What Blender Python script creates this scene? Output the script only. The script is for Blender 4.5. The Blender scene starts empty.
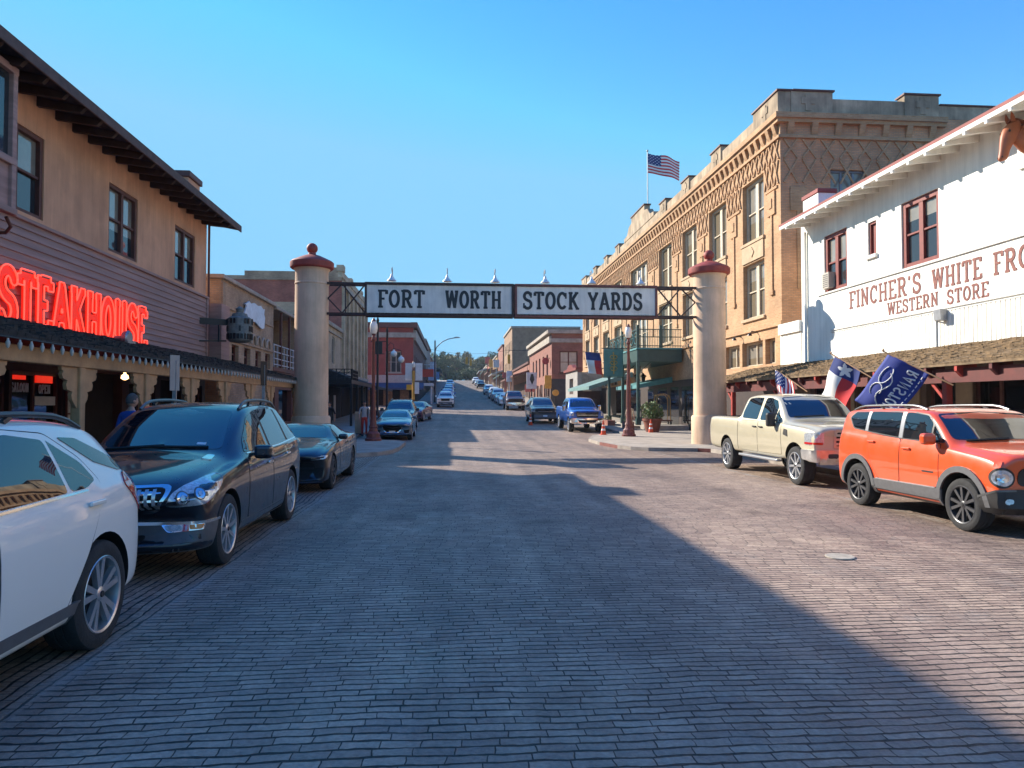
import bpy, bmesh, math, random
from mathutils import Vector, Matrix
from mathutils.bvhtree import BVHTree
R = math.radians
rnd = random.Random(7)
scene = bpy.context.scene
COL = scene.collection

# ---------------------------------------------------------------- camera, sky, sun, exposure
cam_d = bpy.data.cameras.new('camera')
cam_d.sensor_width = 36.0
cam_d.lens = 720 / 1024 * 36
cam_d.clip_start = 0.05
cam_d.clip_end = 6000
cam = bpy.data.objects.new('camera', cam_d)
COL.objects.link(cam)
cam.location = (0, 0, 1.75)
cam.rotation_euler = (R(90 + 1.59), 0, -math.atan(58 / 720))
scene.camera = cam

SUN_DIR = Vector((-1.0, 0.90, 0.768)).normalized()      # towards the sun
world = bpy.data.worlds.new('World')
scene.world = world
world.use_nodes = True
wn = world.node_tree
bg = wn.nodes['Background']
sky = wn.nodes.new('ShaderNodeTexSky')
sky.sky_type = 'NISHITA'
sky.sun_disc = False
sky.sun_elevation = math.asin(SUN_DIR.z)
sky.sun_rotation = math.atan2(SUN_DIR.x, SUN_DIR.y)
sky.altitude = 200
sky.air_density = 1.0
sky.dust_density = 0.0
sky.ozone_density = 2.0
hsv = wn.nodes.new('ShaderNodeHueSaturation')          # a little richer, as a phone camera renders a clear sky
hsv.inputs['Saturation'].default_value = 1.38
hsv.inputs['Hue'].default_value = 0.515
wn.links.new(sky.outputs['Color'], hsv.inputs['Color'])
cap = wn.nodes.new('ShaderNodeMix')                       # keep the horizon a clear pale blue, not white
cap.data_type = 'RGBA'
cap.blend_type = 'DARKEN'
cap.inputs['Factor'].default_value = 1.0
cap.inputs['B'].default_value = (0.70, 1.70, 2.60, 1)
wn.links.new(hsv.outputs['Color'], cap.inputs['A'])
wn.links.new(cap.outputs['Result'], bg.inputs['Color'])
bg.inputs['Strength'].default_value = 0.15

sun_d = bpy.data.lights.new('sun', 'SUN')
sun_d.energy = 3.75
sun_d.angle = R(0.5)
sun_d.color = (1.0, 0.915, 0.79)
sun = bpy.data.objects.new('sun', sun_d)
COL.objects.link(sun)
sun.rotation_euler = SUN_DIR.to_track_quat('Z', 'Y').to_euler()
sun.location = (-60, 52, 45)

scene.view_settings.view_transform = 'Standard'
scene.view_settings.look = 'None'
scene.view_settings.gamma = 1.0
scene.view_settings.exposure = 1.38
scene.cycles.max_bounces = 6
scene.cycles.use_denoising = True
scene.cycles.sample_clamp_indirect = 6.0

# ---------------------------------------------------------------- materials
MATS = {}


def nodes_of(name, rgb, rough=0.7, metal=0.0, spec=0.5):
    m = bpy.data.materials.new(name)
    m.use_nodes = True
    nt = m.node_tree
    b = nt.nodes['Principled BSDF']
    b.inputs['Base Color'].default_value = (*rgb, 1)
    b.inputs['Roughness'].default_value = rough
    b.inputs['Metallic'].default_value = metal
    b.inputs['Specular IOR Level'].default_value = spec
    return m, nt, b


def ramp2(nt, fac, c0, c1, p0=0.3, p1=0.7):
    r = nt.nodes.new('ShaderNodeValToRGB')
    r.color_ramp.elements[0].position = p0
    r.color_ramp.elements[1].position = p1
    r.color_ramp.elements[0].color = (*c0, 1)
    r.color_ramp.elements[1].color = (*c1, 1)
    nt.links.new(fac, r.inputs['Fac'])
    return r.outputs['Color']


def noise(nt, scale, detail=5, vec=None, rough=0.6):
    n = nt.nodes.new('ShaderNodeTexNoise')
    n.inputs['Scale'].default_value = scale
    n.inputs['Detail'].default_value = detail
    n.inputs['Roughness'].default_value = rough
    if vec is not None:
        nt.links.new(vec, n.inputs['Vector'])
    return n.outputs['Fac']


def coords(nt, kind='Object'):
    return nt.nodes.new('ShaderNodeTexCoord').outputs[kind]


def mixc(nt, fac, a, b, blend='MIX'):
    n = nt.nodes.new('ShaderNodeMix')
    n.data_type = 'RGBA'
    n.blend_type = blend
    for sock, v in ((n.inputs['Factor'], fac), (n.inputs['A'], a), (n.inputs['B'], b)):
        if isinstance(v, (int, float)):
            sock.default_value = v
        elif isinstance(v, tuple):
            sock.default_value = (*v, 1)
        else:
            nt.links.new(v, sock)
    return n.outputs['Result']


def bumped(nt, b, height, strength=0.3, dist=0.02):
    n = nt.nodes.new('ShaderNodeBump')
    n.inputs['Strength'].default_value = strength
    n.inputs['Distance'].default_value = dist
    nt.links.new(height, n.inputs['Height'])
    nt.links.new(n.outputs['Normal'], b.inputs['Normal'])


def mat(name, rgb, rough=0.7, metal=0.0, spec=0.5, var=0.18, scale=3.0, bump=0.0, bscale=40.0, coat=0.0, emit=0.0,
        ecol=None, ior=None, stretch=None, streak=0.0):
    """plain surface with a little uneven colour and, where asked, a fine relief"""
    if name in MATS:
        return MATS[name]
    m, nt, b = nodes_of(name, rgb, rough, metal, spec)
    co = coords(nt)
    if stretch:
        mp = nt.nodes.new('ShaderNodeMapping')
        mp.inputs['Scale'].default_value = stretch
        nt.links.new(co, mp.inputs['Vector'])
        co = mp.outputs['Vector']
    if var > 0:
        f = noise(nt, scale, 6, co)
        lo = tuple(c * (1 - var) for c in rgb)
        hi = tuple(min(1, c * (1 + var)) for c in rgb)
        col = ramp2(nt, f, lo, hi)
        if streak:                                        # rain streaks and blotchy repairs
            mp = nt.nodes.new('ShaderNodeMapping')
            mp.inputs['Scale'].default_value = (2.2, 2.2, .16)
            nt.links.new(coords(nt), mp.inputs['Vector'])
            st = noise(nt, 1.6, 7, mp.outputs['Vector'], .72)
            col = mixc(nt, 1.0, col, ramp2(nt, st, (1 - streak,) * 3, (1.04,) * 3, .34, .58), 'MULTIPLY')
            pt = noise(nt, .45, 3, coords(nt), .5)
            col = mixc(nt, 1.0, col, ramp2(nt, pt, (1 - streak * .7,) * 3, (1.03,) * 3, .42, .50), 'MULTIPLY')
        nt.links.new(col, b.inputs['Base Color'])
    if bump > 0:
        bumped(nt, b, noise(nt, bscale, 4, co), bump)
    if coat > 0:
        b.inputs['Coat Weight'].default_value = coat
        b.inputs['Coat Roughness'].default_value = 0.03
    if emit > 0:
        b.inputs['Emission Color'].default_value = (*(ecol or rgb), 1)
        b.inputs['Emission Strength'].default_value = emit
    if ior:
        b.inputs['IOR'].default_value = ior
    MATS[name] = m
    return m


def brick(name, c1, c2, mortar, bw=0.21, bh=0.075, ms=0.012, bump=0.5, dirt=0.25, flat=False):
    """brickwork for upright walls (runs along x or y), or flat for paving"""
    if name in MATS:
        return MATS[name]
    m, nt, b = nodes_of(name, c1, 0.85)
    co = coords(nt)
    sep = nt.nodes.new('ShaderNodeSeparateXYZ')
    nt.links.new(co, sep.inputs[0])
    cmb = nt.nodes.new('ShaderNodeCombineXYZ')
    add = nt.nodes.new('ShaderNodeMath')
    add.operation = 'ADD'
    nt.links.new(sep.outputs['X'], add.inputs[0])
    nt.links.new(sep.outputs['Y'], add.inputs[1])
    nt.links.new(add.outputs[0], cmb.inputs[0])
    nt.links.new(sep.outputs['Z'], cmb.inputs[1])
    t = nt.nodes.new('ShaderNodeTexBrick')
    t.inputs['Color1'].default_value = (*c1, 1)
    t.inputs['Color2'].default_value = (*c2, 1)
    t.inputs['Mortar'].default_value = (*mortar, 1)
    t.inputs['Scale'].default_value = 1.0
    t.inputs['Mortar Size'].default_value = ms
    t.inputs['Mortar Smooth'].default_value = 0.2
    t.inputs['Brick Width'].default_value = bw
    t.inputs['Row Height'].default_value = bh
    nt.links.new(cmb.outputs[0], t.inputs['Vector'])
    f = noise(nt, 0.9, 8, co)
    dark = ramp2(nt, f, (1 - dirt,) * 3, (1 + dirt * 0.4,) * 3, 0.35, 0.65)
    nt.links.new(mixc(nt, 1.0, t.outputs['Color'], dark, 'MULTIPLY'), b.inputs['Base Color'])
    if bump > 0:
        inv = nt.nodes.new('ShaderNodeMath')
        inv.operation = 'SUBTRACT'
        inv.inputs[0].default_value = 1.0
        nt.links.new(t.outputs['Fac'], inv.inputs[1])
        bumped(nt, b, inv.outputs[0], bump, 0.01)
    MATS[name] = m
    return m


def glass(name, rgb=(0.012, 0.014, 0.017), rough=0.03, ior=1.9, wob=0.02):
    if name in MATS:
        return MATS[name]
    m, nt, b = nodes_of(name, rgb, rough)
    b.inputs['IOR'].default_value = ior
    if wob:
        bumped(nt, b, noise(nt, 2.5, 2, coords(nt)), wob, 0.05)
    MATS[name] = m
    return m


def paint(name, rgb, metal=0.0, rough=0.3, coat=1.0):
    """car paint: colour coat with flakes under clear lacquer and a film of dust low down"""
    if name in MATS:
        return MATS[name]
    m, nt, b = nodes_of(name, rgb, rough, metal)
    co = coords(nt)
    f = noise(nt, 900, 2, co)
    nt.links.new(ramp2(nt, f, tuple(c * 0.92 for c in rgb), tuple(min(1, c * 1.08) for c in rgb)), b.inputs['Base Color'])
    b.inputs['Coat Weight'].default_value = coat
    b.inputs['Coat Roughness'].default_value = 0.02
    d = noise(nt, 6, 6, co)
    nt.links.new(ramp2(nt, d, (rough,) * 3, (rough + 0.12,) * 3), b.inputs['Roughness'])
    MATS[name] = m
    return m


# ---------------------------------------------------------------- mesh builder
def base_of(p):
    v = Vector((0, 0, 0))
    while p is not None:
        v += p.location
        p = p.parent
    return v


class MB:
    def __init__(s):
        s.v, s.f, s.m = [], [], []

    def face(s, pts, mi=0):
        k = len(s.v)
        s.v += [tuple(p) for p in pts]
        s.f.append(tuple(range(k, k + len(pts))))
        s.m.append(mi)

    def add(s, verts, faces, mi=0):
        k = len(s.v)
        s.v += [tuple(p) for p in verts]
        for f in faces:
            s.f.append(tuple(k + i for i in f))
            s.m.append(mi)

    def box(s, x0, x1, y0, y1, z0, z1, mi=0):
        s.add([(x0, y0, z0), (x1, y0, z0), (x1, y1, z0), (x0, y1, z0), (x0, y0, z1), (x1, y0, z1), (x1, y1, z1), (x0, y1, z1)],
              [(0, 3, 2, 1), (4, 5, 6, 7), (0, 1, 5, 4), (1, 2, 6, 5), (2, 3, 7, 6), (3, 0, 4, 7)], mi)
        return s

    def obox(s, c, ax, hs, mi=0):
        """box with centre c, axes ax (three unit vectors), half sizes hs"""
        c = Vector(c)
        a = [Vector(q) * h for q, h in zip(ax, hs)]
        vs = [c + a[0] * i + a[1] * j + a[2] * k for k in (-1, 1) for j in (-1, 1) for i in (-1, 1)]
        s.add(vs, [(0, 2, 3, 1), (4, 5, 7, 6), (0, 1, 5, 4), (1, 3, 7, 5), (3, 2, 6, 7), (2, 0, 4, 6)], mi)
        return s

    def bar(s, p0, p1, w, h=None, mi=0, up=(0, 0, 1)):
        p0, p1 = Vector(p0), Vector(p1)
        d = (p1 - p0)
        L = d.length
        d.normalize()
        u = Vector(up)
        if abs(d.dot(u)) > 0.98:
            u = Vector((1, 0, 0))
        r = d.cross(u).normalized()
        u = r.cross(d).normalized()
        return s.obox((p0 + p1) / 2, (d, r, u), (L / 2, w / 2, (h or w) / 2), mi)

    def tube(s, pts, r, n=8, mi=0, cap=True):
        pts = [Vector(p) for p in pts]
        rs = r if isinstance(r, (list, tuple)) else [r] * len(pts)
        rings = []
        prev = None
        for i, p in enumerate(pts):
            d = (pts[min(i + 1, len(pts) - 1)] - pts[max(i - 1, 0)]).normalized()
            if prev is None:
                a = d.orthogonal().normalized()
            else:
                a = (prev - d * prev.dot(d))
                a = a.normalized() if a.length > 1e-6 else d.orthogonal().normalized()
            prev = a
            b = d.cross(a)
            rings.append([p + (a * math.cos(2 * math.pi * k / n) + b * math.sin(2 * math.pi * k / n)) * rs[i] for k in range(n)])
        k0 = len(s.v)
        for rg in rings:
            s.v += [tuple(q) for q in rg]
        for i in range(len(pts) - 1):
            for k in range(n):
                s.f.append((k0 + i * n + k, k0 + i * n + (k + 1) % n, k0 + (i + 1) * n + (k + 1) % n, k0 + (i + 1) * n + k))
                s.m.append(mi)
        if cap:
            s.f.append(tuple(k0 + k for k in reversed(range(n))))
            s.m.append(mi)
            e = k0 + (len(pts) - 1) * n
            s.f.append(tuple(e + k for k in range(n)))
            s.m.append(mi)
        return s

    def lathe(s, c, prof, n=24, mi=0, axis='z', cap=True):
        """prof: (radius, height) pairs from one end to the other"""
        c = Vector(c)
        k0 = len(s.v)
        for (r, h) in prof:
            for k in range(n):
                a = 2 * math.pi * k / n
                if axis == 'z':
                    q = (c.x + r * math.cos(a), c.y + r * math.sin(a), c.z + h)
                elif axis == 'x':
                    q = (c.x + h, c.y + r * math.cos(a), c.z + r * math.sin(a))
                else:
                    q = (c.x - r * math.cos(a), c.y + h, c.z + r * math.sin(a))
                s.v.append(q)
        for i in range(len(prof) - 1):
            for k in range(n):
                s.f.append((k0 + i * n + k, k0 + i * n + (k + 1) % n, k0 + (i + 1) * n + (k + 1) % n, k0 + (i + 1) * n + k))
                s.m.append(mi)
        if not cap:
            return s
        s.f.append(tuple(k0 + k for k in reversed(range(n))))
        s.m.append(mi)
        e = k0 + (len(prof) - 1) * n
        s.f.append(tuple(e + k for k in range(n)))
        s.m.append(mi)
        return s

    def prism(s, pts, vec, mi=0):
        """planar outline pts swept by vec"""
        vec = Vector(vec)
        n = len(pts)
        a = [Vector(p) for p in pts]
        b = [p + vec for p in a]
        s.add(a + b, [tuple(reversed(range(n))), tuple(range(n, 2 * n))] + [(i, (i + 1) % n, n + (i + 1) % n, n + i) for i in range(n)], mi)
        return s

    def wall(s, plane, c, n, a0, a1, z0, z1, holes=(), depth=0.2, mi=0, mr=None):
        """upright sheet at x=c ('x') or y=c ('y') with outward normal sign n, openings with reveals; holes (a0,a1,z0,z1)"""
        P = (lambda a, z, d=0.0: (c - n * d, a, z)) if plane == 'x' else (lambda a, z, d=0.0: (a, c - n * d, z))
        A = sorted({a0, a1, *[h[i] for h in holes for i in (0, 1) if a0 < h[i] < a1]})
        Z = sorted({z0, z1, *[h[i] for h in holes for i in (2, 3) if z0 < h[i] < z1]})
        flip = (n > 0) if plane == 'x' else (n < 0)
        for i in range(len(A) - 1):
            for j in range(len(Z) - 1):
                am, zm = (A[i] + A[i + 1]) / 2, (Z[j] + Z[j + 1]) / 2
                if any(h[0] < am < h[1] and h[2] < zm < h[3] for h in holes):
                    continue
                q = [P(A[i], Z[j]), P(A[i + 1], Z[j]), P(A[i + 1], Z[j + 1]), P(A[i], Z[j + 1])]
                s.face(q if flip else q[::-1], mi)
        for h in holes:
            k = [(h[0], h[2]), (h[1], h[2]), (h[1], h[3]), (h[0], h[3])]
            for i in range(4):
                (p, q), (r, t) = k[i], k[(i + 1) % 4]
                s.face([P(p, q), P(r, t), P(r, t, depth), P(p, q, depth)], mi if mr is None else mr)
        return s

    def build(s, name, mats, parent=None, smooth=False, bevel=0.0, world=True, segs=1, angle=35):
        me = bpy.data.meshes.new(name)
        o = Vector((0, 0, 0))
        if parent is not None and world:
            o = base_of(parent)
        me.from_pydata([(x - o.x, y - o.y, z - o.z) for (x, y, z) in s.v], [], s.f)
        for m in (mats if isinstance(mats, (list, tuple)) else [mats]):
            me.materials.append(m)
        me.polygons.foreach_set('material_index', s.m)
        me.update()
        if smooth:
            me.shade_smooth()
            me.set_sharp_from_angle(angle=R(angle))
        ob = bpy.data.objects.new(name, me)
        COL.objects.link(ob)
        ob.parent = parent
        if bevel > 0:
            b = ob.modifiers.new('bevel', 'BEVEL')
            b.width = bevel
            b.segments = segs
            b.limit_method = 'ANGLE'
            b.angle_limit = R(40)
        return ob


def thing(name, label, cat, loc=(0, 0, 0), rz=0.0, group=None):
    o = bpy.data.objects.new(name, None)
    o.empty_display_size = 0.2
    COL.objects.link(o)
    o.location = loc
    o.rotation_euler = (0, 0, rz)
    return tag(o, label, cat, group)


def tag(o, label, cat, group=None):
    o['label'] = label
    o['category'] = cat
    if group:
        o['group'] = group
    return o


def structure(o, kind='structure'):
    o['kind'] = kind
    return o


def copy_tree(o, parent=None):
    c = o.copy()
    COL.objects.link(c)
    c.parent = parent
    for ch in list(o.children):
        copy_tree(ch, c)
    return c


def baked(ob):
    """apply an object's modifiers, return its new mesh data"""
    dg = bpy.context.evaluated_depsgraph_get()
    me = bpy.data.meshes.new_from_object(ob.evaluated_get(dg), depsgraph=dg)
    ob.modifiers.clear()
    ob.data = me
    return me
# ---------------------------------------------------------------- terrain: level here, then a long rise to a crest
GP = [(-400, 0), (40, 0), (51, .35), (75, 1.05), (110, 2.4), (165, 5.2), (210, 8.0), (260, 10.3), (310, 11.2), (420, 10), (900, 6), (4000, 2)]


def gz_raw(y):
    for (a, za), (b, zb) in zip(GP, GP[1:]):
        if y <= b:
            return za + (zb - za) * max(0, (y - a)) / (b - a)
    return GP[-1][1]


def gz(y):
    return sum(gz_raw(y + k * 3) for k in (-2, -1, 0, 1, 2)) / 5


def y_steps(a, b):
    ys, y = [a], a
    while y < b - 1e-6:
        y = min(b, y + (2.0 if 34 < y < 60 else 4.0 if 0 <= y < 330 else 30.0))
        ys.append(y)
    return ys


def sheet(name, mats, x0, x1, y0, y1, lift, kind='structure', nx=1):
    b = MB()
    ys = y_steps(y0, y1)
    for a, c in zip(ys, ys[1:]):
        for i in range(nx):
            xa, xb = x0 + (x1 - x0) * i / nx, x0 + (x1 - x0) * (i + 1) / nx
            b.face([(xa, a, gz(a) + lift), (xb, a, gz(a) + lift), (xb, c, gz(c) + lift), (xa, c, gz(c) + lift)])
    return structure(b.build(name, mats), kind)


def paving_material():
    m, nt, b = nodes_of('brick_paving', (.2, .18, .17), .62)
    co = coords(nt)
    # wavy courses, laid by hand
    wob = nt.nodes.new('ShaderNodeTexNoise')
    wob.inputs['Scale'].default_value = 0.55
    wob.inputs['Detail'].default_value = 5
    nt.links.new(co, wob.inputs['Vector'])
    v0 = nt.nodes.new('ShaderNodeVectorMath')
    v0.operation = 'SUBTRACT'
    v0.inputs[1].default_value = (.5, .5, .5)
    nt.links.new(wob.outputs['Color'], v0.inputs[0])
    v1 = nt.nodes.new('ShaderNodeVectorMath')
    v1.operation = 'SCALE'
    v1.inputs['Scale'].default_value = 0.20
    nt.links.new(v0.outputs[0], v1.inputs[0])
    v2 = nt.nodes.new('ShaderNodeVectorMath')
    v2.operation = 'ADD'
    nt.links.new(co, v2.inputs[0])
    nt.links.new(v1.outputs[0], v2.inputs[1])
    fine = nt.nodes.new('ShaderNodeTexNoise')
    fine.inputs['Scale'].default_value = 7
    nt.links.new(co, fine.inputs['Vector'])
    v3 = nt.nodes.new('ShaderNodeVectorMath')
    v3.operation = 'SCALE'
    v3.inputs['Scale'].default_value = 0.030
    nt.links.new(fine.outputs['Color'], v3.inputs[0])
    v4 = nt.nodes.new('ShaderNodeVectorMath')
    v4.operation = 'ADD'
    nt.links.new(v2.outputs[0], v4.inputs[0])
    nt.links.new(v3.outputs[0], v4.inputs[1])
    def mth(op, a, c=0.0):
        n = nt.nodes.new('ShaderNodeMath')
        n.operation = op
        for i, q in enumerate((a, c)):
            if isinstance(q, (int, float)):
                n.inputs[i].default_value = q
            else:
                nt.links.new(q, n.inputs[i])
        return n.outputs[0]

    def courses(sock, along, across):
        # every course is pushed along by its own amount; the run is stretched so that head joints stay tight
        sp = nt.nodes.new('ShaderNodeSeparateXYZ')
        nt.links.new(sock, sp.inputs[0])
        row = mth('FLOOR', mth('DIVIDE', sp.outputs[across], .085))
        wnz = nt.nodes.new('ShaderNodeTexWhiteNoise')
        wnz.noise_dimensions = '1D'
        nt.links.new(row, wnz.inputs['W'])
        run = mth('MULTIPLY', mth('ADD', sp.outputs[along], mth('MULTIPLY', wnz.outputs['Value'], .21)), 2.6)
        cb = nt.nodes.new('ShaderNodeCombineXYZ')
        nt.links.new(run, cb.inputs[0])
        nt.links.new(sp.outputs[across], cb.inputs[1])
        return cb.outputs[0]
    cols, facs = [], []
    mn = nt.nodes.new('ShaderNodeMath')
    mn.operation = 'MULTIPLY_ADD'
    nt.links.new(noise(nt, 3.1, 4, co, .7), mn.inputs[0])
    mn.inputs[1].default_value = .026
    mn.inputs[2].default_value = -.0025
    msz = mn.outputs[0]
    for vec in (courses(v4.outputs[0], 'X', 'Y'), courses(v4.outputs[0], 'Y', 'X')):
        t = nt.nodes.new('ShaderNodeTexBrick')
        t.offset_frequency = 2
        t.inputs['Color1'].default_value = (.43, .325, .255, 1)
        t.inputs['Color2'].default_value = (.285, .205, .165, 1)
        t.inputs['Mortar'].default_value = (.012, .010, .010, 1)
        t.inputs['Scale'].default_value = 1
        t.inputs['Mortar Size'].default_value = .011
        t.inputs['Mortar Smooth'].default_value = .35
        t.inputs['Bias'].default_value = -.1
        t.inputs['Brick Width'].default_value = .205 * 2.6
        t.inputs['Row Height'].default_value = .085
        nt.links.new(msz, t.inputs['Mortar Size'])
        nt.links.new(vec, t.inputs['Vector'])
        cols.append(t.outputs['Color'])
        facs.append(t.outputs['Fac'])
    sep = nt.nodes.new('ShaderNodeSeparateXYZ')
    nt.links.new(v2.outputs[0], sep.inputs[0])

    def math_(op, a, c):
        n = nt.nodes.new('ShaderNodeMath')
        n.operation = op
        for i, q in enumerate((a, c)):
            if isinstance(q, (int, float)):
                n.inputs[i].default_value = q
            else:
                nt.links.new(q, n.inputs[i])
        return n.outputs[0]
    off = math_('ABSOLUTE', math_('SUBTRACT', sep.outputs['X'], 2.42), 0)
    lane = math_('GREATER_THAN', off, 4.86)                    # parking lanes: bricks laid lengthwise
    near = math_('LESS_THAN', sep.outputs['Y'], 33.0)
    lane = math_('MULTIPLY', lane, near)
    col = mixc(nt, lane, cols[0], cols[1])
    fac = mixc(nt, lane, facs[0], facs[1])
    # blotches, grime and pale worn patches
    f1 = noise(nt, .35, 9, co, .65)
    col = mixc(nt, 1.0, col, ramp2(nt, f1, (.72, .70, .71), (1.18, 1.15, 1.08), .36, .66), 'MULTIPLY')
    f2 = noise(nt, 1.7, 8, co, .7)
    col = mixc(nt, ramp2(nt, f2, (0, 0, 0), (.45, .45, .45), .56, .78), col, (.36, .33, .30))
    f3 = noise(nt, 26, 4, co, .7)
    col = mixc(nt, 1.0, col, ramp2(nt, f3, (.70, .70, .70), (1.2, 1.2, 1.2), .3, .7), 'MULTIPLY')
    # wheel tracks and oil drips
    mp = nt.nodes.new('ShaderNodeMapping')
    mp.inputs['Scale'].default_value = (1.1, .07, 1)
    nt.links.new(co, mp.inputs['Vector'])
    col = mixc(nt, 1.0, col, ramp2(nt, noise(nt, 1.3, 6, mp.outputs['Vector'], .6), (.74, .73, .74), (1.10, 1.09, 1.07), .36, .60), 'MULTIPLY')
    vor = nt.nodes.new('ShaderNodeTexVoronoi')
    vor.inputs['Scale'].default_value = .55
    nt.links.new(v2.outputs[0], vor.inputs['Vector'])
    spot = ramp2(nt, mth('ADD', vor.outputs['Distance'], mth('MULTIPLY', f2, .25)), (.50, .48, .47), (1, 1, 1), .16, .34)
    col = mixc(nt, .7, col, spot, 'MULTIPLY')
    # the worn concrete band between the travel lane and the parking lane
    band = math_('SUBTRACT', 1.0, math_('MULTIPLY', math_('ABSOLUTE', math_('SUBTRACT', off, 4.86), 0), 9.0))
    band = math_('MULTIPLY', math_('MAXIMUM', band, 0.0), near)
    band = math_('MULTIPLY', band, ramp2(nt, f2, (0, 0, 0), (.62, .62, .62), .36, .60))
    col = mixc(nt, band, col, (.36, .34, .31))
    nt.links.new(col, b.inputs['Base Color'])
    h = math_('SUBTRACT', 1.0, fac)
    lum = nt.nodes.new('ShaderNodeRGBToBW')
    nt.links.new(cols[0], lum.inputs[0])
    h = math_('ADD', h, math_('MULTIPLY', lum.outputs[0], 3.5))
    h = math_('ADD', h, math_('MULTIPLY', f3, .35))
    bumped(nt, b, h, 1.0, .024)
    nt.links.new(ramp2(nt, f2, (.50,) * 3, (.78,) * 3), b.inputs['Roughness'])
    return m


M_PAVE = paving_material()
M_ASPH = mat('far_paving', (.15, .14, .138), .8, var=.3, scale=.6, bump=.4, bscale=14)
M_EARTH = mat('dry_ground', (.16, .14, .09), .95, var=.3, scale=.05)
M_CONC = mat('pavement_concrete', (.33, .285, .235), .85, var=.25, scale=1.3, bump=.15, bscale=30)
M_KERBRED = mat('kerb_red_paint', (.17, .045, .035), .7, var=.35, scale=5)

sheet('ground', M_EARTH, -400, 400, -200, 480, -.03)
sheet('street', M_PAVE, -9.3, 13.95, -40, 330, 0.0, nx=3)
sheet('side_street', M_ASPH, 13.95, 120, 77, 86, -.004)
sheet('side_street', M_ASPH, -120, -9.3, 76, 87, -.004)


def pavement(name, inner, edge, lift=.13, red=()):
    """raised walk between x=inner and the kerb line edge [(y, x)], following the slope; kerb stone along the edge"""
    pts = []
    for (a, xa), (c, xc) in zip(edge, edge[1:]):
        n = max(1, int(abs(c - a) / 4))
        for i in range(n):
            t = i / n
            pts.append((a + (c - a) * t, xa + (xc - xa) * t))
    pts.append(edge[-1])
    s = 1 if edge[0][1] > inner else -1
    b = MB()
    kw = .16
    for (y0, x0), (y1, x1) in zip(pts, pts[1:]):
        z0, z1 = gz(y0) + lift, gz(y1) + lift
        dx, dy = x1 - x0, y1 - y0
        L = math.hypot(dx, dy)
        if L < 1e-4:
            continue
        nx = s * abs(dy) / L
        b.face([(inner, y0, z0), (x0 - nx * kw, y0, z0), (x1 - nx * kw, y1, z1), (inner, y1, z1)], 0)
        b.face([(x0 - nx * kw, y0, z0 + .004), (x0, y0, z0 + .004), (x1, y1, z1 + .004), (x1 - nx * kw, y1, z1 + .004)], 1)
        k = 2 if any(a <= (y0 + y1) / 2 <= c for a, c in red) else 1
        b.face([(x0, y0, z0 + .004), (x1, y1, z1 + .004), (x1, y1, gz(y1) - .02), (x0, y0, gz(y0) - .02)], k)
    for i in (0, -1):
        y, x = pts[i]
        b.face([(inner, y, gz(y) + lift), (x, y, gz(y) + lift), (x, y, gz(y) - .02), (inner, y, gz(y) - .02)], 1)
    return structure(b.build(name, [M_CONC, mat('kerb_stone', (.30, .26, .22), .85, var=.35, scale=2), M_KERBRED]))


pavement('pavement', -9.2, [(-30, -5.0), (21.2, -5.0), (22.3, -4.6), (23.4, -3.9), (24.1, -3.1), (24.6, -2.55), (25.6, -2.2), (27.4, -2.05), (31.2, -2.07), (32.6, -2.5), (33.3, -3.6), (33.6, -4.9), (70, -4.9), (73, -5.3), (75, -6.6), (75.8, -8.6)], red=((30.6, 33.0),))
pavement('pavement', 13.8, [(-30, 9.35), (24.2, 9.35), (25.4, 9.25), (25.8, 8.9), (26.3, 7.2), (27.0, 6.7), (27.9, 6.4), (30.3, 6.18), (33.2, 6.25), (36.6, 7.1), (37.8, 8.0), (38.3, 9.3), (70, 9.35), (74, 9.6), (76, 10.6), (76.8, 12.6)], red=((25.5, 26.0), (28.0, 30.0)))
pavement('pavement', -5.2, [(87.4, -4.4), (88.2, -2.9), (90, -2.2), (250, -2.2)])
pavement('pavement', 11.9, [(86.4, 10.5), (87.5, 8.6), (90, 7.5), (250, 7.5)])
# ---------------------------------------------------------------- shared pieces for the buildings
M_GLASSB = glass('window_glass', (.03, .035, .04), .04, 1.75, .03)
M_GLASSDK = glass('shop_glass', (.006, .006, .007), .04, 1.55, .02)
M_BLIND = mat('drawn_blind', (.42, .38, .30), .6, var=.25, scale=1.2, coat=.6)
M_BLINDG = mat('blind_behind_glass', (.24, .22, .185), .07, var=.2, scale=1.5, coat=.8)
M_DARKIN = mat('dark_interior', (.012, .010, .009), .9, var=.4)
M_WHITEPT = mat('white_paint_wall', (.82, .80, .73), .7, var=.05, scale=.8, bump=.1, bscale=25, streak=.12)
M_REDTRIM = mat('dark_red_trim', (.19, .030, .022), .55, var=.2, scale=6)
M_BROWNTRIM = mat('dark_brown_trim', (.12, .040, .028), .6, var=.25, scale=5)
M_TANWOOD = mat('tan_painted_wood', (.46, .26, .13), .65, var=.2, scale=4, bump=.15, bscale=30)
M_BLACKMET = mat('black_metal', (.016, .016, .018), .45, .3, var=.2)
M_GREYMET = mat('galvanised_steel', (.33, .34, .36), .45, .7, var=.15, scale=8)
M_GREENPT = mat('dark_green_paint', (.022, .065, .060), .5, var=.2, scale=4)
M_TEAL = mat('teal_canvas', (.07, .23, .24), .75, var=.2, scale=5)
M_LAMPGLOW = mat('opal_glass', (.80, .78, .72), .25, var=.03, coat=.5)
M_IRONRED = mat('red_brown_iron', (.155, .042, .034), .5, var=.25, scale=6)


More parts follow.
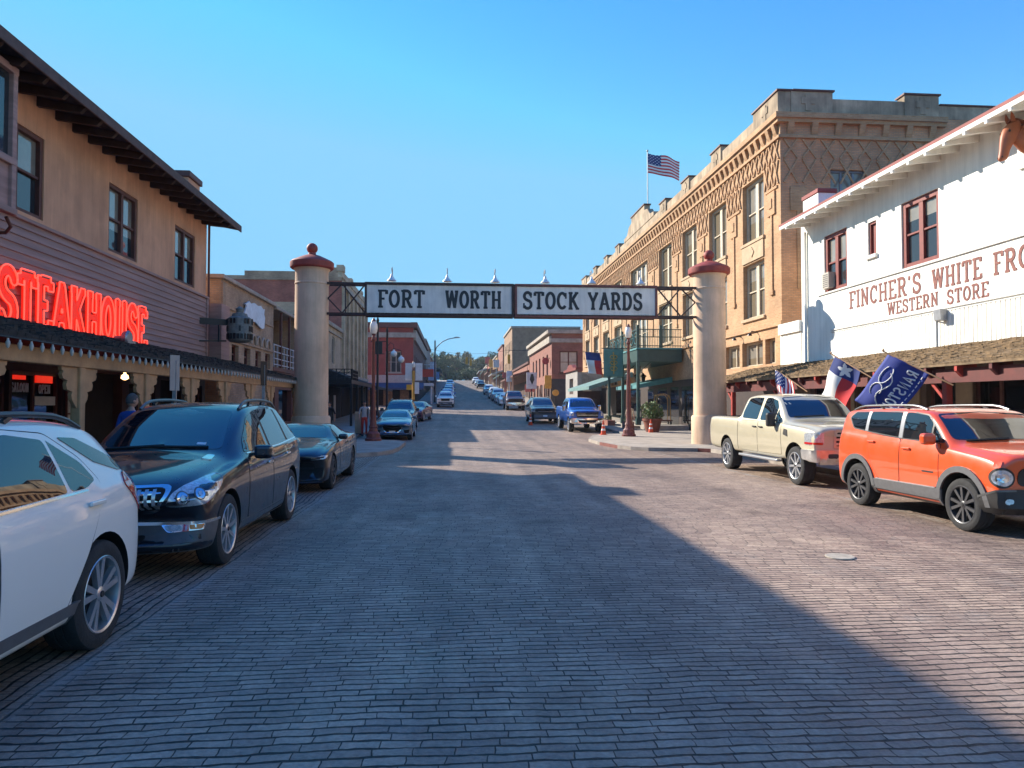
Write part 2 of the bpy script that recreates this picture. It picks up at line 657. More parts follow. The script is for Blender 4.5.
def window(parent, plane, c, n, a0, a1, z0, z1, frame, gl=M_GLASSB, cols=2, fr=.09, sill=None, hung=True, depth=.06, mull=None, name='window', blinds=True):
    """sash window: frame mesh with pane child; c is the plane the glass stands in, n its outward sign"""
    mull = mull or fr
    b = MB()

    def bx(m, s0, s1, t0, t1, d0, d1):
        lo, hi = sorted((c + n * d0, c + n * d1))
        if plane == 'x':
            m.box(lo, hi, s0, s1, t0, t1)
        else:
            m.box(s0, s1, lo, hi, t0, t1)
    bx(b, a0, a0 + fr, z0, z1, -.02, depth)
    bx(b, a1 - fr, a1, z0, z1, -.02, depth)
    bx(b, a0 + fr, a1 - fr, z1 - fr, z1, -.02, depth)
    bx(b, a0 + fr, a1 - fr, z0, z0 + fr * .8, -.02, depth)
    for k in range(1, cols):
        x = a0 + (a1 - a0) * k / cols
        bx(b, x - mull / 2, x + mull / 2, z0 + fr * .8, z1 - fr, -.02, depth * .9)
    if hung:
        zm = z0 + (z1 - z0) * .5
        for k in range(cols):
            x0 = a0 + (a1 - a0) * k / cols + (fr if k == 0 else mull / 2)
            x1 = a0 + (a1 - a0) * (k + 1) / cols - (fr if k == cols - 1 else mull / 2)
            bx(b, x0, x1, zm - .03, zm + .03, -.02, depth * .7)
    o = b.build(name, frame, parent, bevel=.006)
    g = MB()
    qr = random.Random(int(a0 * 977 + z0 * 131 + c * 17))
    lo_z = z0 + (z1 - z0) * (qr.choice((.35, .5, .5, .7, 1.0)) if blinds else 1.0)     # blinds drawn part of the way down
    for k in range(cols):
        s0, s1 = a0 + .02 + (a1 - a0 - .04) * k / cols, a0 + .02 + (a1 - a0 - .04) * (k + 1) / cols
        for (t0, t1, mi) in ((z0 + .02, lo_z, 0), (lo_z, z1 - .02, 1)):
            if t1 - t0 < .03:
                continue
            if plane == 'x':
                q = [(c, s0, t0), (c, s1, t0), (c, s1, t1), (c, s0, t1)]
                g.face(q if n > 0 else q[::-1], mi)
            else:
                q = [(s0, c, t0), (s1, c, t0), (s1, c, t1), (s0, c, t1)]
                g.face(q if n < 0 else q[::-1], mi)
    g.build('pane', [gl, M_BLINDG], o)
    if sill:
        s = MB()
        bx(s, a0 - .08, a1 + .08, z0 - .12, z0, -.02, .14 + depth)
        s.build('sill', sill, o, bevel=.01)
    return o


# ---- slab-serif lettering, built from strokes
def _ar(cx, cz, rx, rz, a0, a1, n=12):
    return [(cx + rx * math.cos(R(a0 + (a1 - a0) * i / n)), cz + rz * math.sin(R(a0 + (a1 - a0) * i / n))) for i in range(n + 1)]


_S = _ar(.36, .735, .24, .215, 20, 265, 12)[:-1] + _ar(.36, .265, .26, .225, 85, -160, 12)
GLYPH = {   # width, strokes, serifs (x, z, half length)
    'A': (.80, [[(.10, .04), (.40, .96), (.70, .04)], [(.21, .34), (.59, .34)]], [(.10, .05, .13), (.70, .05, .13), (.38, .95, .12)]),
    'C': (.74, [_ar(.39, .5, .30, .43, 42, 318, 18)], []),
    'D': (.76, [[(.16, .05), (.16, .95)], [(.16, .95), (.34, .95)] + _ar(.34, .5, .32, .45, 85, -85, 14) + [(.16, .05)]], [(.12, .95, .12), (.12, .05, .12)]),
    'E': (.70, [[(.17, .05), (.17, .95)], [(.17, .95), (.60, .95), (.60, .78)], [(.17, .5), (.46, .5)], [(.17, .05), (.62, .05), (.62, .24)]], [(.12, .95, .12), (.12, .05, .12)]),
    'F': (.66, [[(.17, .05), (.17, .95)], [(.17, .95), (.60, .95), (.60, .76)], [(.17, .5), (.46, .5)]], [(.12, .95, .12), (.18, .05, .17)]),
    'H': (.84, [[(.18, .05), (.18, .95)], [(.66, .05), (.66, .95)], [(.18, .5), (.66, .5)]], [(x, z, .15) for x in (.18, .66) for z in (.05, .95)]),
    'I': (.36, [[(.18, .05), (.18, .95)]], [(.18, .05, .16), (.18, .95, .16)]),
    'K': (.82, [[(.17, .05), (.17, .95)], [(.19, .42), (.62, .95)], [(.33, .58), (.66, .05)]], [(.17, .05, .15), (.17, .95, .15), (.62, .95, .13), (.68, .05, .13)]),
    'L': (.66, [[(.17, .05), (.17, .95)], [(.17, .05), (.60, .05), (.60, .26)]], [(.17, .95, .16), (.13, .05, .12)]),
    'N': (.84, [[(.17, .05), (.17, .95), (.66, .05), (.66, .95)]], [(.17, .05, .14), (.14, .95, .12), (.66, .95, .14)]),
    'O': (.76, [_ar(.38, .5, .29, .43, 0, 360, 24)], []),
    'P': (.72, [[(.17, .05), (.17, .95)], [(.17, .95), (.42, .95)] + _ar(.42, .71, .20, .235, 88, -88, 10) + [(.17, .475)]], [(.17, .05, .16), (.12, .95, .12)]),
    'R': (.80, [[(.17, .05), (.17, .95)], [(.17, .95), (.42, .95)] + _ar(.42, .72, .20, .225, 88, -88, 10) + [(.17, .495)], [(.40, .49), (.64, .05)]], [(.17, .05, .15), (.12, .95, .12), (.68, .05, .11)]),
    'S': (.72, [_S], []),
    'T': (.74, [[(.37, .05), (.37, .95)], [(.08, .76), (.08, .95), (.66, .95), (.66, .76)]], [(.37, .05, .17)]),
    'U': (.82, [[(.18, .95), (.18, .30)] + _ar(.41, .29, .23, .235, 180, 360, 12) + [(.64, .95)]], [(.18, .95, .15), (.64, .95, .15)]),
    'W': (1.06, [[(.12, .95), (.30, .05), (.53, .90), (.76, .05), (.94, .95)]], [(.14, .95, .14), (.92, .95, .14), (.53, .95, .10)]),
    'Y': (.80, [[(.10, .95), (.40, .46), (.70, .95)], [(.40, .46), (.40, .05)]], [(.12, .95, .13), (.68, .95, .13), (.40, .05, .16)]),
    "'": (.26, [[(.13, .95), (.11, .74)]], []),
    ' ': (.45, [], []),
}


def letters(b, text, org, udir, height, length=None, wt=.13, depth=.03, track=.10, mi=0, mirror=False, up=(0, 0, 1), side_tubes=None, wide=1.0):
    """stroke lettering on the plane through org spanned by udir and up; stands proud by depth"""
    u, z = Vector(udir).normalized(), Vector(up).normalized()
    n = u.cross(z).normalized()
    if mirror:
        n = -n
    org = Vector(org)
    tot = sum(GLYPH[c][0] + track for c in text) - track
    k = (length / (tot * height)) if length else wide
    x = 0
    cnt = [0]

    def P(sx, sz, d):
        return org + u * (sx * height * k) + z * (sz * height) + n * d

    def quad(p, q, w, ww=None):
        """one stroke piece from p to q in letter units, as a shallow block"""
        cnt[0] += 1
        e = (cnt[0] % 7) * .0006
        dx, dz = (q[0] - p[0]) * k, q[1] - p[1]
        L = math.hypot(dx, dz) or 1
        px, pz = -dz / L * w / 2 / k, dx / L * w / 2
        A = [(p[0] - px, p[1] - pz), (q[0] - px, q[1] - pz), (q[0] + px, q[1] + pz), (p[0] + px, p[1] + pz)]
        v = [P(a, c, 0) for a, c in A] + [P(a, c, depth + e) for a, c in A]
        b.add(v, [(3, 2, 1, 0), (4, 5, 6, 7), (0, 1, 5, 4), (1, 2, 6, 5), (2, 3, 7, 6), (3, 0, 4, 7)], mi)
    rows = []
    for ch in text:
        w, st, se = GLYPH[ch]
        for s in st:
            pl = [(x + a, c) for a, c in s]
            for i in range(len(pl) - 1):
                p, q = pl[i], pl[i + 1]
                dx, dz = q[0] - p[0], q[1] - p[1]
                L = math.hypot(dx, dz) or 1
                thin = .72 if abs(dz) < .25 * abs(dx) and len(s) < 6 else 1.0
                ex = wt * .25 if len(pl) > 6 else (wt * .2 if 0 < i else 0)
                quad((p[0] - dx / L * ex, p[1] - dz / L * ex), q, wt * thin)
            rows.append(pl)
        for (sx, sz, hl) in se:
            quad((x + sx - hl, sz), (x + sx + hl, sz), wt * .72)
        if ch in 'CS':
            ends = {'C': [(.66, .62, .95), (.66, .05, .38)], 'S': [(.61, .66, .95), (.09, .05, .34)]}[ch]
            for (sx, za, zb) in ends[:1 if ch == 'C' else 2]:
                quad((x + sx, za), (x + sx, zb), wt * .55)
        x += w + track
    return [[P(a, c, depth) for a, c in r] for r in rows], n


def shingles(b, plane_pts, cols, rows, seed, thick=.03, mi=0):
    """courses of uneven shakes on a sloping quad (p00 eave start, p10 eave end, p11 top end, p01 top start)"""
    q = random.Random(seed)
    p00, p10, p11, p01 = [Vector(p) for p in plane_pts]
    n = (p10 - p00).cross(p01 - p00).normalized()
    if n.z < 0:
        n = -n

    def P(s, t):
        return (p00 * (1 - s) + p10 * s) * (1 - t) + (p01 * (1 - s) + p11 * s) * t
    for j in range(rows):
        t0, t1 = j / rows, min(1.0, (j + 1.35) / rows)
        s = -q.random() / cols
        while s < 1:
            w = (.55 + .9 * q.random()) / cols
            a, c = max(0, s), min(1, s + w * .94)
            if c > a:
                jt = t0 - q.random() * .12 / rows if j else t0 - q.random() * .05 / rows
                h = thick * (.6 + .8 * q.random())
                A = [P(a, jt), P(c, jt), P(c, t1), P(a, t1)]
                up = [A[0] + n * h, A[1] + n * h, A[2] + n * .004, A[3] + n * .004]
                b.add([*A, *up], [(4, 5, 6, 7), (0, 1, 5, 4), (1, 2, 6, 5), (3, 0, 4, 7)], mi)
            s += w
    return b


def glyph_outline(ch, k, height, wt, cell=.022):
    """closed outlines (horizontal, vertical) around the strokes of a letter"""
    import numpy as np
    w, st, se = GLYPH[ch]
    segs = []
    for s in st:
        for p, q in zip(s, s[1:]):
            segs.append((p[0] * k, p[1] * height, q[0] * k, q[1] * height, wt * height / 2, len(s) > 6))
    for (x, z, hl) in se:
        segs.append(((x - hl) * k, z * height, (x + hl) * k, z * height, wt * height * .36, False))
    xs = np.arange(-.18, w * k + .18, cell)
    zs = np.arange(-.18, height + .18, cell)
    X, Z = np.meshgrid(xs, zs, indexing='ij')
    D = np.full(X.shape, 9.0)
    for (x0, z0, x1, z1, r, rd) in segs:
        dx, dz = x1 - x0, z1 - z0
        L = math.hypot(dx, dz) or 1e-6
        u = ((X - x0) * dx + (Z - z0) * dz) / L
        v = np.abs(-(X - x0) * dz + (Z - z0) * dx) / L - r
        u = np.abs(u - L / 2) - L / 2
        D = np.minimum(D, np.hypot(np.maximum(u, 0), v + r) - r if rd else np.where((u > 0) & (v > 0), np.hypot(u, v), np.maximum(u, v)))
    link = {}

    def cross(i0, j0, i1, j1):
        a, c = D[i0, j0], D[i1, j1]
        t = a / (a - c)
        return (float(xs[i0] + (xs[i1] - xs[i0]) * t), float(zs[j0] + (zs[j1] - zs[j0]) * t))
    seg = []
    for i in range(len(xs) - 1):
        for j in range(len(zs) - 1):
            c = [(i, j), (i + 1, j), (i + 1, j + 1), (i, j + 1)]
            ins = [D[q] < 0 for q in c]
            if all(ins) or not any(ins):
                continue
            ent = []
            for m in range(4):
                if ins[m] != ins[(m + 1) % 4]:
                    a, bb = c[m], c[(m + 1) % 4]
                    key = tuple(sorted((a, bb)))
                    ent.append((key, cross(*a, *bb)))
            for m in range(0, len(ent) - 1, 2):
                seg.append((ent[m], ent[m + 1]))
    pos = {}
    for (ka, pa), (kb, pb) in seg:
        pos[ka], pos[kb] = pa, pb
        link.setdefault(ka, []).append(kb)
        link.setdefault(kb, []).append(ka)
    loops, seen = [], set()
    for s0 in link:
        if s0 in seen:
            continue
        lp, cur, prev = [], s0, None
        while cur not in seen:
            seen.add(cur)
            lp.append(pos[cur])
            nx = [q for q in link[cur] if q != prev and q not in seen]
            if not nx:
                break
            prev, cur = cur, nx[0]
        if len(lp) > 8:
            loops.append(lp[::2])
    return loops
# ---------------------------------------------------------------- vehicle builder
def round_poly(poly, r=0.04, n=3):
    out = []
    N = len(poly)
    for i in range(N):
        p, a, b = Vector(poly[i]), Vector(poly[i - 1]), Vector(poly[(i + 1) % N])
        ra = min(r, (a - p).length * 0.45)
        rb = min(r, (b - p).length * 0.45)
        A, B = p + (a - p).normalized() * ra, p + (b - p).normalized() * rb
        for k in range(n + 1):
            t = k / n
            q = A * (1 - t) ** 2 + p * 2 * t * (1 - t) + B * t * t
            out.append((q.x, q.y))
    return out


def clip(poly, lo=None, hi=None):
    """keep the part of a 2D outline with lo <= first coordinate <= hi"""
    def half(ps, val, sgn):
        out = []
        for i in range(len(ps)):
            a, b = ps[i], ps[(i + 1) % len(ps)]
            ia, ib = sgn * (a[0] - val) >= 0, sgn * (b[0] - val) >= 0
            if ia:
                out.append(a)
            if ia != ib:
                t = (val - a[0]) / (b[0] - a[0])
                out.append((val, a[1] + t * (b[1] - a[1])))
        return out
    if lo is not None:
        poly = half(poly, lo, 1)
    if hi is not None:
        poly = half(poly, hi, -1)
    return poly


TAIL = [0.0]            # rear end of the vehicle being built; outlines seen from behind are measured from it


def frame_of(az):
    if az == 'top':
        return Vector((1, 0, 0)), Vector((0, 1, 0)), Vector((0, 0, -1))
    t = R(az)
    return Vector((math.cos(t), math.sin(t), 0)), Vector((0, 0, 1)), Vector((-math.sin(t), math.cos(t), 0))


def caster(bvh, az, off):
    r, u, d = frame_of(az)

    def f(s, z):
        o = r * s + u * z - d * 10
        if az != 'top' and abs(az) > 90:
            o.y += TAIL[0]
        h, n, i, t = bvh.ray_cast(o, d)
        if h is None:
            return None
        if n.dot(d) > 0:
            n = -n
        return h + n * off, n
    return f


def drape(mb, bvh, poly, az, off=0.004, grid=0.09, rim=0.0, mi=0):
    """lay a real panel over the body: the outline seen along az is cut in small cells and set down on the surface"""
    bm = bmesh.new()
    vs = [bm.verts.new((p[0], p[1], 0)) for p in poly]
    bm.faces.new(vs)
    for ax in (0, 1):
        lo, hi = min(p[ax] for p in poly), max(p[ax] for p in poly)
        k = max(1, int((hi - lo) / grid))
        for i in range(1, k):
            v = lo + (hi - lo) * i / k
            no = (1, 0, 0) if ax == 0 else (0, 1, 0)
            bmesh.ops.bisect_plane(bm, geom=bm.verts[:] + bm.edges[:] + bm.faces[:], dist=1e-5, plane_co=(v if ax == 0 else 0, v if ax else 0, 0), plane_no=no)
    bmesh.ops.triangulate(bm, faces=[f for f in bm.faces if len(f.verts) > 4])
    cast = caster(bvh, az, off)
    r, u, d = frame_of(az)
    res, miss = {}, []
    for v in bm.verts:
        h = cast(v.co.x, v.co.y)
        if h is None:
            miss.append(v)
        else:
            res[v.index if v.index >= 0 else id(v)] = h
            v.tag = True
    bm.verts.index_update()
    pos, nor = {}, {}
    hits = []
    for v in bm.verts:
        h = cast(v.co.x, v.co.y)
        if h:
            pos[v.index], nor[v.index] = h
            hits.append((v.co.copy(), h))
    for v in bm.verts:
        if v.index not in pos:
            c, h = min(hits, key=lambda q: (q[0] - v.co).length_squared)
            dd = v.co - c
            pos[v.index], nor[v.index] = h[0] + r * dd.x + u * dd.y, h[1]
    k0 = len(mb.v)
    mb.v += [tuple(pos[i]) for i in range(len(bm.verts))]
    for f in bm.faces:
        q = [k0 + v.index for v in f.verts]
        n = f.normal if f.normal.length else Vector((0, 0, 1))
        p = [pos[v.index] for v in f.verts]
        fn = (p[1] - p[0]).cross(p[2] - p[0])
        if fn.dot(nor[f.verts[0].index]) < 0:
            q = q[::-1]
        mb.f.append(tuple(q))
        mb.m.append(mi)
    if rim > 0:
        for e in bm.edges:
            if len(e.link_faces) == 1:
                a, b = e.verts
                pa, pb = pos[a.index], pos[b.index]
                mb.face([pa, pb, pb - nor[b.index] * rim, pa - nor[a.index] * rim], mi)
    bm.free()
    return mb


def drape_strip(mb, bvh, A, B, az, off=0.02, rim=0.02, mi=0):
    """a band between two rows of 2D points, laid on the body, with its own thickness"""
    cast = caster(bvh, az, off)
    P, Q = [], []
    for a, b in zip(A, B):
        ha, hb = cast(*a), cast(*b)
        if ha is None or hb is None:
            continue
        P.append(ha)
        Q.append(hb)
    for i in range(len(P) - 1):
        (p0, n0), (p1, n1), (q0, m0), (q1, m1) = P[i], P[i + 1], Q[i], Q[i + 1]
        mb.face([p0, p1, q1, q0], mi)
        mb.face([p0, p1, p1 - n1 * rim, p0 - n0 * rim], mi)
        mb.face([q0, q1, q1 - m1 * rim, q0 - m0 * rim], mi)
    return mb


def arc(cy, cz, r, a0, a1, n=18):
    return [(cy + r * math.cos(R(a0 + (a1 - a0) * i / n)), cz + r * math.sin(R(a0 + (a1 - a0) * i / n))) for i in range(n + 1)]


def mirror_poly(poly):
    return [(-a, b) for a, b in poly][::-1]


M_TYRE = mat('tyre_rubber', (0.022, 0.022, 0.023), 0.85, var=0.35, scale=8, bump=0.3, bscale=60)
M_BLACKP = mat('black_plastic', (0.018, 0.018, 0.019), 0.5, var=0.2, scale=10)
M_SEAM = mat('panel_gap', (0.004, 0.004, 0.004), 0.8, var=0)
M_CHROME = mat('chrome', (0.72, 0.73, 0.75), 0.08, 1.0, var=0.03)
M_ALLOY = mat('alloy', (0.52, 0.53, 0.55), 0.28, .75, var=0.08)
M_RAIL = mat('rail_metal', (0.13, 0.135, 0.14), 0.35, .8, var=0.1)
M_DALLOY = mat('dark_alloy', (0.07, 0.07, 0.075), 0.38, 0.4, var=0.2)
M_CARGLASS = glass('car_glass', (0.006, 0.009, 0.013), 0.015, 2.1, 0.004)
M_LAMP = mat('lamp_lens', (0.50, 0.53, 0.56), 0.06, 0.35, var=0.35, scale=30, coat=1.0)
M_REDLENS = mat('red_lens', (0.45, 0.012, 0.012), 0.1, var=0.3, scale=25, coat=1.0)
M_AMBER = mat('amber_lens', (0.75, 0.18, 0.01), 0.15, var=0.2, coat=1.0)
M_GREYPL = mat('grey_plastic', (0.10, 0.10, 0.105), 0.55, var=0.15, scale=12)
M_WHITEPL = mat('plate_white', (0.65, 0.66, 0.68), 0.4, var=0.1)

WHEELS = {}


def make_wheel(key, r, tw, style, rimmat, n=5):
    """tyre (mesh) with a rim child; outer face looks to +x"""
    k = 0.70 if style != 'dark10' else 0.72
    h = tw / 2
    t = MB()
    t.lathe((0, 0, 0), [(r * k, -h), (r * (k + .1), -h * 1.04), (r * .9, -h * 1.02), (r * .975, -h * .9), (r, -h * .72), (r, -h * .3), (r * .985, -h * .28), (r * .985, -h * .2), (r, -h * .18),
                        (r, h * .18), (r * .985, h * .2), (r * .985, h * .28), (r, h * .3), (r, h * .72), (r * .975, h * .9), (r * .9, h * 1.02), (r * (k + .1), h * 1.04), (r * k, h)], 40, 0, 'x', False)
    w = MB()
    kr = r * k
    # barrel and lip
    for i in range(1):
        prof = [(kr * 1.03, h * .98), (kr * 1.0, h * 1.04), (kr * .94, h * .98), (kr * .90, h * .55), (kr * .88, -h * .5), (kr * 1.0, -h * .9)]
        k0 = len(w.v)
        N = 40
        for (rr, hh) in prof:
            for q in range(N):
                a = 2 * math.pi * q / N
                w.v.append((hh, rr * math.cos(a), rr * math.sin(a)))
        for a in range(len(prof) - 1):
            for q in range(N):
                w.f.append((k0 + a * N + q, k0 + a * N + (q + 1) % N, k0 + (a + 1) * N + (q + 1) % N, k0 + (a + 1) * N + q))
                w.m.append(0)
    w.lathe((0, 0, 0), [(kr * .86, h * .05), (kr * .86, h * .12)], 28, 1, 'x')              # brake, in the dark behind the spokes
    w.lathe((0, 0, 0), [(kr * .20, h * .3), (kr * .20, h * .86), (kr * .14, h * .93)], 16, 0, 'x')  # hub
    w.lathe((0, 0, 0), [(kr * .09, h * .9), (kr * .085, h * 1.0)], 14, 1, 'x')

    def spoke(a, w0, w1, x0=.84, x1=.93, skew=0.0):
        ca, sa = math.cos(a), math.sin(a)
        cb, sb = math.cos(a + skew), math.sin(a + skew)

        def P(rr, ww, x, c, s):
            return (x * h, rr * c - ww * s, rr * s + ww * c)
        A = [P(kr * .12, -w0, x0, ca, sa), P(kr * .95, -w1, x1, cb, sb), P(kr * .95, w1, x1, cb, sb), P(kr * .12, w0, x0, ca, sa)]
        B = [(x - h * .3, y, z) for (x, y, z) in A]
        w.add(A + B, [(0, 1, 2, 3), (7, 6, 5, 4), (0, 4, 5, 1), (1, 5, 6, 2), (2, 6, 7, 3), (3, 7, 4, 0)], 0)
    for i in range(n):
        a = 2 * math.pi * i / n + math.pi / 2
        if style == 'double':
            spoke(a - .15, kr * .065, kr * .09, skew=-.05)
            spoke(a + .15, kr * .065, kr * .09, skew=.05)
        elif style == 'dark10':
            spoke(a - .05, kr * .065, kr * .085, skew=-.24)
            spoke(a + .05, kr * .065, kr * .085, skew=.24)
        else:
            spoke(a, kr * .075, kr * .085)
    WHEELS[key] = (t, w, rimmat)
    return key


def put_wheel(parent, key, loc, flip):
    if not isinstance(WHEELS[key][0], bpy.types.Mesh):
        t, w, rm = WHEELS[key]
        a = t.build('wheel', M_TYRE, None, True)
        b = w.build('rim', [rm, M_BLACKP], None, True)
        WHEELS[key] = (a.data, b.data, rm)
        bpy.data.objects.remove(a)
        bpy.data.objects.remove(b)
    o = bpy.data.objects.new('wheel', WHEELS[key][0])
    COL.objects.link(o)
    o.parent = parent
    o.location = loc
    o.rotation_euler = (rnd.uniform(0, 6), 0, math.pi if flip else 0)
    q = bpy.data.objects.new('rim', WHEELS[key][1])
    COL.objects.link(q)
    q.parent = o
    return o


def car_body(st, sf=0.2, sr=0.12, y_f=None, detail=2, shoulder=None):
    """loft through stations (y, bottom z, shoulder z, top z, half width, half width at top edge, crown)"""
    ys = [s[0] for s in st]
    y0, y1 = ys[0], ys[-1]
    vs, fs = [], []
    rows = []
    for (y, zb, zs, zt, w, wt, ct) in st:
        e = zt - ct - 0.035
        e = max(e, zs + 0.01)
        half = [(0, zb), (.78 * w, zb), (.945 * w, zb + .02), (.985 * w, zb + .12), (w, zb + .48 * (zs - zb)), (.997 * w, zb + .80 * (zs - zb)), (.968 * w, zs - .01), (.945 * w, zs + .012),
                (.5 * (.945 * w + wt) + .012, .5 * (zs + e)), (wt, e), (wt - .055, zt - ct * .62), (wt * .55, zt - ct * .16), (0, zt)]
        ring = []
        for (x, z) in half:
            ring.append((x, z))
        for (x, z) in half[-2:0:-1]:
            ring.append((-x, z))
        row = []
        for (x, z) in ring:
            q = min(1, abs(x) / max(w, .01)) ** 2.6
            f = max(0, 1 - (y - y0) / 1.5) ** 1.5
            g = max(0, 1 - (y1 - y) / 1.0) ** 1.5
            row.append(len(vs))
            vs.append((x, y + sf * q * f - sr * q * g, z))
        rows.append(row)
    n = len(rows[0])
    for i in range(len(rows) - 1):
        for k in range(n):
            fs.append((rows[i][k], rows[i][(k + 1) % n], rows[i + 1][(k + 1) % n], rows[i + 1][k]))
    for row, rev in ((rows[0], False), (rows[-1], True)):
        # cap: quads across between mirrored points
        h = n // 2
        for k in range(h):
            a, b = row[k], row[(k + 1)]
            c, d = row[(n - k - 1) % n], row[(n - k) % n]
            q = [a, b, c, d]
            q = list(dict.fromkeys(q))
            if len(q) > 2:
                fs.append(tuple(q if rev else q[::-1]))
    me = bpy.data.meshes.new('loft')
    me.from_pydata(vs, [], fs)
    me.update()
    ob = bpy.data.objects.new('loft', me)
    COL.objects.link(ob)
    if detail:
        m = ob.modifiers.new('s', 'SUBSURF')
        m.levels = detail
        m.render_levels = detail
        baked(ob)
    bm = bmesh.new()
    bm.from_mesh(ob.data)
    bmesh.ops.recalc_face_normals(bm, faces=bm.faces[:])
    bm.to_mesh(ob.data)
    bvh = BVHTree.FromBMesh(bm)
    bm.free()
    return ob, bvh


def cut(ob, cutters):
    """boolean-subtract MB solids from a mesh object"""
    tmp = []
    for c in cutters:
        k = c.build('cutter', [M_SEAM])
        bm = bmesh.new()
        bm.from_mesh(k.data)
        bmesh.ops.recalc_face_normals(bm, faces=bm.faces[:])
        bm.to_mesh(k.data)
        bm.free()
        m = ob.modifiers.new('b', 'BOOLEAN')
        m.operation = 'DIFFERENCE'
        m.solver = 'EXACT'
        m.object = k
        tmp.append(k)
    bpy.context.view_layer.update()
    baked(ob)
    for k in tmp:
        bpy.data.objects.remove(k)


def make_car(name, label, cat, sp, group=None):
    root = thing(name, label, cat, group=group)
    wb, r, tw = sp['wb'], sp['r'], sp.get('tw', .24)
    st = sp['st']
    W = max(s[4] for s in st)
    pm = sp['paint']
    TAIL[0] = st[-1][0]
    ob, bvh = car_body(st, sp.get('sf', .2), sp.get('sr', .12), detail=sp.get('detail', 2))
    ra = r + sp.get('gap', .06)
    cutters = []
    for y in (0, wb):
        for s in (-1, 1):
            c = MB()
            x0, x1 = (W - .34, W + .3)
            c.lathe((s * (x0 + x1) / 2, y, r + .01), [(ra, -(x1 - x0) / 2), (ra, (x1 - x0) / 2)], 36, 0, 'x')
            cutters.append(c)
    if 'bed' in sp:
        c = MB()
        c.box(*sp['bed'])
        cutters.append(c)
    cut(ob, cutters)
    me = ob.data
    me.materials.clear()
    me.materials.append(pm)
    me.materials.append(M_SEAM)
    me.materials.append(sp.get('lower', M_BLACKP))
    zl = sp.get('lower_z', 0.0)
    for p in me.polygons:
        c = p.center
        mi = 0
        for y in (0, wb):
            if math.hypot(c.y - y, c.z - r - .01) < ra - .0005 + .004 and abs(c.x) > W - .36 and abs(c.x) < W * .995 and (abs(p.normal.x) > .95 and c.x * p.normal.x > 0 and abs(c.x) < W - .3 or abs(p.normal.x) < .5 and (p.normal.y * (c.y - y) + p.normal.z * (c.z - r)) < 0):
                mi = 1
        if 'bed' in sp:
            x0, x1, y0, y1, z0, z1 = sp['bed']
            if x0 - .003 < c.x < x1 + .003 and y0 - .003 < c.y < y1 + .003 and c.z > z0 - .003 and not (c.z > z0 + .02 and abs(p.normal.z) > .6):
                mi = 2
        if mi == 0 and c.z < zl:
            mi = 2
        if mi == 0 and p.normal.z < -.8 and c.z < .5:
            mi = 1
        p.material_index = mi
    me.shade_smooth()
    me.set_sharp_from_angle(angle=R(40))
    ob.name = 'body'
    me.name = 'body'
    ob.parent = root
    sides = (90, -90)

    def side(poly, az):
        return poly if az > 0 else mirror_poly(poly)
    # dark surround and side glass
    dlo = sp.get('dlo')
    if dlo:
        cuts = sp.get('pillars', [])
        for az in sides:
            if sp.get('surround', True):
                b = MB()
                big = round_poly(sp.get('dlo_out', dlo), .05)
                drape(b, bvh, side(big, az), az, .003, rim=.004)
                b.build('window_surround', sp.get('surround_mat', M_BLACKP), root, True)
            lo = None
            edges = [None] + cuts + [None]
            for i in range(len(edges) - 1):
                a = edges[i][1] if edges[i] else None
                z = edges[i + 1][0] if edges[i + 1] else None
                pc = clip(dlo, a, z)
                if len(pc) < 3:
                    continue
                g = MB()
                drape(g, bvh, side(round_poly(pc, sp.get('glass_r', .035)), az), az, .006, rim=.005)
                g.build('window', M_CARGLASS, root, True)
    for key, az, nm in (('ws', 0, 'windshield'), ('rw', 180, 'rear_window')):
        if key in sp:
            p = sp[key] + mirror_poly(sp[key])
            g = MB()
            drape(g, bvh, round_poly(p, .06), az, .004, .12, rim=.006)
            g.build(nm, M_CARGLASS, root, True)
    # doors
    for d in sp.get('doors', []):
        for az in sides:
            b = MB()
            pr = round_poly(d['poly'], .05)
            cx = sum(p[0] for p in pr) / len(pr)
            cz = sum(p[1] for p in pr) / len(pr)
            grow = [(p[0] + (.009 if p[0] > cx else -.009), p[1] + (.009 if p[1] > cz else -.009)) for p in pr]
            drape(b, bvh, side(grow, az), az, .0012, rim=.002, mi=1)
            drape(b, bvh, side(pr, az), az, .0045, rim=.004, mi=0)
            door = b.build('door', [pm, M_SEAM], root, True)
            if 'handle' in d:
                hy, hz = d['handle']
                q = caster(bvh, az, .022)(hy if az > 0 else -hy, hz)
                if q:
                    h = MB()
                    h.obox(q[0], ((0, 1, 0), (0, 0, 1), (1, 0, 0)), (.10, .016, .014))
                    h.build('handle', sp.get('handle_mat', pm), door, bevel=.008, segs=2)
    # anything else laid on the body: (part, material, az, outline, offset, mirrored, rounding)
    for e in sp.get('extras', []):
        nm, m, az, poly, off, mirr = e[:6]
        rr = e[6] if len(e) > 6 else .02
        for k in ((0, 1) if mirr else (0,)):
            b = MB()
            p = round_poly(poly, rr)
            if az != 'top' and 90 < az < 180:
                p = mirror_poly(p)
            a = az
            if k:
                p = mirror_poly(p)
                a = -az if az not in (0, 180, 'top') else az
            drape(b, bvh, p, a, off, .07, rim=off + .01)
            b.build(nm, m, root, True, angle=30)
    # arch lips / flares
    if 'flare' in sp:
        m, wd, off = sp['flare']
        for y in (0, wb):
            for az in sides:
                b = MB()
                A, B = arc(y, r + .01, ra + .002, -8, 188), arc(y, r + .01, ra + wd, -8, 188)
                if az < 0:
                    A, B = [(-p, q) for p, q in A], [(-p, q) for p, q in B]
                drape_strip(b, bvh, A, B, az, off, off + .02)
                b.build('wheel_arch', m, root, True)
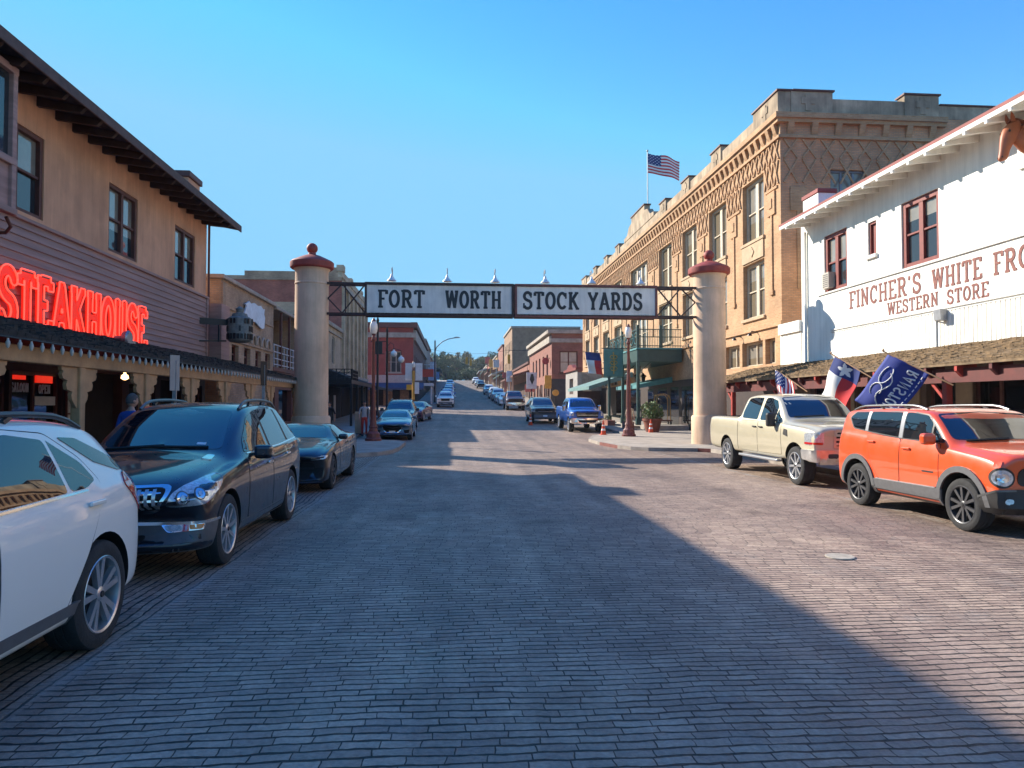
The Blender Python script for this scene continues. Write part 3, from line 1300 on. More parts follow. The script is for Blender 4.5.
    # mirrors
    if 'mirror' in sp:
        my, mz, sx, sz = sp['mirror']
        for s in (-1, 1):
            q = caster(bvh, 90 * s, 0)(my * s, mz)
            x = abs(q[0].x) if q else W
            b = MB()
            b.obox((s * (x + .05 + sx), my - .01, mz + .03), ((1, 0, 0), (0, 1, 0), (0, 0, 1)), (sx, .07, sz))
            o = b.build('mirror', sp.get('mirror_mat', pm), root, bevel=min(sz, .06) * .8, segs=3)
            b = MB()
            b.bar((s * (x - .04), my, mz), (s * (x + .08 + sx * .5), my, mz + .0), .05, .03)
            if sz > .14:
                b.bar((s * (x - .04), my, mz + .16), (s * (x + .08 + sx * .5), my, mz + .16), .05, .03)
            b.build('mirror_arm', M_BLACKP, o)
    # roof rails
    if 'rails' in sp:
        y0, y1, xr, hh, m = sp['rails'][:5]
        for s in (-1, 1):
            if len(sp['rails']) > 5 and s not in sp['rails'][5]:
                continue
            pts = []
            N = 12
            c = caster(bvh, 'top', 0)
            for i in range(N + 1):
                t = i / N
                y = y0 + (y1 - y0) * t
                q = c(s * xr, y)
                lift = hh * min(1, min(t, 1 - t) * 7) ** .7
                pts.append((s * xr, y, (q[0].z if q else 1.7) + lift + .005))
            b = MB()
            b.tube(pts, .021, 8)
            for t in (.33, .66):
                p = pts[int(N * t)]
                b.bar((p[0], p[1] - .04, p[2] - hh), (p[0], p[1] + .04, p[2] - hh * .3), .03, .03)
            b.build('roof_rail', m, root, True)
    key = sp['wheel']
    for y in (0, wb):
        put_wheel(root, key, (W - tw / 2 - .015, y, r), False)
        put_wheel(root, key, (-(W - tw / 2 - .015), y, r), True)
    for fn in sp.get('more', []):
        fn(root, bvh, W)
    return root


def place(root, x, y, z=0.0, rz=0.0, pitch=0.0):
    root.location = (x, y, z)
    root.rotation_euler = (pitch, 0, rz)
    return root
# ---------------------------------------------------------------- the vehicles (front axle at y = 0, nose towards -y)
M_DULLCHROME = mat('dull_chrome', (.60, .60, .60), .30, .85, var=.12, scale=14)
P_WHITE = paint('white_paint', (0.80, 0.77, 0.71), 0, .35)
P_NAVY = paint('black_blue_paint', (0.010, 0.013, 0.022), .4, .25)
P_BLACK = paint('dark_graphite_paint', (0.022, 0.024, 0.028), .5, .3)
P_TAN = paint('champagne_paint', (0.50, 0.45, 0.32), .25, .38)
P_ORANGE = paint('orange_paint', (0.66, 0.075, 0.009), 0, .3)
P_BLUE = paint('royal_blue_paint', (0.012, 0.095, 0.42), .35, .28)
P_STEEL = paint('steel_blue_paint', (0.06, 0.12, 0.19), .5, .3)
P_SILVER = paint('silver_paint', (0.46, 0.47, 0.48), .7, .35)
P_MAROON = paint('maroon_paint', (0.09, 0.016, 0.014), .3, .3)
P_DARKGREY = paint('dark_grey_paint', (0.035, 0.038, 0.042), .4, .3)
P_PURPLE = paint('plum_paint', (0.07, 0.02, 0.07), .3, .3)

make_wheel('suv5', .385, .25, 'double', M_ALLOY, 5)
make_wheel('suv6', .38, .25, 'plain', M_ALLOY, 9)
make_wheel('truck', .415, .29, 'plain', M_ALLOY, 8)
make_wheel('jeep', .36, .235, 'dark10', M_DALLOY, 5)
make_wheel('sport', .35, .26, 'dark10', M_DALLOY, 5)
make_wheel('sedan', .34, .23, 'double', M_ALLOY, 5)


def slats(nm, m, n, x0, x1, z0, z1, az, off, wd, vertical=True):
    def fn(root, bvh, W):
        b = MB()
        for i in range(n):
            t = (i + .5) / n
            if vertical:
                x = x0 + (x1 - x0) * t
                p = [(x - wd / 2, z0), (x + wd / 2, z0), (x + wd / 2, z1), (x - wd / 2, z1)]
            else:
                z = z0 + (z1 - z0) * t
                p = [(x0, z - wd / 2), (x1, z - wd / 2), (x1, z + wd / 2), (x0, z + wd / 2)]
            drape(b, bvh, p, az, off, .035, rim=.02)
        b.build(nm, m, root, True)
    return fn


def box_part(nm, m, boxes, bevel=.01, parent_name=None):
    def fn(root, bvh, W):
        b = MB()
        for q in boxes:
            b.box(*q)
        b.build(nm, m, root, bevel=bevel, segs=2)
    return fn


def round_lamps(x, z, r, az, off, ring, lens):
    def fn(root, bvh, W):
        for s in (-1, 1):
            a = az * s
            c = [(x * s + r * 1.28 * math.cos(2 * math.pi * i / 28), z + r * 1.28 * math.sin(2 * math.pi * i / 28)) for i in range(28)]
            d = [(x * s + r * math.cos(2 * math.pi * i / 28), z + r * math.sin(2 * math.pi * i / 28)) for i in range(28)]
            e = [(x * s + r * .55 * math.cos(2 * math.pi * i / 20), z + r * .55 * math.sin(2 * math.pi * i / 20)) for i in range(20)]
            b = MB()
            drape(b, bvh, c, a, off, .06, rim=.05)
            o = b.build('headlight', ring, root, True)
            b = MB()
            drape(b, bvh, d, a, off + .012, .06, rim=.02)
            b.build('lens', lens, o, True)
            b = MB()
            drape(b, bvh, e, a, off + .018, .06, rim=.01)
            b.build('reflector', M_CHROME, o, True)
    return fn


def lamp_bowls(az, pts, off):
    """round reflectors behind the clear cover of a headlight"""
    def fn(root, bvh, W):
        for s in (-1, 1):
            hl = [c for c in root.children if c.name.split('.')[0] == 'headlight']
            par = hl[0 if s > 0 else min(1, len(hl) - 1)] if hl else root
            for (x, z, r) in pts:
                for (k, m, o) in ((1.0, M_GREYPL, off), (.8, M_CHROME, off + .003), (.35, M_LAMP, off + .007)):
                    b = MB()
                    drape(b, bvh, [(x * s + r * k * math.cos(2 * math.pi * i / 20), z + r * k * math.sin(2 * math.pi * i / 20)) for i in range(20)], az * s, o, .07, rim=.003)
                    b.build('bulb' if k < .5 else 'reflector', m, par, True)
    return fn


S_CROSSOVER = dict(   # the big dark seven-seater
    wb=3.02, r=.385, tw=.25, gap=.045, paint=P_NAVY, sf=.42, sr=.2, wheel='suv6',
    st=[(-1.06, .42, .70, .82, .80, .50, .05), (-1.00, .30, .78, .92, .92, .62, .06), (-.80, .25, .88, 1.02, .975, .72, .08), (-.40, .24, .97, 1.10, 1.0, .78, .09), (.2, .24, 1.03, 1.17, 1.0, .80, .09), (.50, .24, 1.06, 1.20, 1.0, .81, .09),
        (.66, .24, 1.075, 1.28, 1.0, .80, .08), (1.05, .24, 1.09, 1.50, 1.0, .765, .06), (1.50, .24, 1.11, 1.71, 1.0, .725, .05), (1.80, .24, 1.12, 1.765, 1.0, .715, .05), (2.5, .24, 1.14, 1.79, 1.0, .705, .05), (3.2, .24, 1.18, 1.765, 1.0, .69, .05),
        (3.62, .25, 1.20, 1.70, .99, .665, .05), (3.86, .26, 1.18, 1.48, .97, .66, .05), (3.98, .28, 1.08, 1.22, .95, .70, .04), (4.03, .34, .95, 1.02, .92, .74, .03), (4.05, .45, .80, .88, .86, .72, .03)],
    ws=[(0, 1.235), (.70, 1.215), (.585, 1.655), (0, 1.70)],
    rw=[(0, 1.27), (.62, 1.25), (.56, 1.60), (0, 1.64)],
    dlo=[(.86, 1.165), (1.02, 1.31), (1.46, 1.575), (1.85, 1.665), (2.6, 1.685), (3.2, 1.655), (3.58, 1.56), (3.70, 1.36), (3.52, 1.25), (2.4, 1.19)],
    pillars=[(1.86, 1.95), (2.86, 2.95)],
    doors=[dict(poly=[(.72, .40), (1.88, .38), (1.88, 1.13), (.78, 1.09)], handle=(1.70, .98)), dict(poly=[(1.91, .38), (2.55, .39), (2.80, .75), (2.92, 1.16), (1.91, 1.135)], handle=(2.74, 1.03))],
    handle_mat=M_CHROME,
    extras=[
        ('grille', M_CHROME, 0, [(-.65, .95), (.65, .95), (.64, .83), (.48, .65), (-.48, .65), (-.64, .83)], .010, False, .09),
        ('grille_mesh', M_SEAM, 0, [(-.615, .925), (.615, .925), (.605, .83), (.46, .675), (-.46, .675), (-.605, .83)], .014, False, .08),
        ('headlight', M_LAMP, 38, [(-.03, .75), (.08, .715), (.38, .735), (.63, .90), (.67, 1.01), (.48, .985), (.18, .925), (.03, .86)], .006, True, .05),
        ('bumper_trim', M_CHROME, 0, [(-.80, .565), (.80, .565), (.80, .530), (-.80, .530)], .012, False, .01),
        ('bumper_trim', M_CHROME, 45, [(-.06, .562), (.46, .575), (.46, .548), (-.06, .528)], .013, True, .01),
        ('lower_bumper', M_GREYPL, 0, [(-.74, .53), (.74, .53), (.72, .28), (-.72, .28)], .006, False, .03),
        ('lower_bumper', M_GREYPL, 45, [(-.06, .53), (.44, .545), (.37, .28), (-.06, .28)], .007, True, .03),
        ('air_intake', M_SEAM, 0, [(-.42, .44), (.42, .44), (.36, .33), (-.36, .33)], .010, False, .05),
        ('fog_lamp', M_CHROME, 40, [(-.02, .535), (.34, .545), (.32, .485), (.02, .455)], .013, True, .02),
        ('fog_lens', M_LAMP, 40, [(.00, .525), (.14, .53), (.13, .475), (.02, .47)], .017, True, .02),
        ('indicator', M_AMBER, 40, [(.20, .535), (.32, .54), (.30, .49), (.20, .485)], .017, True, .015),
        ('sill_panel', M_GREYPL, 90, [(.46, .40), (2.56, .40), (2.56, .27), (.46, .27)], .006, True, .02),
        ('hood_vent', M_CHROME, 'top', [(.60, .22), (.70, .24), (.68, .46), (.60, .44)], .010, True, .03),
        ('window_trim', M_CHROME, 90, [(.90, 1.155), (2.4, 1.180), (3.5, 1.235), (3.5, 1.222), (2.4, 1.167), (.90, 1.14)], .009, True, .004),
        ('wiper', M_SEAM, 0, [(-.60, 1.225), (-.60, 1.212), (.05, 1.245), (.05, 1.262)], .02, False, .004),
        ('wiper', M_SEAM, 0, [(-.05, 1.25), (-.05, 1.237), (.55, 1.225), (.55, 1.24)], .02, False, .004),
        ('badge', M_WHITEPL, 0, [(.40, 1.29), (.50, 1.285), (.50, 1.262), (.40, 1.267)], .008, False, .004),
        ('taillight', M_REDLENS, 140, [(.28, .92), (.60, .94), (.58, 1.16), (.40, 1.14)], .006, True, .03)],
    more=[slats('grille_slat', M_ALLOY, 19, -.56, .56, .735, .905, 0, .024, .028), lamp_bowls(38, [(.14, .81, .068), (.32, .84, .060)], .008)],
    mirror=(1.02, 1.13, .11, .085), mirror_mat=P_NAVY, rails=(1.55, 3.45, .62, .055, M_RAIL))

S_WHITE = dict(       # the white crossover, seen from its back quarter
    wb=2.86, r=.375, tw=.245, gap=.06, paint=P_WHITE, sf=.3, sr=.26, wheel='suv5',
    st=[(-.95, .42, .70, .82, .80, .55, .05), (-.88, .30, .78, .92, .87, .62, .06), (-.6, .26, .90, 1.02, .91, .70, .08), (.2, .25, 1.0, 1.12, .92, .74, .08), (.5, .25, 1.03, 1.16, .92, .75, .08),
        (.9, .25, 1.05, 1.40, .92, .72, .06), (1.4, .25, 1.07, 1.60, .92, .66, .05), (1.8, .25, 1.08, 1.66, .92, .64, .05), (2.4, .25, 1.10, 1.675, .92, .635, .05), (2.9, .25, 1.12, 1.655, .92, .625, .05),
        (3.25, .26, 1.14, 1.605, .915, .615, .05), (3.45, .27, 1.14, 1.54, .91, .61, .05), (3.60, .28, 1.13, 1.37, .90, .62, .04), (3.72, .30, 1.06, 1.18, .885, .66, .04), (3.79, .34, .92, 1.0, .85, .66, .03), (3.82, .44, .76, .86, .80, .64, .03)],
    ws=[(0, 1.20), (.66, 1.18), (.54, 1.58), (0, 1.62)],
    rw=[(0, 1.20), (.60, 1.19), (.545, 1.50), (0, 1.55)],
    dlo=[(.75, 1.14), (1.2, 1.42), (1.6, 1.535), (2.1, 1.555), (2.5, 1.50), (2.78, 1.33), (2.86, 1.20), (2.7, 1.155), (1.6, 1.13)],
    pillars=[(1.62, 1.72), (2.46, 2.50)],
    doors=[dict(poly=[(.62, .40), (1.62, .38), (1.62, 1.12), (.66, 1.10)], handle=(1.42, 1.0)), dict(poly=[(1.65, .38), (2.35, .39), (2.62, .72), (2.92, 1.18), (2.80, 1.36), (2.52, 1.545), (2.1, 1.585), (1.65, 1.57)], handle=(2.74, 1.045))],
    extras=[
        ('quarter_window', M_CARGLASS, 90, [(2.66, 1.515), (2.90, 1.50), (3.30, 1.34), (3.46, 1.225), (3.28, 1.235), (2.98, 1.32)], .006, True, .03),
        ('headlight', M_LAMP, 38, [(-.10, .73), (.34, .735), (.62, .90), (.60, 1.0), (.12, .90)], .006, True, .05),
        ('taillight', M_REDLENS, 127, [(.44, .90), (.70, .86), (.84, .95), (1.0, 1.13), (.88, 1.22), (.52, 1.20)], .012, True, .04),
        ('reverse_lens', M_LAMP, 127, [(.50, .93), (.62, .91), (.66, .99), (.54, 1.0)], .016, True, .02),
        ('sill_panel', M_GREYPL, 90, [(.40, .42), (2.55, .42), (2.48, .26), (.40, .26)], .008, True, .02),
        ('rear_bumper', M_GREYPL, 128, [(.14, .46), (.62, .46), (.55, .30), (.14, .30)], .008, True, .03),
        ('rear_bumper', M_GREYPL, 180, [(-.70, .46), (.70, .46), (.68, .30), (-.68, .30)], .007, False, .03),
        ('window_trim', M_CHROME, 90, [(.78, 1.145), (1.6, 1.122), (2.7, 1.148), (2.7, 1.133), (1.6, 1.107), (.78, 1.13)], .010, True, .004)],
    mirror=(.85, 1.1, .10, .08), rails=(1.0, 3.15, .57, .05, M_DALLOY))

S_JEEP = dict(
    wb=2.57, r=.36, tw=.235, gap=.075, paint=P_ORANGE, sf=.16, sr=.10, wheel='jeep',
    st=[(-.84, .50, .84, 1.00, .84, .70, .02), (-.81, .34, .94, 1.09, .875, .74, .03), (-.60, .29, 1.02, 1.14, .89, .77, .04), (.0, .28, 1.08, 1.18, .90, .79, .04), (.20, .28, 1.10, 1.20, .90, .80, .04), (.30, .28, 1.11, 1.26, .90, .80, .04),
        (.62, .28, 1.12, 1.54, .90, .775, .03), (.80, .28, 1.13, 1.655, .90, .765, .03), (1.05, .28, 1.15, 1.695, .90, .76, .03), (2.0, .28, 1.18, 1.70, .90, .755, .03), (2.8, .28, 1.22, 1.68, .90, .75, .03), (3.14, .29, 1.24, 1.66, .895, .745, .03),
        (3.20, .30, 1.24, 1.61, .89, .745, .03), (3.27, .32, 1.14, 1.32, .885, .77, .02), (3.31, .40, 1.02, 1.10, .87, .78, .02), (3.32, .5, .88, .96, .84, .76, .02)],
    ws=[(0, 1.25), (.75, 1.24), (.69, 1.60), (0, 1.635)],
    rw=[(0, 1.26), (.64, 1.26), (.62, 1.54), (0, 1.58)],
    dlo=[(.42, 1.20), (.66, 1.43), (.84, 1.575), (1.2, 1.615), (2.1, 1.62), (2.78, 1.605), (2.92, 1.51), (2.74, 1.34), (2.2, 1.285), (1.3, 1.215)],
    dlo_out=[(.38, 1.185), (.64, 1.44), (.82, 1.592), (1.2, 1.633), (2.1, 1.638), (2.80, 1.622), (2.96, 1.51), (2.76, 1.32), (2.2, 1.265), (1.3, 1.195)],
    pillars=[(.66, .70), (1.34, 1.46), (2.30, 2.40)], glass_r=.03,
    doors=[dict(poly=[(.46, .55), (1.36, .53), (1.36, 1.20), (.46, 1.17)], handle=(1.20, 1.06)), dict(poly=[(1.39, .53), (1.96, .54), (2.16, .80), (2.32, 1.255), (1.39, 1.20)], handle=(2.14, 1.12))],
    flare=(M_GREYPL, .085, .024),
    extras=[
        ('sill_cladding', M_GREYPL, 90, [(.40, .53), (2.12, .52), (2.06, .29), (.44, .29)], .020, True, .02),
        ('sill_trim', M_ALLOY, 90, [(.52, .545), (2.0, .535), (2.0, .520), (.52, .530)], .024, True, .003),
        ('grille', M_BLACKP, 0, [(-.62, .92), (.62, .92), (.62, .68), (-.62, .68)], .010, False, .10),
        ('front_bumper', M_BLACKP, 0, [(-.80, .60), (-.66, .64), (.66, .64), (.80, .60), (.78, .33), (-.78, .33)], .022, False, .03),
        ('front_bumper', M_BLACKP, 50, [(-.10, .61), (.10, .615), (.30, .50), (.30, .33), (-.10, .33)], .022, True, .03),
        ('bumper_trim', M_RAIL, 50, [(-.10, .64), (.08, .635), (.32, .53), (.31, .505), (.07, .61), (-.10, .615)], .026, True, .006),
        ('fog_lamp', M_LAMP, 20, [(.42, .52), (.52, .52), (.52, .45), (.42, .45)], .03, True, .05),
        ('side_marker', paint('orange_paint', (0, 0, 0)), 75, [(-.42, .91), (-.33, .91), (-.33, 1.0), (-.42, 1.0)], .010, True, .02),
        ('window_pillar', M_ALLOY, 90, [(1.355, 1.215), (1.445, 1.22), (1.445, 1.62), (1.355, 1.62)], .007, True, .01),  # pale alloy stands in for reflections on the gloss black pillars, here and below
        ('window_pillar', M_ALLOY, 90, [(2.31, 1.29), (2.39, 1.295), (2.39, 1.615), (2.31, 1.618)], .007, True, .01),
        ('fender_badge', M_BLACKP, 90, [(.56, .74), (.82, .74), (.82, .765), (.56, .765)], .007, True, .004),
        ('wiper', M_SEAM, 0, [(-.60, 1.23), (-.60, 1.215), (.05, 1.24), (.05, 1.258)], .02, False, .004),
        ('taillight', M_REDLENS, 150, [(.50, .96), (.72, .96), (.72, 1.17), (.50, 1.17)], .012, True, .03)],
    more=[slats('grille_slat', P_ORANGE, 6, -.50, .50, .70, .905, 0, .020, .055), round_lamps(.40, .79, .105, 28, .014, M_BLACKP, M_LAMP)],
    mirror=(.56, 1.21, .10, .085), rails=(1.0, 3.0, .66, .05, M_RAIL))

S_TRUCK = dict(
    wb=3.9, r=.415, tw=.29, gap=.085, paint=P_TAN, sf=.12, sr=.05, wheel='truck',
    st=[(-1.00, .62, 1.06, 1.19, .96, .82, .03), (-.95, .52, 1.16, 1.29, .985, .85, .04), (-.6, .50, 1.22, 1.34, .995, .86, .05), (.2, .50, 1.26, 1.38, 1.0, .87, .05), (.55, .50, 1.28, 1.41, 1.0, .87, .06), (.68, .50, 1.30, 1.48, 1.0, .86, .06),
        (1.05, .50, 1.31, 1.80, 1.0, .78, .05), (1.30, .50, 1.32, 1.95, 1.0, .745, .05), (1.6, .50, 1.32, 2.0, 1.0, .735, .05), (2.4, .50, 1.33, 2.02, 1.0, .73, .05), (2.95, .50, 1.33, 1.99, 1.0, .735, .05), (3.06, .50, 1.33, 1.95, 1.0, .74, .05),
        (3.10, .50, 1.34, 1.60, 1.0, .82, .03), (3.12, .50, 1.36, 1.425, 1.0, .95, .01), (3.25, .50, 1.36, 1.425, 1.0, .955, .01), (4.4, .50, 1.37, 1.43, 1.0, .955, .01), (5.15, .52, 1.37, 1.43, .995, .95, .01), (5.22, .56, 1.34, 1.40, .98, .93, .01), (5.24, .62, 1.25, 1.32, .95, .9, .01)],
    bed=(-.80, .80, 3.26, 5.10, .80, 1.9),
    ws=[(0, 1.47), (.77, 1.445), (.66, 1.90), (0, 1.945)],
    rw=[(0, 1.50), (.62, 1.50), (.60, 1.90), (0, 1.92)],
    dlo=[(.80, 1.36), (1.06, 1.64), (1.26, 1.83), (1.6, 1.895), (2.5, 1.91), (2.86, 1.885), (2.96, 1.55), (2.94, 1.40), (1.6, 1.36)],
    pillars=[(1.06, 1.09), (1.86, 2.02)], surround=False, glass_r=.06,
    doors=[dict(poly=[(.62, .62), (1.88, .60), (1.88, 1.335), (.66, 1.32)], handle=(1.70, 1.20)), dict(poly=[(1.91, .60), (2.95, .60), (2.97, 1.34), (1.91, 1.335)], handle=(2.06, 1.20))],
    handle_mat=M_BLACKP,
    extras=[
        ('grille', M_DULLCHROME, 0, [(-.58, 1.22), (.58, 1.22), (.58, .84), (-.58, .84)], .016, False, .04),
        ('grille_mesh', M_SEAM, 0, [(-.53, 1.17), (-.18, 1.17), (-.18, .88), (-.53, .88)], .020, True, .03),
        ('headlight', M_LAMP, 22, [(.40, 1.16), (.66, 1.15), (.74, 1.13), (.74, .90), (.40, .90)], .010, True, .03),
        ('indicator', M_REDLENS, 22, [(.42, .955), (.74, .955), (.74, .91), (.42, .91)], .014, True, .01),
        ('front_bumper', M_DULLCHROME, 0, [(-.90, .80), (.90, .80), (.88, .54), (-.88, .54)], .05, False, .04),
        ('front_bumper', M_DULLCHROME, 45, [(-.10, .80), (.44, .80), (.42, .60), (-.10, .56)], .045, True, .03),
        ('fog_lamp', M_BLACKP, 0, [(.50, .72), (.72, .72), (.72, .61), (.50, .61)], .058, True, .04),
        ('fender_vent', M_BLACKP, 90, [(.30, 1.03), (.52, 1.07), (.50, 1.20), (.34, 1.18)], .010, True, .02),
        ('bed_gap', M_SEAM, 90, [(3.115, .60), (3.135, .60), (3.135, 1.36), (3.115, 1.36)], .003, True, .004),
        ('fender_crease', P_TAN, 90, [(.62, .80), (3.1, .80), (3.1, .775), (.62, .775)], .006, True, .006),
        ('taillight', M_REDLENS, 150, [(.30, .84), (.56, .84), (.56, 1.26), (.30, 1.26)], .010, True, .03),
        ('wiper', M_SEAM, 0, [(-.66, 1.46), (-.66, 1.445), (.05, 1.475), (.05, 1.495)], .02, False, .004)],
    more=[slats('grille_bar', M_DULLCHROME, 3, -.56, .56, .88, 1.16, 0, .03, .05, False),
          box_part('running_board', M_ALLOY, [(-1.05, -.90, .75, 2.95, .44, .50), (.90, 1.05, .75, 2.95, .44, .50)], .02)],
    mirror=(.98, 1.36, .10, .16), mirror_mat=M_BLACKP)

S_COUPE = dict(
    wb=2.81, r=.35, tw=.26, gap=.04, paint=P_BLACK, sf=.30, sr=.15, wheel='sport',
    st=[(-.95, .30, .62, .70, .84, .60, .03), (-.90, .20, .70, .78, .91, .68, .04), (-.6, .17, .80, .88, .94, .74, .05), (.0, .16, .88, .95, .95, .78, .05), (.7, .16, .92, 1.0, .95, .79, .05), (.88, .16, .93, 1.04, .95, .77, .05),
        (1.3, .16, .95, 1.22, .95, .68, .04), (1.65, .16, .96, 1.31, .95, .62, .04), (2.1, .16, .97, 1.33, .95, .60, .04), (2.6, .17, .99, 1.26, .955, .62, .04), (3.1, .18, 1.02, 1.12, .955, .70, .03), (3.5, .20, 1.02, 1.08, .95, .76, .02), (3.78, .24, .98, 1.05, .93, .78, .02), (3.85, .30, .88, .95, .90, .76, .02), (3.87, .40, .75, .82, .85, .72, .02)],
    ws=[(0, 1.03), (.66, 1.01), (.54, 1.245), (0, 1.285)],
    rw=[(0, 1.12), (.5, 1.12), (.5, 1.22), (0, 1.24)],
    dlo=[(1.05, 1.0), (1.35, 1.17), (1.7, 1.255), (2.2, 1.265), (2.55, 1.19), (2.62, 1.06), (2.0, 1.02)], pillars=[(2.10, 2.16)],
    doors=[dict(poly=[(.85, .32), (2.15, .30), (2.20, 1.0), (.88, .95)], handle=(1.98, .88))],
    extras=[
        ('grille', M_SEAM, 0, [(-.62, .60), (.62, .60), (.70, .52), (.55, .26), (-.55, .26), (-.70, .52)], .010, False, .05),
        ('grille_bar', P_BLACK, 0, [(-.66, .50), (.66, .50), (.66, .455), (-.66, .455)], .022, False, .01),
        ('headlight', M_LAMP, 25, [(.24, .64), (.52, .66), (.62, .72), (.52, .725), (.24, .69)], .008, True, .02),
        ('air_intake', M_SEAM, 35, [(.14, .48), (.34, .50), (.30, .28), (.18, .28)], .010, True, .03),
        ('splitter', M_BLACKP, 0, [(-.82, .23), (.82, .23), (.80, .18), (-.80, .18)], .03, False, .01),
        ('taillight', M_REDLENS, 160, [(.25, .80), (.65, .80), (.65, .9), (.25, .9)], .01, True, .02)],
    mirror=(1.10, 1.0, .10, .06))

S_SEDAN = dict(
    wb=2.9, r=.34, tw=.23, gap=.05, paint=P_STEEL, sf=.30, sr=.2, wheel='sedan', detail=1,
    st=[(-.92, .34, .66, .76, .80, .58, .04), (-.86, .24, .74, .84, .88, .66, .05), (-.6, .20, .84, .93, .92, .72, .06), (.0, .19, .92, 1.0, .93, .76, .06), (.66, .19, .95, 1.05, .93, .77, .06), (.84, .19, .96, 1.10, .93, .755, .05),
        (1.3, .19, .98, 1.32, .93, .67, .04), (1.65, .19, .99, 1.43, .93, .62, .04), (2.2, .19, 1.0, 1.465, .93, .60, .04), (2.8, .19, 1.01, 1.41, .93, .60, .04), (3.3, .20, 1.02, 1.20, .93, .66, .04), (3.5, .21, 1.02, 1.10, .92, .72, .03), (3.9, .24, 1.0, 1.06, .90, .74, .03), (4.0, .30, .9, .96, .87, .72, .02), (4.02, .4, .78, .84, .82, .7, .02)],
    ws=[(0, 1.09), (.66, 1.07), (.53, 1.36), (0, 1.41)],
    rw=[(0, 1.16), (.55, 1.15), (.5, 1.33), (0, 1.38)],
    dlo=[(.98, 1.04), (1.3, 1.23), (1.7, 1.36), (2.2, 1.385), (2.7, 1.345), (3.1, 1.20), (3.2, 1.08), (2.0, 1.05)], pillars=[(1.82, 1.92)],
    doors=[dict(poly=[(.75, .34), (1.86, .32), (1.86, 1.03), (.80, 1.0)], handle=(1.7, .92)), dict(poly=[(1.89, .32), (2.6, .33), (2.85, .7), (2.95, 1.04), (1.89, 1.03)], handle=(2.7, .94))],
    extras=[
        ('grille', M_CHROME, 0, [(-.46, .74), (.46, .74), (.50, .60), (.30, .36), (-.30, .36), (-.50, .60)], .012, False, .05),
        ('grille_mesh', M_SEAM, 0, [(-.42, .71), (.42, .71), (.455, .60), (.275, .385), (-.275, .385), (-.455, .60)], .016, False, .05),
        ('headlight', M_LAMP, 35, [(.04, .70), (.34, .72), (.52, .80), (.46, .83), (.06, .77)], .008, True, .02),
        ('air_intake', M_SEAM, 30, [(.16, .50), (.42, .52), (.38, .34), (.18, .34)], .010, True, .03),
        ('number_plate', M_WHITEPL, 0, [(-.15, .46), (.15, .46), (.15, .37), (-.15, .37)], .022, False, .01),
        ('taillight', M_REDLENS, 160, [(.25, .80), (.65, .80), (.65, .92), (.25, .92)], .01, True, .02)],
    mirror=(1.05, 1.04, .10, .07))

S_SUV = dict(
    wb=2.95, r=.39, tw=.26, gap=.06, paint=P_DARKGREY, sf=.20, sr=.1, wheel='suv5', detail=1,
    st=[(-.92, .50, .92, 1.04, .88, .68, .03), (-.86, .36, 1.02, 1.13, .95, .74, .04), (-.5, .30, 1.10, 1.20, .99, .78, .05), (.4, .30, 1.16, 1.26, 1.0, .80, .05), (.58, .30, 1.18, 1.33, 1.0, .79, .05), (1.05, .30, 1.19, 1.66, 1.0, .72, .05),
        (1.35, .30, 1.20, 1.80, 1.0, .70, .05), (2.4, .30, 1.22, 1.86, 1.0, .69, .05), (3.4, .30, 1.25, 1.83, 1.0, .68, .05), (3.75, .32, 1.25, 1.70, .99, .70, .04), (3.92, .36, 1.1, 1.25, .97, .75, .03), (3.96, .48, .95, 1.05, .93, .74, .03)],
    ws=[(0, 1.31), (.74, 1.29), (.62, 1.74), (0, 1.79)],
    rw=[(0, 1.32), (.6, 1.32), (.58, 1.70), (0, 1.74)],
    dlo=[(.76, 1.25), (1.05, 1.52), (1.35, 1.70), (2.2, 1.755), (3.2, 1.735), (3.62, 1.62), (3.62, 1.33), (2.0, 1.27)], pillars=[(1.76, 1.86), (2.76, 2.88)],
    doors=[dict(poly=[(.55, .5), (1.80, .48), (1.80, 1.235), (.6, 1.22)], handle=(1.62, 1.10)), dict(poly=[(1.83, .48), (2.5, .49), (2.7, .85), (2.80, 1.25), (1.83, 1.235)], handle=(2.64, 1.12))],
    extras=[
        ('grille', M_BLACKP, 0, [(-.50, 1.02), (.50, 1.02), (.46, .74), (-.46, .74)], .012, False, .04),
        ('grille_bar', M_CHROME, 0, [(-.50, .91), (.50, .91), (.50, .86), (-.50, .86)], .020, False, .01),
        ('headlight', M_LAMP, 25, [(.34, 1.0), (.68, 1.0), (.72, .86), (.34, .84)], .008, True, .03),
        ('front_bumper', M_GREYPL, 0, [(-.80, .66), (.80, .66), (.78, .38), (-.78, .38)], .02, False, .03),
        ('number_plate', M_WHITEPL, 0, [(-.15, .62), (.15, .62), (.15, .50), (-.15, .50)], .03, False, .01),
        ('taillight', M_REDLENS, 150, [(.48, 1.0), (.68, 1.0), (.68, 1.3), (.48, 1.3)], .012, True, .03)],
    mirror=(.9, 1.22, .11, .09), rails=(1.5, 3.5, .60, .05, M_DALLOY))


def spec(base, **kw):
    d = dict(base)
    d.update(kw)
    return d


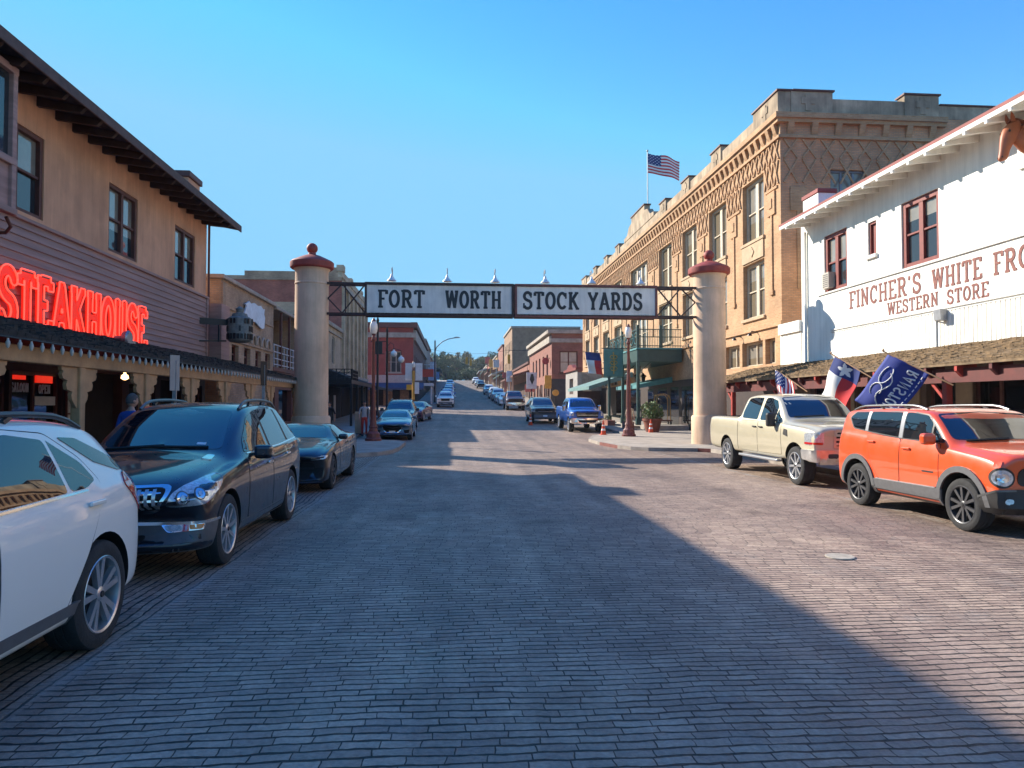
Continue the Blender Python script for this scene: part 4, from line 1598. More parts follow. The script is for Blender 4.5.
S_BLUETRUCK = spec(S_TRUCK, paint=P_BLUE, detail=1, extras=[
    ('grille', M_BLACKP, 0, [(-.66, 1.24), (.66, 1.24), (.62, .88), (-.62, .88)], .016, False, .05),
    ('headlight', M_LAMP, 22, [(.40, 1.20), (.72, 1.19), (.72, .98), (.42, .98)], .010, True, .03),
    ('front_bumper', M_CHROME, 0, [(-.92, .84), (.92, .84), (.90, .56), (-.90, .56)], .05, False, .04),
    ('front_bumper', M_CHROME, 45, [(-.10, .84), (.44, .84), (.42, .60), (-.10, .58)], .045, True, .03),
    ('air_intake', M_SEAM, 0, [(-.55, .73), (.55, .73), (.50, .60), (-.50, .60)], .058, False, .03),
    ('bed_gap', M_SEAM, 90, [(3.115, .60), (3.135, .60), (3.135, 1.36), (3.115, 1.36)], .003, True, .004),
    ('tow_hook', M_CHROME, 0, [(.60, .70), (.72, .70), (.72, .62), (.60, .62)], .06, True, .02)],
    more=[slats('grille_bar', M_CHROME, 2, -.60, .60, .98, 1.14, 0, .024, .022, False),
          slats('grille_post', M_BLACKP, 1, -.05, .05, .90, 1.22, 0, .024, .05)], mirror_mat=M_CHROME)
S_DARKTRUCK = spec(S_BLUETRUCK, paint=P_MAROON)
# ---------------------------------------------------------------- left side: the restaurant
M_STUCCO = mat('ochre_stucco', (.66, .345, .205), .9, var=.12, scale=1.2, bump=.25, bscale=60, streak=.16)
M_SIDING = mat('mauve_siding', (.36, .215, .185), .75, var=.22, scale=1.5, stretch=(1, .3, 6), bump=.2, bscale=20)
M_SHAKE = mat('weathered_dark_shakes', (.035, .034, .034), .9, var=.55, scale=5, bump=.4, bscale=25)
M_SOFFIT = mat('dark_eave_boards', (.055, .032, .022), .8, var=.35, scale=3)
M_NEON = mat('red_letter_face', (.55, .012, .008), .4, var=.1, emit=.26, ecol=(1.0, .022, .008))
M_NEONTUBE = mat('neon_tube', (.9, .09, .05), .3, var=0, emit=.6, ecol=(1.0, .08, .05))
XW = -9.1
rest = thing('restaurant_building', 'ochre stucco two-storey building with mauve board siding and deep dark eaves', 'building', (-9.1, 13, 0))
b = MB()
wins = [(14.75, 16.66, 5.81, 7.63), (19.68, 21.41, 5.81, 7.63), (24.2, 26.0, 5.81, 7.63), (8.2, 10.0, 5.81, 7.63), (3, 4.9, 5.81, 7.63)]
b.wall('x', XW, 1, -4, 27.2, 5.60, 8.46, wins, .16)
b.wall('y', 27.2, 1, -22, XW, 0, 8.46)
b.wall('y', -4, -1, -22, XW, 0, 8.46)
b.wall('x', -22, -1, -4, 27.2, 0, 8.46)
b.build('wall', M_STUCCO, rest)
for w in wins:
    window(rest, 'x', XW - .13, 1, *w, M_BROWNTRIM, M_GLASSB, 2, .10, depth=.10, mull=.13)
# lap siding above the awning
b = MB()
nb = 13
for i in range(nb):
    z0, z1 = 3.30 + (5.62 - 3.30) * i / nb, 3.30 + (5.62 - 3.30) * (i + 1) / nb
    v = [(XW + .075, -4, z0), (XW + .075, 27.18, z0), (XW + .042, 27.18, z1 + .012), (XW + .042, -4, z1 + .012)]
    b.face(v)
    b.face([(XW + .0, -4, z0), (XW + .0, 27.18, z0), (XW + .075, 27.18, z0), (XW + .075, -4, z0)])
b.box(XW + .003, XW + .10, 27.05, 27.22, 3.2, 5.66)
b.build('siding', M_SIDING, rest)
b = MB()
b.box(XW - .01, XW + .12, -4, 27.23, 5.60, 5.68)
b.build('siding_cap', M_SIDING, rest, bevel=.01)
# roof: low hip with open rafters under the eaves
b = MB()
xe, ze, sl = -8.05, 8.27, .19
b.prism([(xe, -5, ze), (xe, -5, ze + .14), (-15.5, -5, ze + .14 + sl * 7.45), (-15.5, -5, ze + sl * 7.45)], (0, 32.7, 0))
b.prism([(-15.5, -5, ze + sl * 7.45), (-15.5, -5, ze + .14 + sl * 7.45), (-23.2, -5, ze + .14), (-23.2, -5, ze)], (0, 32.7, 0))
b.build('roof', M_SHAKE, rest)
b = MB()
b.box(xe + .002, xe + .05, -5.05, 27.74, ze - .05, ze + .19)
b.build('fascia', mat('weathered_fascia', (.10, .062, .05), .8, var=.35, scale=4), rest, bevel=.01)
for i in range(43):
    y = -4.2 + i * .735
    b = MB()
    b.prism([(xe - .02, y - .05, ze - .003), (XW - .1, y - .05, ze + sl * 1.15 - .003), (XW - .1, y - .05, ze + sl * 1.15 - .22), (xe - .14, y - .05, ze - .13)], (0, .10, 0))
    b.build('rafter', M_SOFFIT, rest)
# projecting bay at the near end
b = MB()
for y in (14.36, 12.9, 11.4):
    b.box(-8.50, -8.38, y - .07, y + .07, 5.42, 8.2)
b.box(-8.50, -8.37, 11.33, 14.44, 8.06, 8.20)
b.box(-8.50, -8.37, 11.33, 14.44, 6.30, 6.44)
b.box(-8.50, -8.36, 11.33, 14.45, 5.36, 5.48)
b.box(-9.1, -8.5, 14.30, 14.42, 6.30, 6.42)
b.box(-9.1, -8.5, 14.30, 14.42, 8.06, 8.19)
b.build('bay_frame', M_SIDING, rest, bevel=.01)
b = MB()
b.box(-9.05, -8.45, 11.42, 14.36, 5.48, 6.30)
b.build('bay_panel', M_SIDING, rest)
g = MB()
g.box(-9.05, -8.47, 11.44, 14.32, 6.44, 8.06)
g.build('bay_glass', M_GLASSB, rest)
b = MB()
b.tube([(-8.6, 14.5, 5.35), (-8.6, 14.65, 5.2), (-8.75, 14.75, 5.1), (-9.1, 14.75, 5.1)], .035)
b.build('bay_pipe', M_BROWNTRIM, rest)
b = MB()
b.tube([(XW + .06, 27.28, 8.4), (XW + .06, 27.28, 3.5)], .045)
b.tube([(XW + .06, 27.28, 8.36), (-8.1, 27.28, 8.27)], .03)
b.build('drainpipe', M_BROWNTRIM, rest)
b = MB()
b.box(-9.75, -8.95, 24.9, 26.0, 8.5, 9.42, 0)
b.box(-9.82, -8.88, 24.83, 26.07, 9.42, 9.62, 1)
b.build('chimney', [M_STUCCO, M_BROWNTRIM], rest, bevel=.015)
# ground floor behind the posts
b = MB()
doors = [(18.1, 20.6, .15, 2.55), (23.2, 24.9, .15, 2.5)]
shopw = [(14.0, 15.55, .75, 2.45), (15.65, 17.55, .75, 2.45), (21.0, 22.8, .9, 2.4), (25.2, 26.9, .8, 2.4), (9.8, 13.6, .75, 2.45), (4, 9.0, .75, 2.45)]
b.wall('x', XW, 1, -4, 27.2, 0.1, 3.42, doors + shopw, .25)
b.build('shopfront', mat('red_brown_boards', (.045, .02, .016), .7, var=.3, scale=3, stretch=(1, 8, .6)), rest)
for w in shopw:
    window(rest, 'x', XW - .15, 1, *w, M_BROWNTRIM, M_GLASSDK, 2, .08, hung=False, name='shop_window', blinds=False)
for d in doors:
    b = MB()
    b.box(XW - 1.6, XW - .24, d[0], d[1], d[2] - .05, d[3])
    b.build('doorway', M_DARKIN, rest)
b = MB()
b.box(-9.06, -9.02, 17.62, 18.05, .75, 2.3, 0)
for k in range(4):
    b.box(-9.018, -9.012, 17.66, 18.01, .80 + k * .37, 1.13 + k * .37, 1)
b.build('menu_board', [M_BROWNTRIM, mat('pale_poster', (.45, .43, .38), .6, var=.3, scale=9)], rest)
for (y, z) in ((18.7, 2.42), (20.0, 2.42)):
    b = MB()
    b.lathe((-8.2, y, z), [(.02, .25), (.03, .08), (.08, .04), (.09, -.03), (.03, -.07)], 12)
    b.build('ceiling_lamp', mat('warm_bulb', (.9, .6, .3), .4, var=0, emit=2.5, ecol=(1, .55, .22)), rest, True)
# window signs
b = MB()
b.box(-9.2, -9.17, 15.75, 16.25, 2.27, 2.36)
o = tag(b.build('window_sign', M_NEON, None), 'small red lit strip over the SALOON lettering in the window', 'sign')
b = MB()
letters(b, 'SALOON', (-9.16, 15.70, 2.0), (0, 1, 0), .20, .62, .13, .012)
b.build('lettering', mat('pale_lettering', (.55, .6, .62), .5, var=0), o)
b = MB()
b.box(-9.2, -9.165, 16.62, 17.28, 2.22, 2.38)
o = tag(b.build('window_sign', M_NEON, None), 'red lit strip over the OPEN lettering in the restaurant window', 'sign')
b = MB()
letters(b, 'OPEN', (-9.16, 16.70, 1.98), (0, 1, 0), .20, .46, .13, .012)
b.build('lettering', MATS['pale_lettering'], o)
b = MB()
b.box(-9.18, -9.165, 16.60, 17.40, 1.72, 1.92)
tag(b.build('paper_notice', mat('notice_paper', (.6, .6, .55), .8, var=.1), None), 'pale blank notice taped under the OPEN sign', 'notice')

# awning on posts
awn = thing('porch_awning', 'long dark shingled awning on tan posts along the restaurant front', 'awning', (-7.6, 13, 0))
XE, ZE, XJ, ZJ = -6.05, 2.66, -9.03, 3.42
b = MB()
shingles(b, [(XE, -4, ZE + .05), (XE, 29.7, ZE + .05), (XJ, 29.7, ZJ + .05), (XJ, -4, ZJ + .05)], 210, 13, 3, .05)
b.prism([(XE, -4, ZE), (XE, -4, ZE + .06), (XJ, -4, ZJ + .06), (XJ, -4, ZJ)], (0, 33.7, 0))
b.build('shingle_roof', M_SHAKE, awn)
b = MB()
b.box(-6.38, -6.22, -4, 29.6, 2.36, 2.60)
b.build('beam', M_TANWOOD, awn, bevel=.012)
posts = [2.4, 4.97, 7.53, 10.08, 12.65, 15.23, 17.8, 20.36, 22.9, 25.32, 29.25]
for y in posts:
    b = MB()
    b.box(-6.38, -6.22, y - .085, y + .085, .12, 2.36)
    p = b.build('post', M_TANWOOD, awn, bevel=.012)
    for s in (-1, 1):
        out = [(0, 0), (.50, 0), (.49, -.06)] + [(.41 + .07 * math.cos(R(a)), -.13 + .07 * math.sin(R(a))) for a in (60, 0, -60)] + [(.34, -.22)] + [(.27 + .08 * math.cos(R(a)), -.30 + .09 * math.sin(R(a))) for a in (60, 10, -50)] + [(.19, -.40)] + [(.12 + .07 * math.cos(R(a)), -.47 + .08 * math.sin(R(a))) for a in (60, 10, -50)] + [(.06, -.64), (0, -.68)]
        b = MB()
        b.prism([(-6.33, y + s * (.083 + a), 2.357 + z) for a, z in out], (.06, 0, 0))
        b.build('bracket', M_TANWOOD, p)
bulbs = thing('string_of_bulbs', 'row of white bulbs hung under the eave of the restaurant awning', 'string lights', (-6.05, 13, 2.66))
b = MB()
b.tube([(-6.02, 5, 2.66), (-6.02, 29.7, 2.66)], .012, 6)
b.build('cable', M_BLACKMET, bulbs)
proto = None
for i in range(88):
    y = 5.6 + i * .273
    if proto is None:
        b = MB()
        b.lathe((-6.02, y, 2.645), [(.014, 0), (.016, -.03), (.028, -.05), (.030, -.08), (.020, -.12), (.008, -.14)], 10)
        proto = b.build('bulb', mat('pale_bulb', (.45, .43, .38), .35, var=.1), bulbs, True)
    else:
        c = proto.copy()
        COL.objects.link(c)
        c.parent = bulbs
        c.location = (0, i * .273, 0)
# red sign
stk = thing('neon_sign', 'large red lit letters spelling STEAKHOUSE on the mauve siding', 'sign', (-8.9, 18.2, 3.9))
b = MB()
b.box(-9.02, -8.93, 14.3, 21.6, 3.46, 3.52)
b.box(-9.02, -8.93, 14.3, 21.6, 4.38, 4.43)
b.build('mounting_rail', M_BROWNTRIM, stk)
x0, x1 = 14.78, 21.62
tot = sum(GLYPH[c][0] + .04 for c in 'STEAKHOUSE') - .04
k = (x1 - x0) / tot
pos = x0
for ch in 'STEAKHOUSE':
    w = GLYPH[ch][0]
    loops = glyph_outline(ch, k, 1.19, .19)
    b = MB()
    letters(b, ch, (-8.96, pos, 3.30), (0, 1, 0), 1.19, w * k, .15, .05, 0)
    lo = b.build('letter', M_NEON, stk)
    t = MB()
    for lp in loops:
        t.tube([(-8.885, pos + p, 3.30 + q) for p, q in lp + lp[:1]], .019, 6, cap=False)
    t.build('tube', M_NEONTUBE, lo, True)
    pos += (w + .04) * k
# fittings on the awning roof
t = thing('flood_lamp', 'small pale floodlight standing on the dark awning under the red letters', 'lamp', (-8.2, 18.5, 3.3))
b = MB()
b.lathe((-8.2, 18.5, 3.38), [(.05, -.16), (.06, 0), (.16, .05), (.19, .16), (.16, .2)], 14, 0, 'x')
b.build('lamp_head', M_GREYMET, t, True)
b = MB()
b.bar((-8.2, 18.5, 3.05), (-8.2, 18.5, 3.3), .05, .05)
b.bar((-8.2, 18.5, 3.3), (-8.1, 18.95, 3.3), .1, .08)
b.build('bracket', M_GREYMET, t)

# ---------------------------------------------------------------- left side: brick building with the pale cut-out
M_BUFF = brick('buff_brick', (.50, .335, .20), (.38, .245, .145), (.33, .27, .21), dirt=.35)
M_REDBR = brick('red_brick', (.48, .12, .075), (.36, .08, .05), (.28, .17, .13), dirt=.3)
M_COPING = mat('coping_stone', (.36, .31, .25), .8, var=.25, scale=2)
X2 = -9.0
b2 = thing('brick_shop', 'low buff brick building with a pale cut-out sign and a shaded balcony', 'building', (-9, 34, 0))
b = MB()
w2 = [(y, y + .95, 3.45, 4.18) for y in (30.0, 31.75, 33.5, 35.2)]
b.wall('x', X2, 1, 28.6, 36.7, 0, 6.62, w2, .25)
b.wall('y', 28.6, -1, -20, X2, 0, 6.62)
b.wall('y', 42, 1, -20, X2, 0, 6.9)
b.wall('x', X2 - 1.9, 1, 36.7, 42, 0, 6.9)
b.wall('y', 36.7, 1, X2 - 1.9, X2, 0, 6.62)
b.face([(-20, 28.6, 6.6), (X2, 28.6, 6.6), (X2, 42, 6.6), (-20, 42, 6.6)])
b.build('wall', M_BUFF, b2)
b = MB()
b.box(-20.1, X2 + .14, 28.48, 36.8, 6.62, 6.78)
b.box(X2 - 1.95, X2 + .16, 36.8, 42.1, 6.50, 6.66)
b.build('coping', M_COPING, b2, bevel=.02)
b = MB()
b.box(X2 + .003, X2 + .05, 28.7, 36.6, 5.55, 5.62)
b.box(X2 + .003, X2 + .07, 29.6, 36.6, 4.30, 4.40)
b.box(X2 + .003, X2 + .06, 28.62, 29.0, 3.4, 6.5)
b.build('brick_band', M_BUFF, b2)
for w in w2:
    window(b2, 'x', X2 - .2, 1, *w, M_BROWNTRIM, M_GLASSDK, 1, .07, blinds=False)
for i in range(5):
    t = MB()
    y = 32.2 + i * .85
    t.tube([(X2 + .05, y + .35 * math.cos(R(a)), 4.42 + .42 * math.sin(R(a))) for a in range(0, 181, 20)], .05, 8)
    t.build('arch_trim', M_COPING, b2, True)
b = MB()
b.box(X2 - 1.88, X2 + .02, 36.72, 41.98, 3.42, 3.62)
b.build('balcony_floor', M_BROWNTRIM, b2)
b = MB()
for y in [36.85 + i * .72 for i in range(8)]:
    b.box(X2 - .03, X2 + .03, y - .03, y + .03, 3.62, 4.78)
for z in (3.75, 4.05, 4.38, 4.74):
    b.box(X2 - .02, X2 + .025, 36.75, 42, z - .025, z + .025)
b.build('balcony_railing', mat('pale_grey_paint', (.42, .42, .44), .6, var=.1), b2)
for y in (38.3, 40.2):
    b = MB()
    b.box(X2 - .07, X2 + .05, y - .06, y + .06, 3.62, 6.5)
    b.build('balcony_post', M_BROWNTRIM, b2)
b = MB()
b.wall('x', X2 - .02, 1, 28.6, 42, 0, 3.4, [(29.2, 31.2, .2, 2.5), (32, 35, .8, 2.5), (36.2, 37.2, .2, 2.5), (38, 41, .8, 2.5)], .3)
b.build('shopfront', M_BROWNTRIM, b2)
b = MB()
b.box(X2 - .5, X2 - .28, 28.8, 41.9, .1, 3.3)
b.build('shop_glass', M_GLASSDK, b2)
b = MB()
pts = [(31.35, 5.62), (31.6, 5.95), (31.42, 6.02), (31.75, 6.12), (32.0, 6.22), (32.3, 6.15), (32.8, 6.25), (33.4, 6.2), (33.9, 6.27), (34.3, 6.15), (34.55, 6.2), (34.45, 5.95), (34.62, 5.8), (34.5, 5.3), (34.1, 5.22), (33.5, 5.32), (33.1, 5.42), (32.6, 5.4), (32.1, 5.5), (31.95, 5.3), (31.7, 5.38), (31.75, 5.55)]
b.prism([(X2 + .07, y, z) for y, z in pts], (.06, 0, 0))
tag(b.build('cutout_sign', mat('pale_blue_sign', (.60, .68, .76), .5, var=.15, scale=3), None), 'pale blue ragged cut-out panel on the buff brick wall', 'sign')
b = MB()
b.box(X2 - .1, X2 + .35, 27.55, 28.55, 3.42, 5.5)
tag(b.build('side_wing', M_SIDING, None), 'narrow boarded link between the ochre and the buff brick buildings', 'wing')
h = thing('hanging_sign', 'ornate grey barrel-shaped sign hung on an iron bracket', 'sign', (-8.0, 27, 4.4))
b = MB()
b.bar((-9.05, 26.4, 4.72), (-7.6, 27.4, 4.72), .07, .22)
b.bar((-9.05, 26.4, 4.0), (-8.3, 27.0, 4.05), .05, .05)
b.bar((-8.5, 26.8, 4.0), (-8.5, 26.8, 4.72), .05, .05)
b.build('bracket', M_BLACKMET, h)
b = MB()
M_SIGNGREY = mat('weathered_sign', (.17, .18, .17), .7, var=.3, scale=9)
b.lathe((-7.85, 27.1, 4.02), [(.34, 0), (.42, .06), (.44, .45), (.42, .86), (.34, .92)], 20)
b.lathe((-7.85, 27.1, 4.94), [(.30, 0), (.26, .12), (.12, .16), (.16, .30), (.02, .40)], 12)
b.build('sign_body', M_SIGNGREY, h, True)
b = MB()
for j in range(3):
    for i in range(22):
        a = 2 * math.pi * i / 22 + j
        if rnd.random() < .8:
            z = 4.10 + j * .28
            c = Vector((math.cos(a), math.sin(a), 0))
            b.obox(Vector((-7.85, 27.1, z + .11)) + c * .45, (c, Vector((-c.y, c.x, 0)), (0, 0, 1)), (.012, .028 + .02 * rnd.random(), .09 + .02 * rnd.random()))
b.build('relief', M_BLACKMET, h)

# ---------------------------------------------------------------- left side: cream shop with the dark porch
M_CREAM = brick('cream_brick', (.58, .45, .29), (.48, .37, .24), (.42, .35, .26), dirt=.3, bump=.2)
b3 = thing('cream_shop', 'cream two-storey building with tall windows behind the left gate pillar', 'building', (-9, 50, 0))
b = MB()
w3 = [(y, y + 1.3, 4.75, 6.75) for y in (44, 47, 50.4, 53.9)]
z0 = -.2
b.wall('x', -9.0, 1, 42.02, 58.5, z0, 7.6, w3, .2)
b.wall('y', 42.02, -1, -20, -9, 6.5, 7.6)
b.face([(-20, 42.02, 7.5), (-9, 42.02, 7.5), (-9, 58.5, 7.5), (-20, 58.5, 7.5)])
b.build('wall', M_CREAM, b3)
b = MB()
b.box(-9.1, -8.84, 42.0, 58.5, 7.42, 7.7)
b.box(-9.0, -8.90, 42.0, 58.5, 6.95, 7.05)
b.build('cornice', M_COPING, b3, bevel=.02)
for w in w3:
    window(b3, 'x', -9.14, 1, *w, M_COPING, M_GLASSB, 2, .12)
p = thing('dark_porch', 'dark iron porch with a balcony rail and sloping roof over the left pavement', 'porch', (-7.8, 52, 0))
b = MB()
zf = 3.05
b.box(-9.0, -6.5, 46.5, 58, zf, zf + .25)
b.build('porch_floor', M_BLACKMET, p)
b = MB()
b.prism([(-6.45, 49.5, zf + .25), (-8.9, 49.5, zf + 1.2), (-8.9, 49.5, zf + .25)], (0, 8.5, 0))
b.build('porch_roof', M_SHAKE, p)
b = MB()
for y in [46.6 + .5 * i for i in range(7)]:
    b.box(-6.56, -6.5, y - .03, y + .03, zf + .25, zf + .95)
for x in [-9 + .5 * i for i in range(6)]:
    b.box(x, x + .06, 46.52, 46.58, zf + .25, zf + .95)
for z in (.45, .68, .92):
    b.box(-9, -6.5, 46.53, 46.57, zf + z - .025, zf + z + .025)
    b.box(-6.55, -6.51, 46.6, 49.6, zf + z - .025, zf + z + .025)
for x in [-8.9 + .62 * i for i in range(4)]:
    b.bar((x, 46.55, zf + .45), (x + .6, 46.55, zf + .92), .03, .03)
b.build('railing', M_BLACKMET, p)
for y in (46.7, 49.5, 52.2, 55.0, 57.8):
    b = MB()
    b.box(-6.62, -6.48, y - .07, y + .07, gz(y) + .1, zf)
    b.build('post', M_BLACKMET, p)
b = MB()
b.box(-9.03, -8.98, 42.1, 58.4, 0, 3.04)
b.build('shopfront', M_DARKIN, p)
for y in (48.5, 51.5, 54.5):
    b = MB()
    b.box(-8.97, -8.92, y, y + .9, .3, 2.4)
    b.build('shop_door', M_GREYMET, p)

# ---------------------------------------------------------------- left side: tall pilastered block
b4 = thing('pilastered_block', 'tall cream block with red brick flank, pilasters and slim windows', 'building', (-9, 66, 0))
zt = 12.3
b = MB()
w4 = []
for i in range(6):
    y = 59.7 + i * 2.55
    w4 += [(y, y + 1.0, 5.0, 7.4), (y, y + 1.0, 8.4, 10.4)]
b.wall('x', -9, 1, 58.5, 75.2, 0, zt, w4, .3)
b.build('wall', M_CREAM, b4)
b = MB()
b.wall('y', 58.5, -1, -26, -9, 0, zt - .35)
b.wall('y', 75.2, 1, -26, -9, 0, zt - .3)
b.face([(-26, 58.5, zt - .6), (-9, 58.5, zt - .6), (-9, 75.2, zt - .6), (-26, 75.2, zt - .6)])
b.build('brick_flank', M_REDBR, b4)
b = MB()
b.box(-26, -16.6, 58.42, 58.85, zt - .65, zt - .33)
b.box(-16.6, -12.2, 58.42, 58.85, zt - .65, zt + .05)
b.box(-12.2, -9.0, 58.42, 58.85, zt - .65, zt + .40)
b.build('flank_parapet', M_BUFF, b4)
b = MB()
b.box(-9.3, -8.93, 58.4, 75.3, zt - .4, zt + .10)
b.box(-9.4, -8.85, 58.3, 59.3, zt + .1, zt + .6)
b.box(-9.4, -8.85, 63, 64, zt + .1, zt + .35)
b.box(-9.4, -8.85, 70, 71, zt + .1, zt + .35)
b.build('parapet', M_CREAM, b4)
for i in range(7):
    y = 58.6 + i * 2.55
    b = MB()
    b.box(-9.0, -8.80, y, y + .55, 4.2, zt - .9)
    b.build('pilaster', M_CREAM, b4)
b = MB()
b.box(-9.0, -8.72, 58.5, 75.2, 4.0, 4.25)
b.box(-9.0, -8.76, 58.5, 75.2, zt - 1.2, zt - .95)
b.build('string_course', M_COPING, b4)
for w in w4:
    window(b4, 'x', -9.24, 1, *w, M_BROWNTRIM, M_GLASSB, 1, .1, blinds=False)
b = MB()
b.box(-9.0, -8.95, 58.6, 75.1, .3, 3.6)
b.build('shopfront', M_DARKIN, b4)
b = MB()
b.prism([(-8.95, 60, 3.9), (-6.3, 60, 3.2), (-6.3, 60, 3.0), (-8.95, 60, 3.55)], (0, 14.5, 0))
tag(b.build('canvas_awning', mat('black_canvas', (.02, .02, .024), .8, var=.2), None), 'black sloping awning on the pilastered cream block', 'awning')

# ---------------------------------------------------------------- left side: red corner building up the hill
M_REDPT = brick('painted_red_brick', (.36, .075, .055), (.30, .058, .045), (.28, .08, .06), dirt=.2, bump=.2)
b5 = thing('red_corner_building', 'red painted two-storey brick corner building with a wide blue awning', 'building', (-5, 98, gz(90)))
g0 = 1.2
b = MB()
b.wall('y', 89, -1, -13.5, -5, g0 - .5, 11.2, [(-8.35, -6.45, 5.6, 8.2)], .25)
b.wall('y', 128, 1, -13.5, -5, g0, 11.5)
b.build('wall', M_REDPT, b5)
b = MB()
w5 = [(y, y + 1.5, 5.4, 8.0) for y in range(92, 126, 4)]
b.wall('x', -5, 1, 89, 128, g0 - .5, 11.2, w5, .25)
b.build('street_wall', brick('dull_brown_brick', (.17, .085, .065), (.13, .065, .05), (.15, .10, .08), dirt=.3), b5)
window(b5, 'y', 89.18, -1, -8.35, -6.45, 5.6, 8.2, M_COPING, M_GLASSB, 3, .12, sill=M_COPING, blinds=False)
for w in w5:
    window(b5, 'x', -5.18, 1, *w, M_BROWNTRIM, M_GLASSDK, 1, .12, blinds=False)
b = MB()
b.box(-13.6, -4.6, 88.7, 89.4, 11.1, 11.75)
b.box(-5.3, -4.5, 88.72, 128.2, 11.1, 11.78)
b.build('cornice', M_BROWNTRIM, b5, bevel=.03)
b = MB()
b.box(-5.0, -4.7, 89.4, 128, 9.6, 10.9)
b.box(-13.5, -4.72, 88.78, 89.0, 9.9, 10.5)
b.build('frieze', M_COPING, b5)
b = MB()
b.face([(-13.5, 89, 11), (-5, 89, 11), (-5, 128, 11), (-13.5, 128, 11)])
b.build('roof', M_BLACKMET, b5)
b = MB()
b.box(-13.5, -5.0, 88.92, 88.98, 1.2, 4.1)
b.box(-5.0, -4.96, 89, 127.8, 1.4, 4.1)
b.build('shopfront', M_DARKIN, b5)
for x in (-12.6, -10.4, -8.6, -6.6):
    b = MB()
    b.box(x, x + 1.1, 88.86, 88.9, 1.3, 3.7)
    b.build('shop_window', mat('lit_shop_display', (.22, .13, .07), .5, var=.6, scale=4), b5)  # strongly mottled brown display panel
b = MB()
b.box(-13.2, -5.0, 88.93, 88.985, 4.3, 5.3)
b.build('sign_band', M_GREYMET, b5)
b = MB()
b.prism([(-13.3, 88.9, 4.35), (-13.3, 87.0, 3.7), (-13.3, 87.0, 3.45), (-13.3, 88.9, 3.6)], (9.6, 0, 0))
tag(b.build('canvas_awning', mat('blue_canvas', (.05, .075, .14), .8, var=.2), None), 'wide slate blue awning across the red corner building', 'awning')
b = MB()
b.box(-4.9, -2.6, 90, 100, 4.0, 4.35)
for y in (90.3, 95, 99.7):
    b.box(-2.9, -2.7, y - .1, y + .1, 1.5, 4.0)
tag(b.build('flat_canopy', mat('white_fascia', (.55, .55, .53), .6, var=.1), None), 'flat white-edged canopy on posts beside the red corner building', 'canopy')
b = MB()
b.box(-4.6, -2.9, 103, 103.4, 5.6, 6.7)
tag(b.build('shop_sign', mat('orange_red_sign', (.62, .06, .03), .5, var=.15), None), 'orange-red projecting sign above the left pavement up the hill', 'sign')
for i, (y, z, w, hgt, colr, lab) in enumerate(((112, 5.4, 1.1, 2.0, (.45, .55, .72), 'tall pale blue sign over the left pavement up the hill'), (121, 6.2, 1.0, 2.6, (.62, .66, .72), 'white vertical sign high on the left side up the hill'), (132, 6.2, 1.3, 1.4, (.16, .28, .5), 'small dark blue sign hung far up the left pavement'))):
    b = MB()
    b.box(-4.6 + .6, -4.6 + .6 + w, y, y + .25, z, z + hgt)
    b.box(-4.98, -3.9, y + .08, y + .14, z + hgt * .8, z + hgt * .8 + .08)
    tag(b.build('shop_sign', mat('sign_paint_%d' % i, colr, .5, var=.3, scale=2), None), lab, 'sign')
for i, (y0, y1, x, hgt, m, lab) in enumerate(((130, 158, -5.2, 10.2, brick('grey_block', (.30, .29, .27), (.25, .24, .22), (.25, .24, .23), .4, .2), 'grey block building beyond the red corner building'), (158.5, 185, -5.2, 7.5, M_BUFF, 'low buff building far up the left side'), (186, 225, -5.4, 6.0, M_REDBR, 'low red brick building at the top of the left side'))):
    z0 = gz(y0) - .5
    t = thing('shop_building', lab, 'building', (x, y0, z0))
    b = MB()
    ws = [(y, y + 1.6, z0 + 5.0, z0 + 7.0) for y in range(int(y0) + 2, int(y1) - 2, 5) if hgt > 7]
    b.wall('x', x, 1, y0, y1, z0, z0 + hgt, ws, .3)
    b.wall('y', y0, -1, x - 12, x, z0, z0 + hgt)
    b.face([(x - 12, y0, z0 + hgt - .3), (x, y0, z0 + hgt - .3), (x, y1, z0 + hgt - .3), (x - 12, y1, z0 + hgt - .3)])
    b.build('wall', m, t)
    b = MB()
    b.box(x - 12, x + .2, y0 - .15, y0 + .3, z0 + hgt, z0 + hgt + .4)
    b.box(x - .3, x + .25, y0 + .3, y1, z0 + hgt, z0 + hgt + .35)
    b.build('coping', M_COPING, t)
    for w in ws:
        window(t, 'x', x - .2, 1, *w, M_BROWNTRIM, M_GLASSDK, 1, .12, blinds=False)
    b = MB()
    b.box(x, x + 2.0, y0 + .5, y1 - .5, gz((y0 + y1) / 2) + 3.0, gz((y0 + y1) / 2) + 3.3)
    b.build('canopy', M_GREENPT if i else M_BROWNTRIM, t)
    b = MB()
    b.box(x, x + .05, y0 + .3, y1 - .3, z0 + .6, gz(y0) + 2.8)
    b.build('shopfront', M_DARKIN, t)
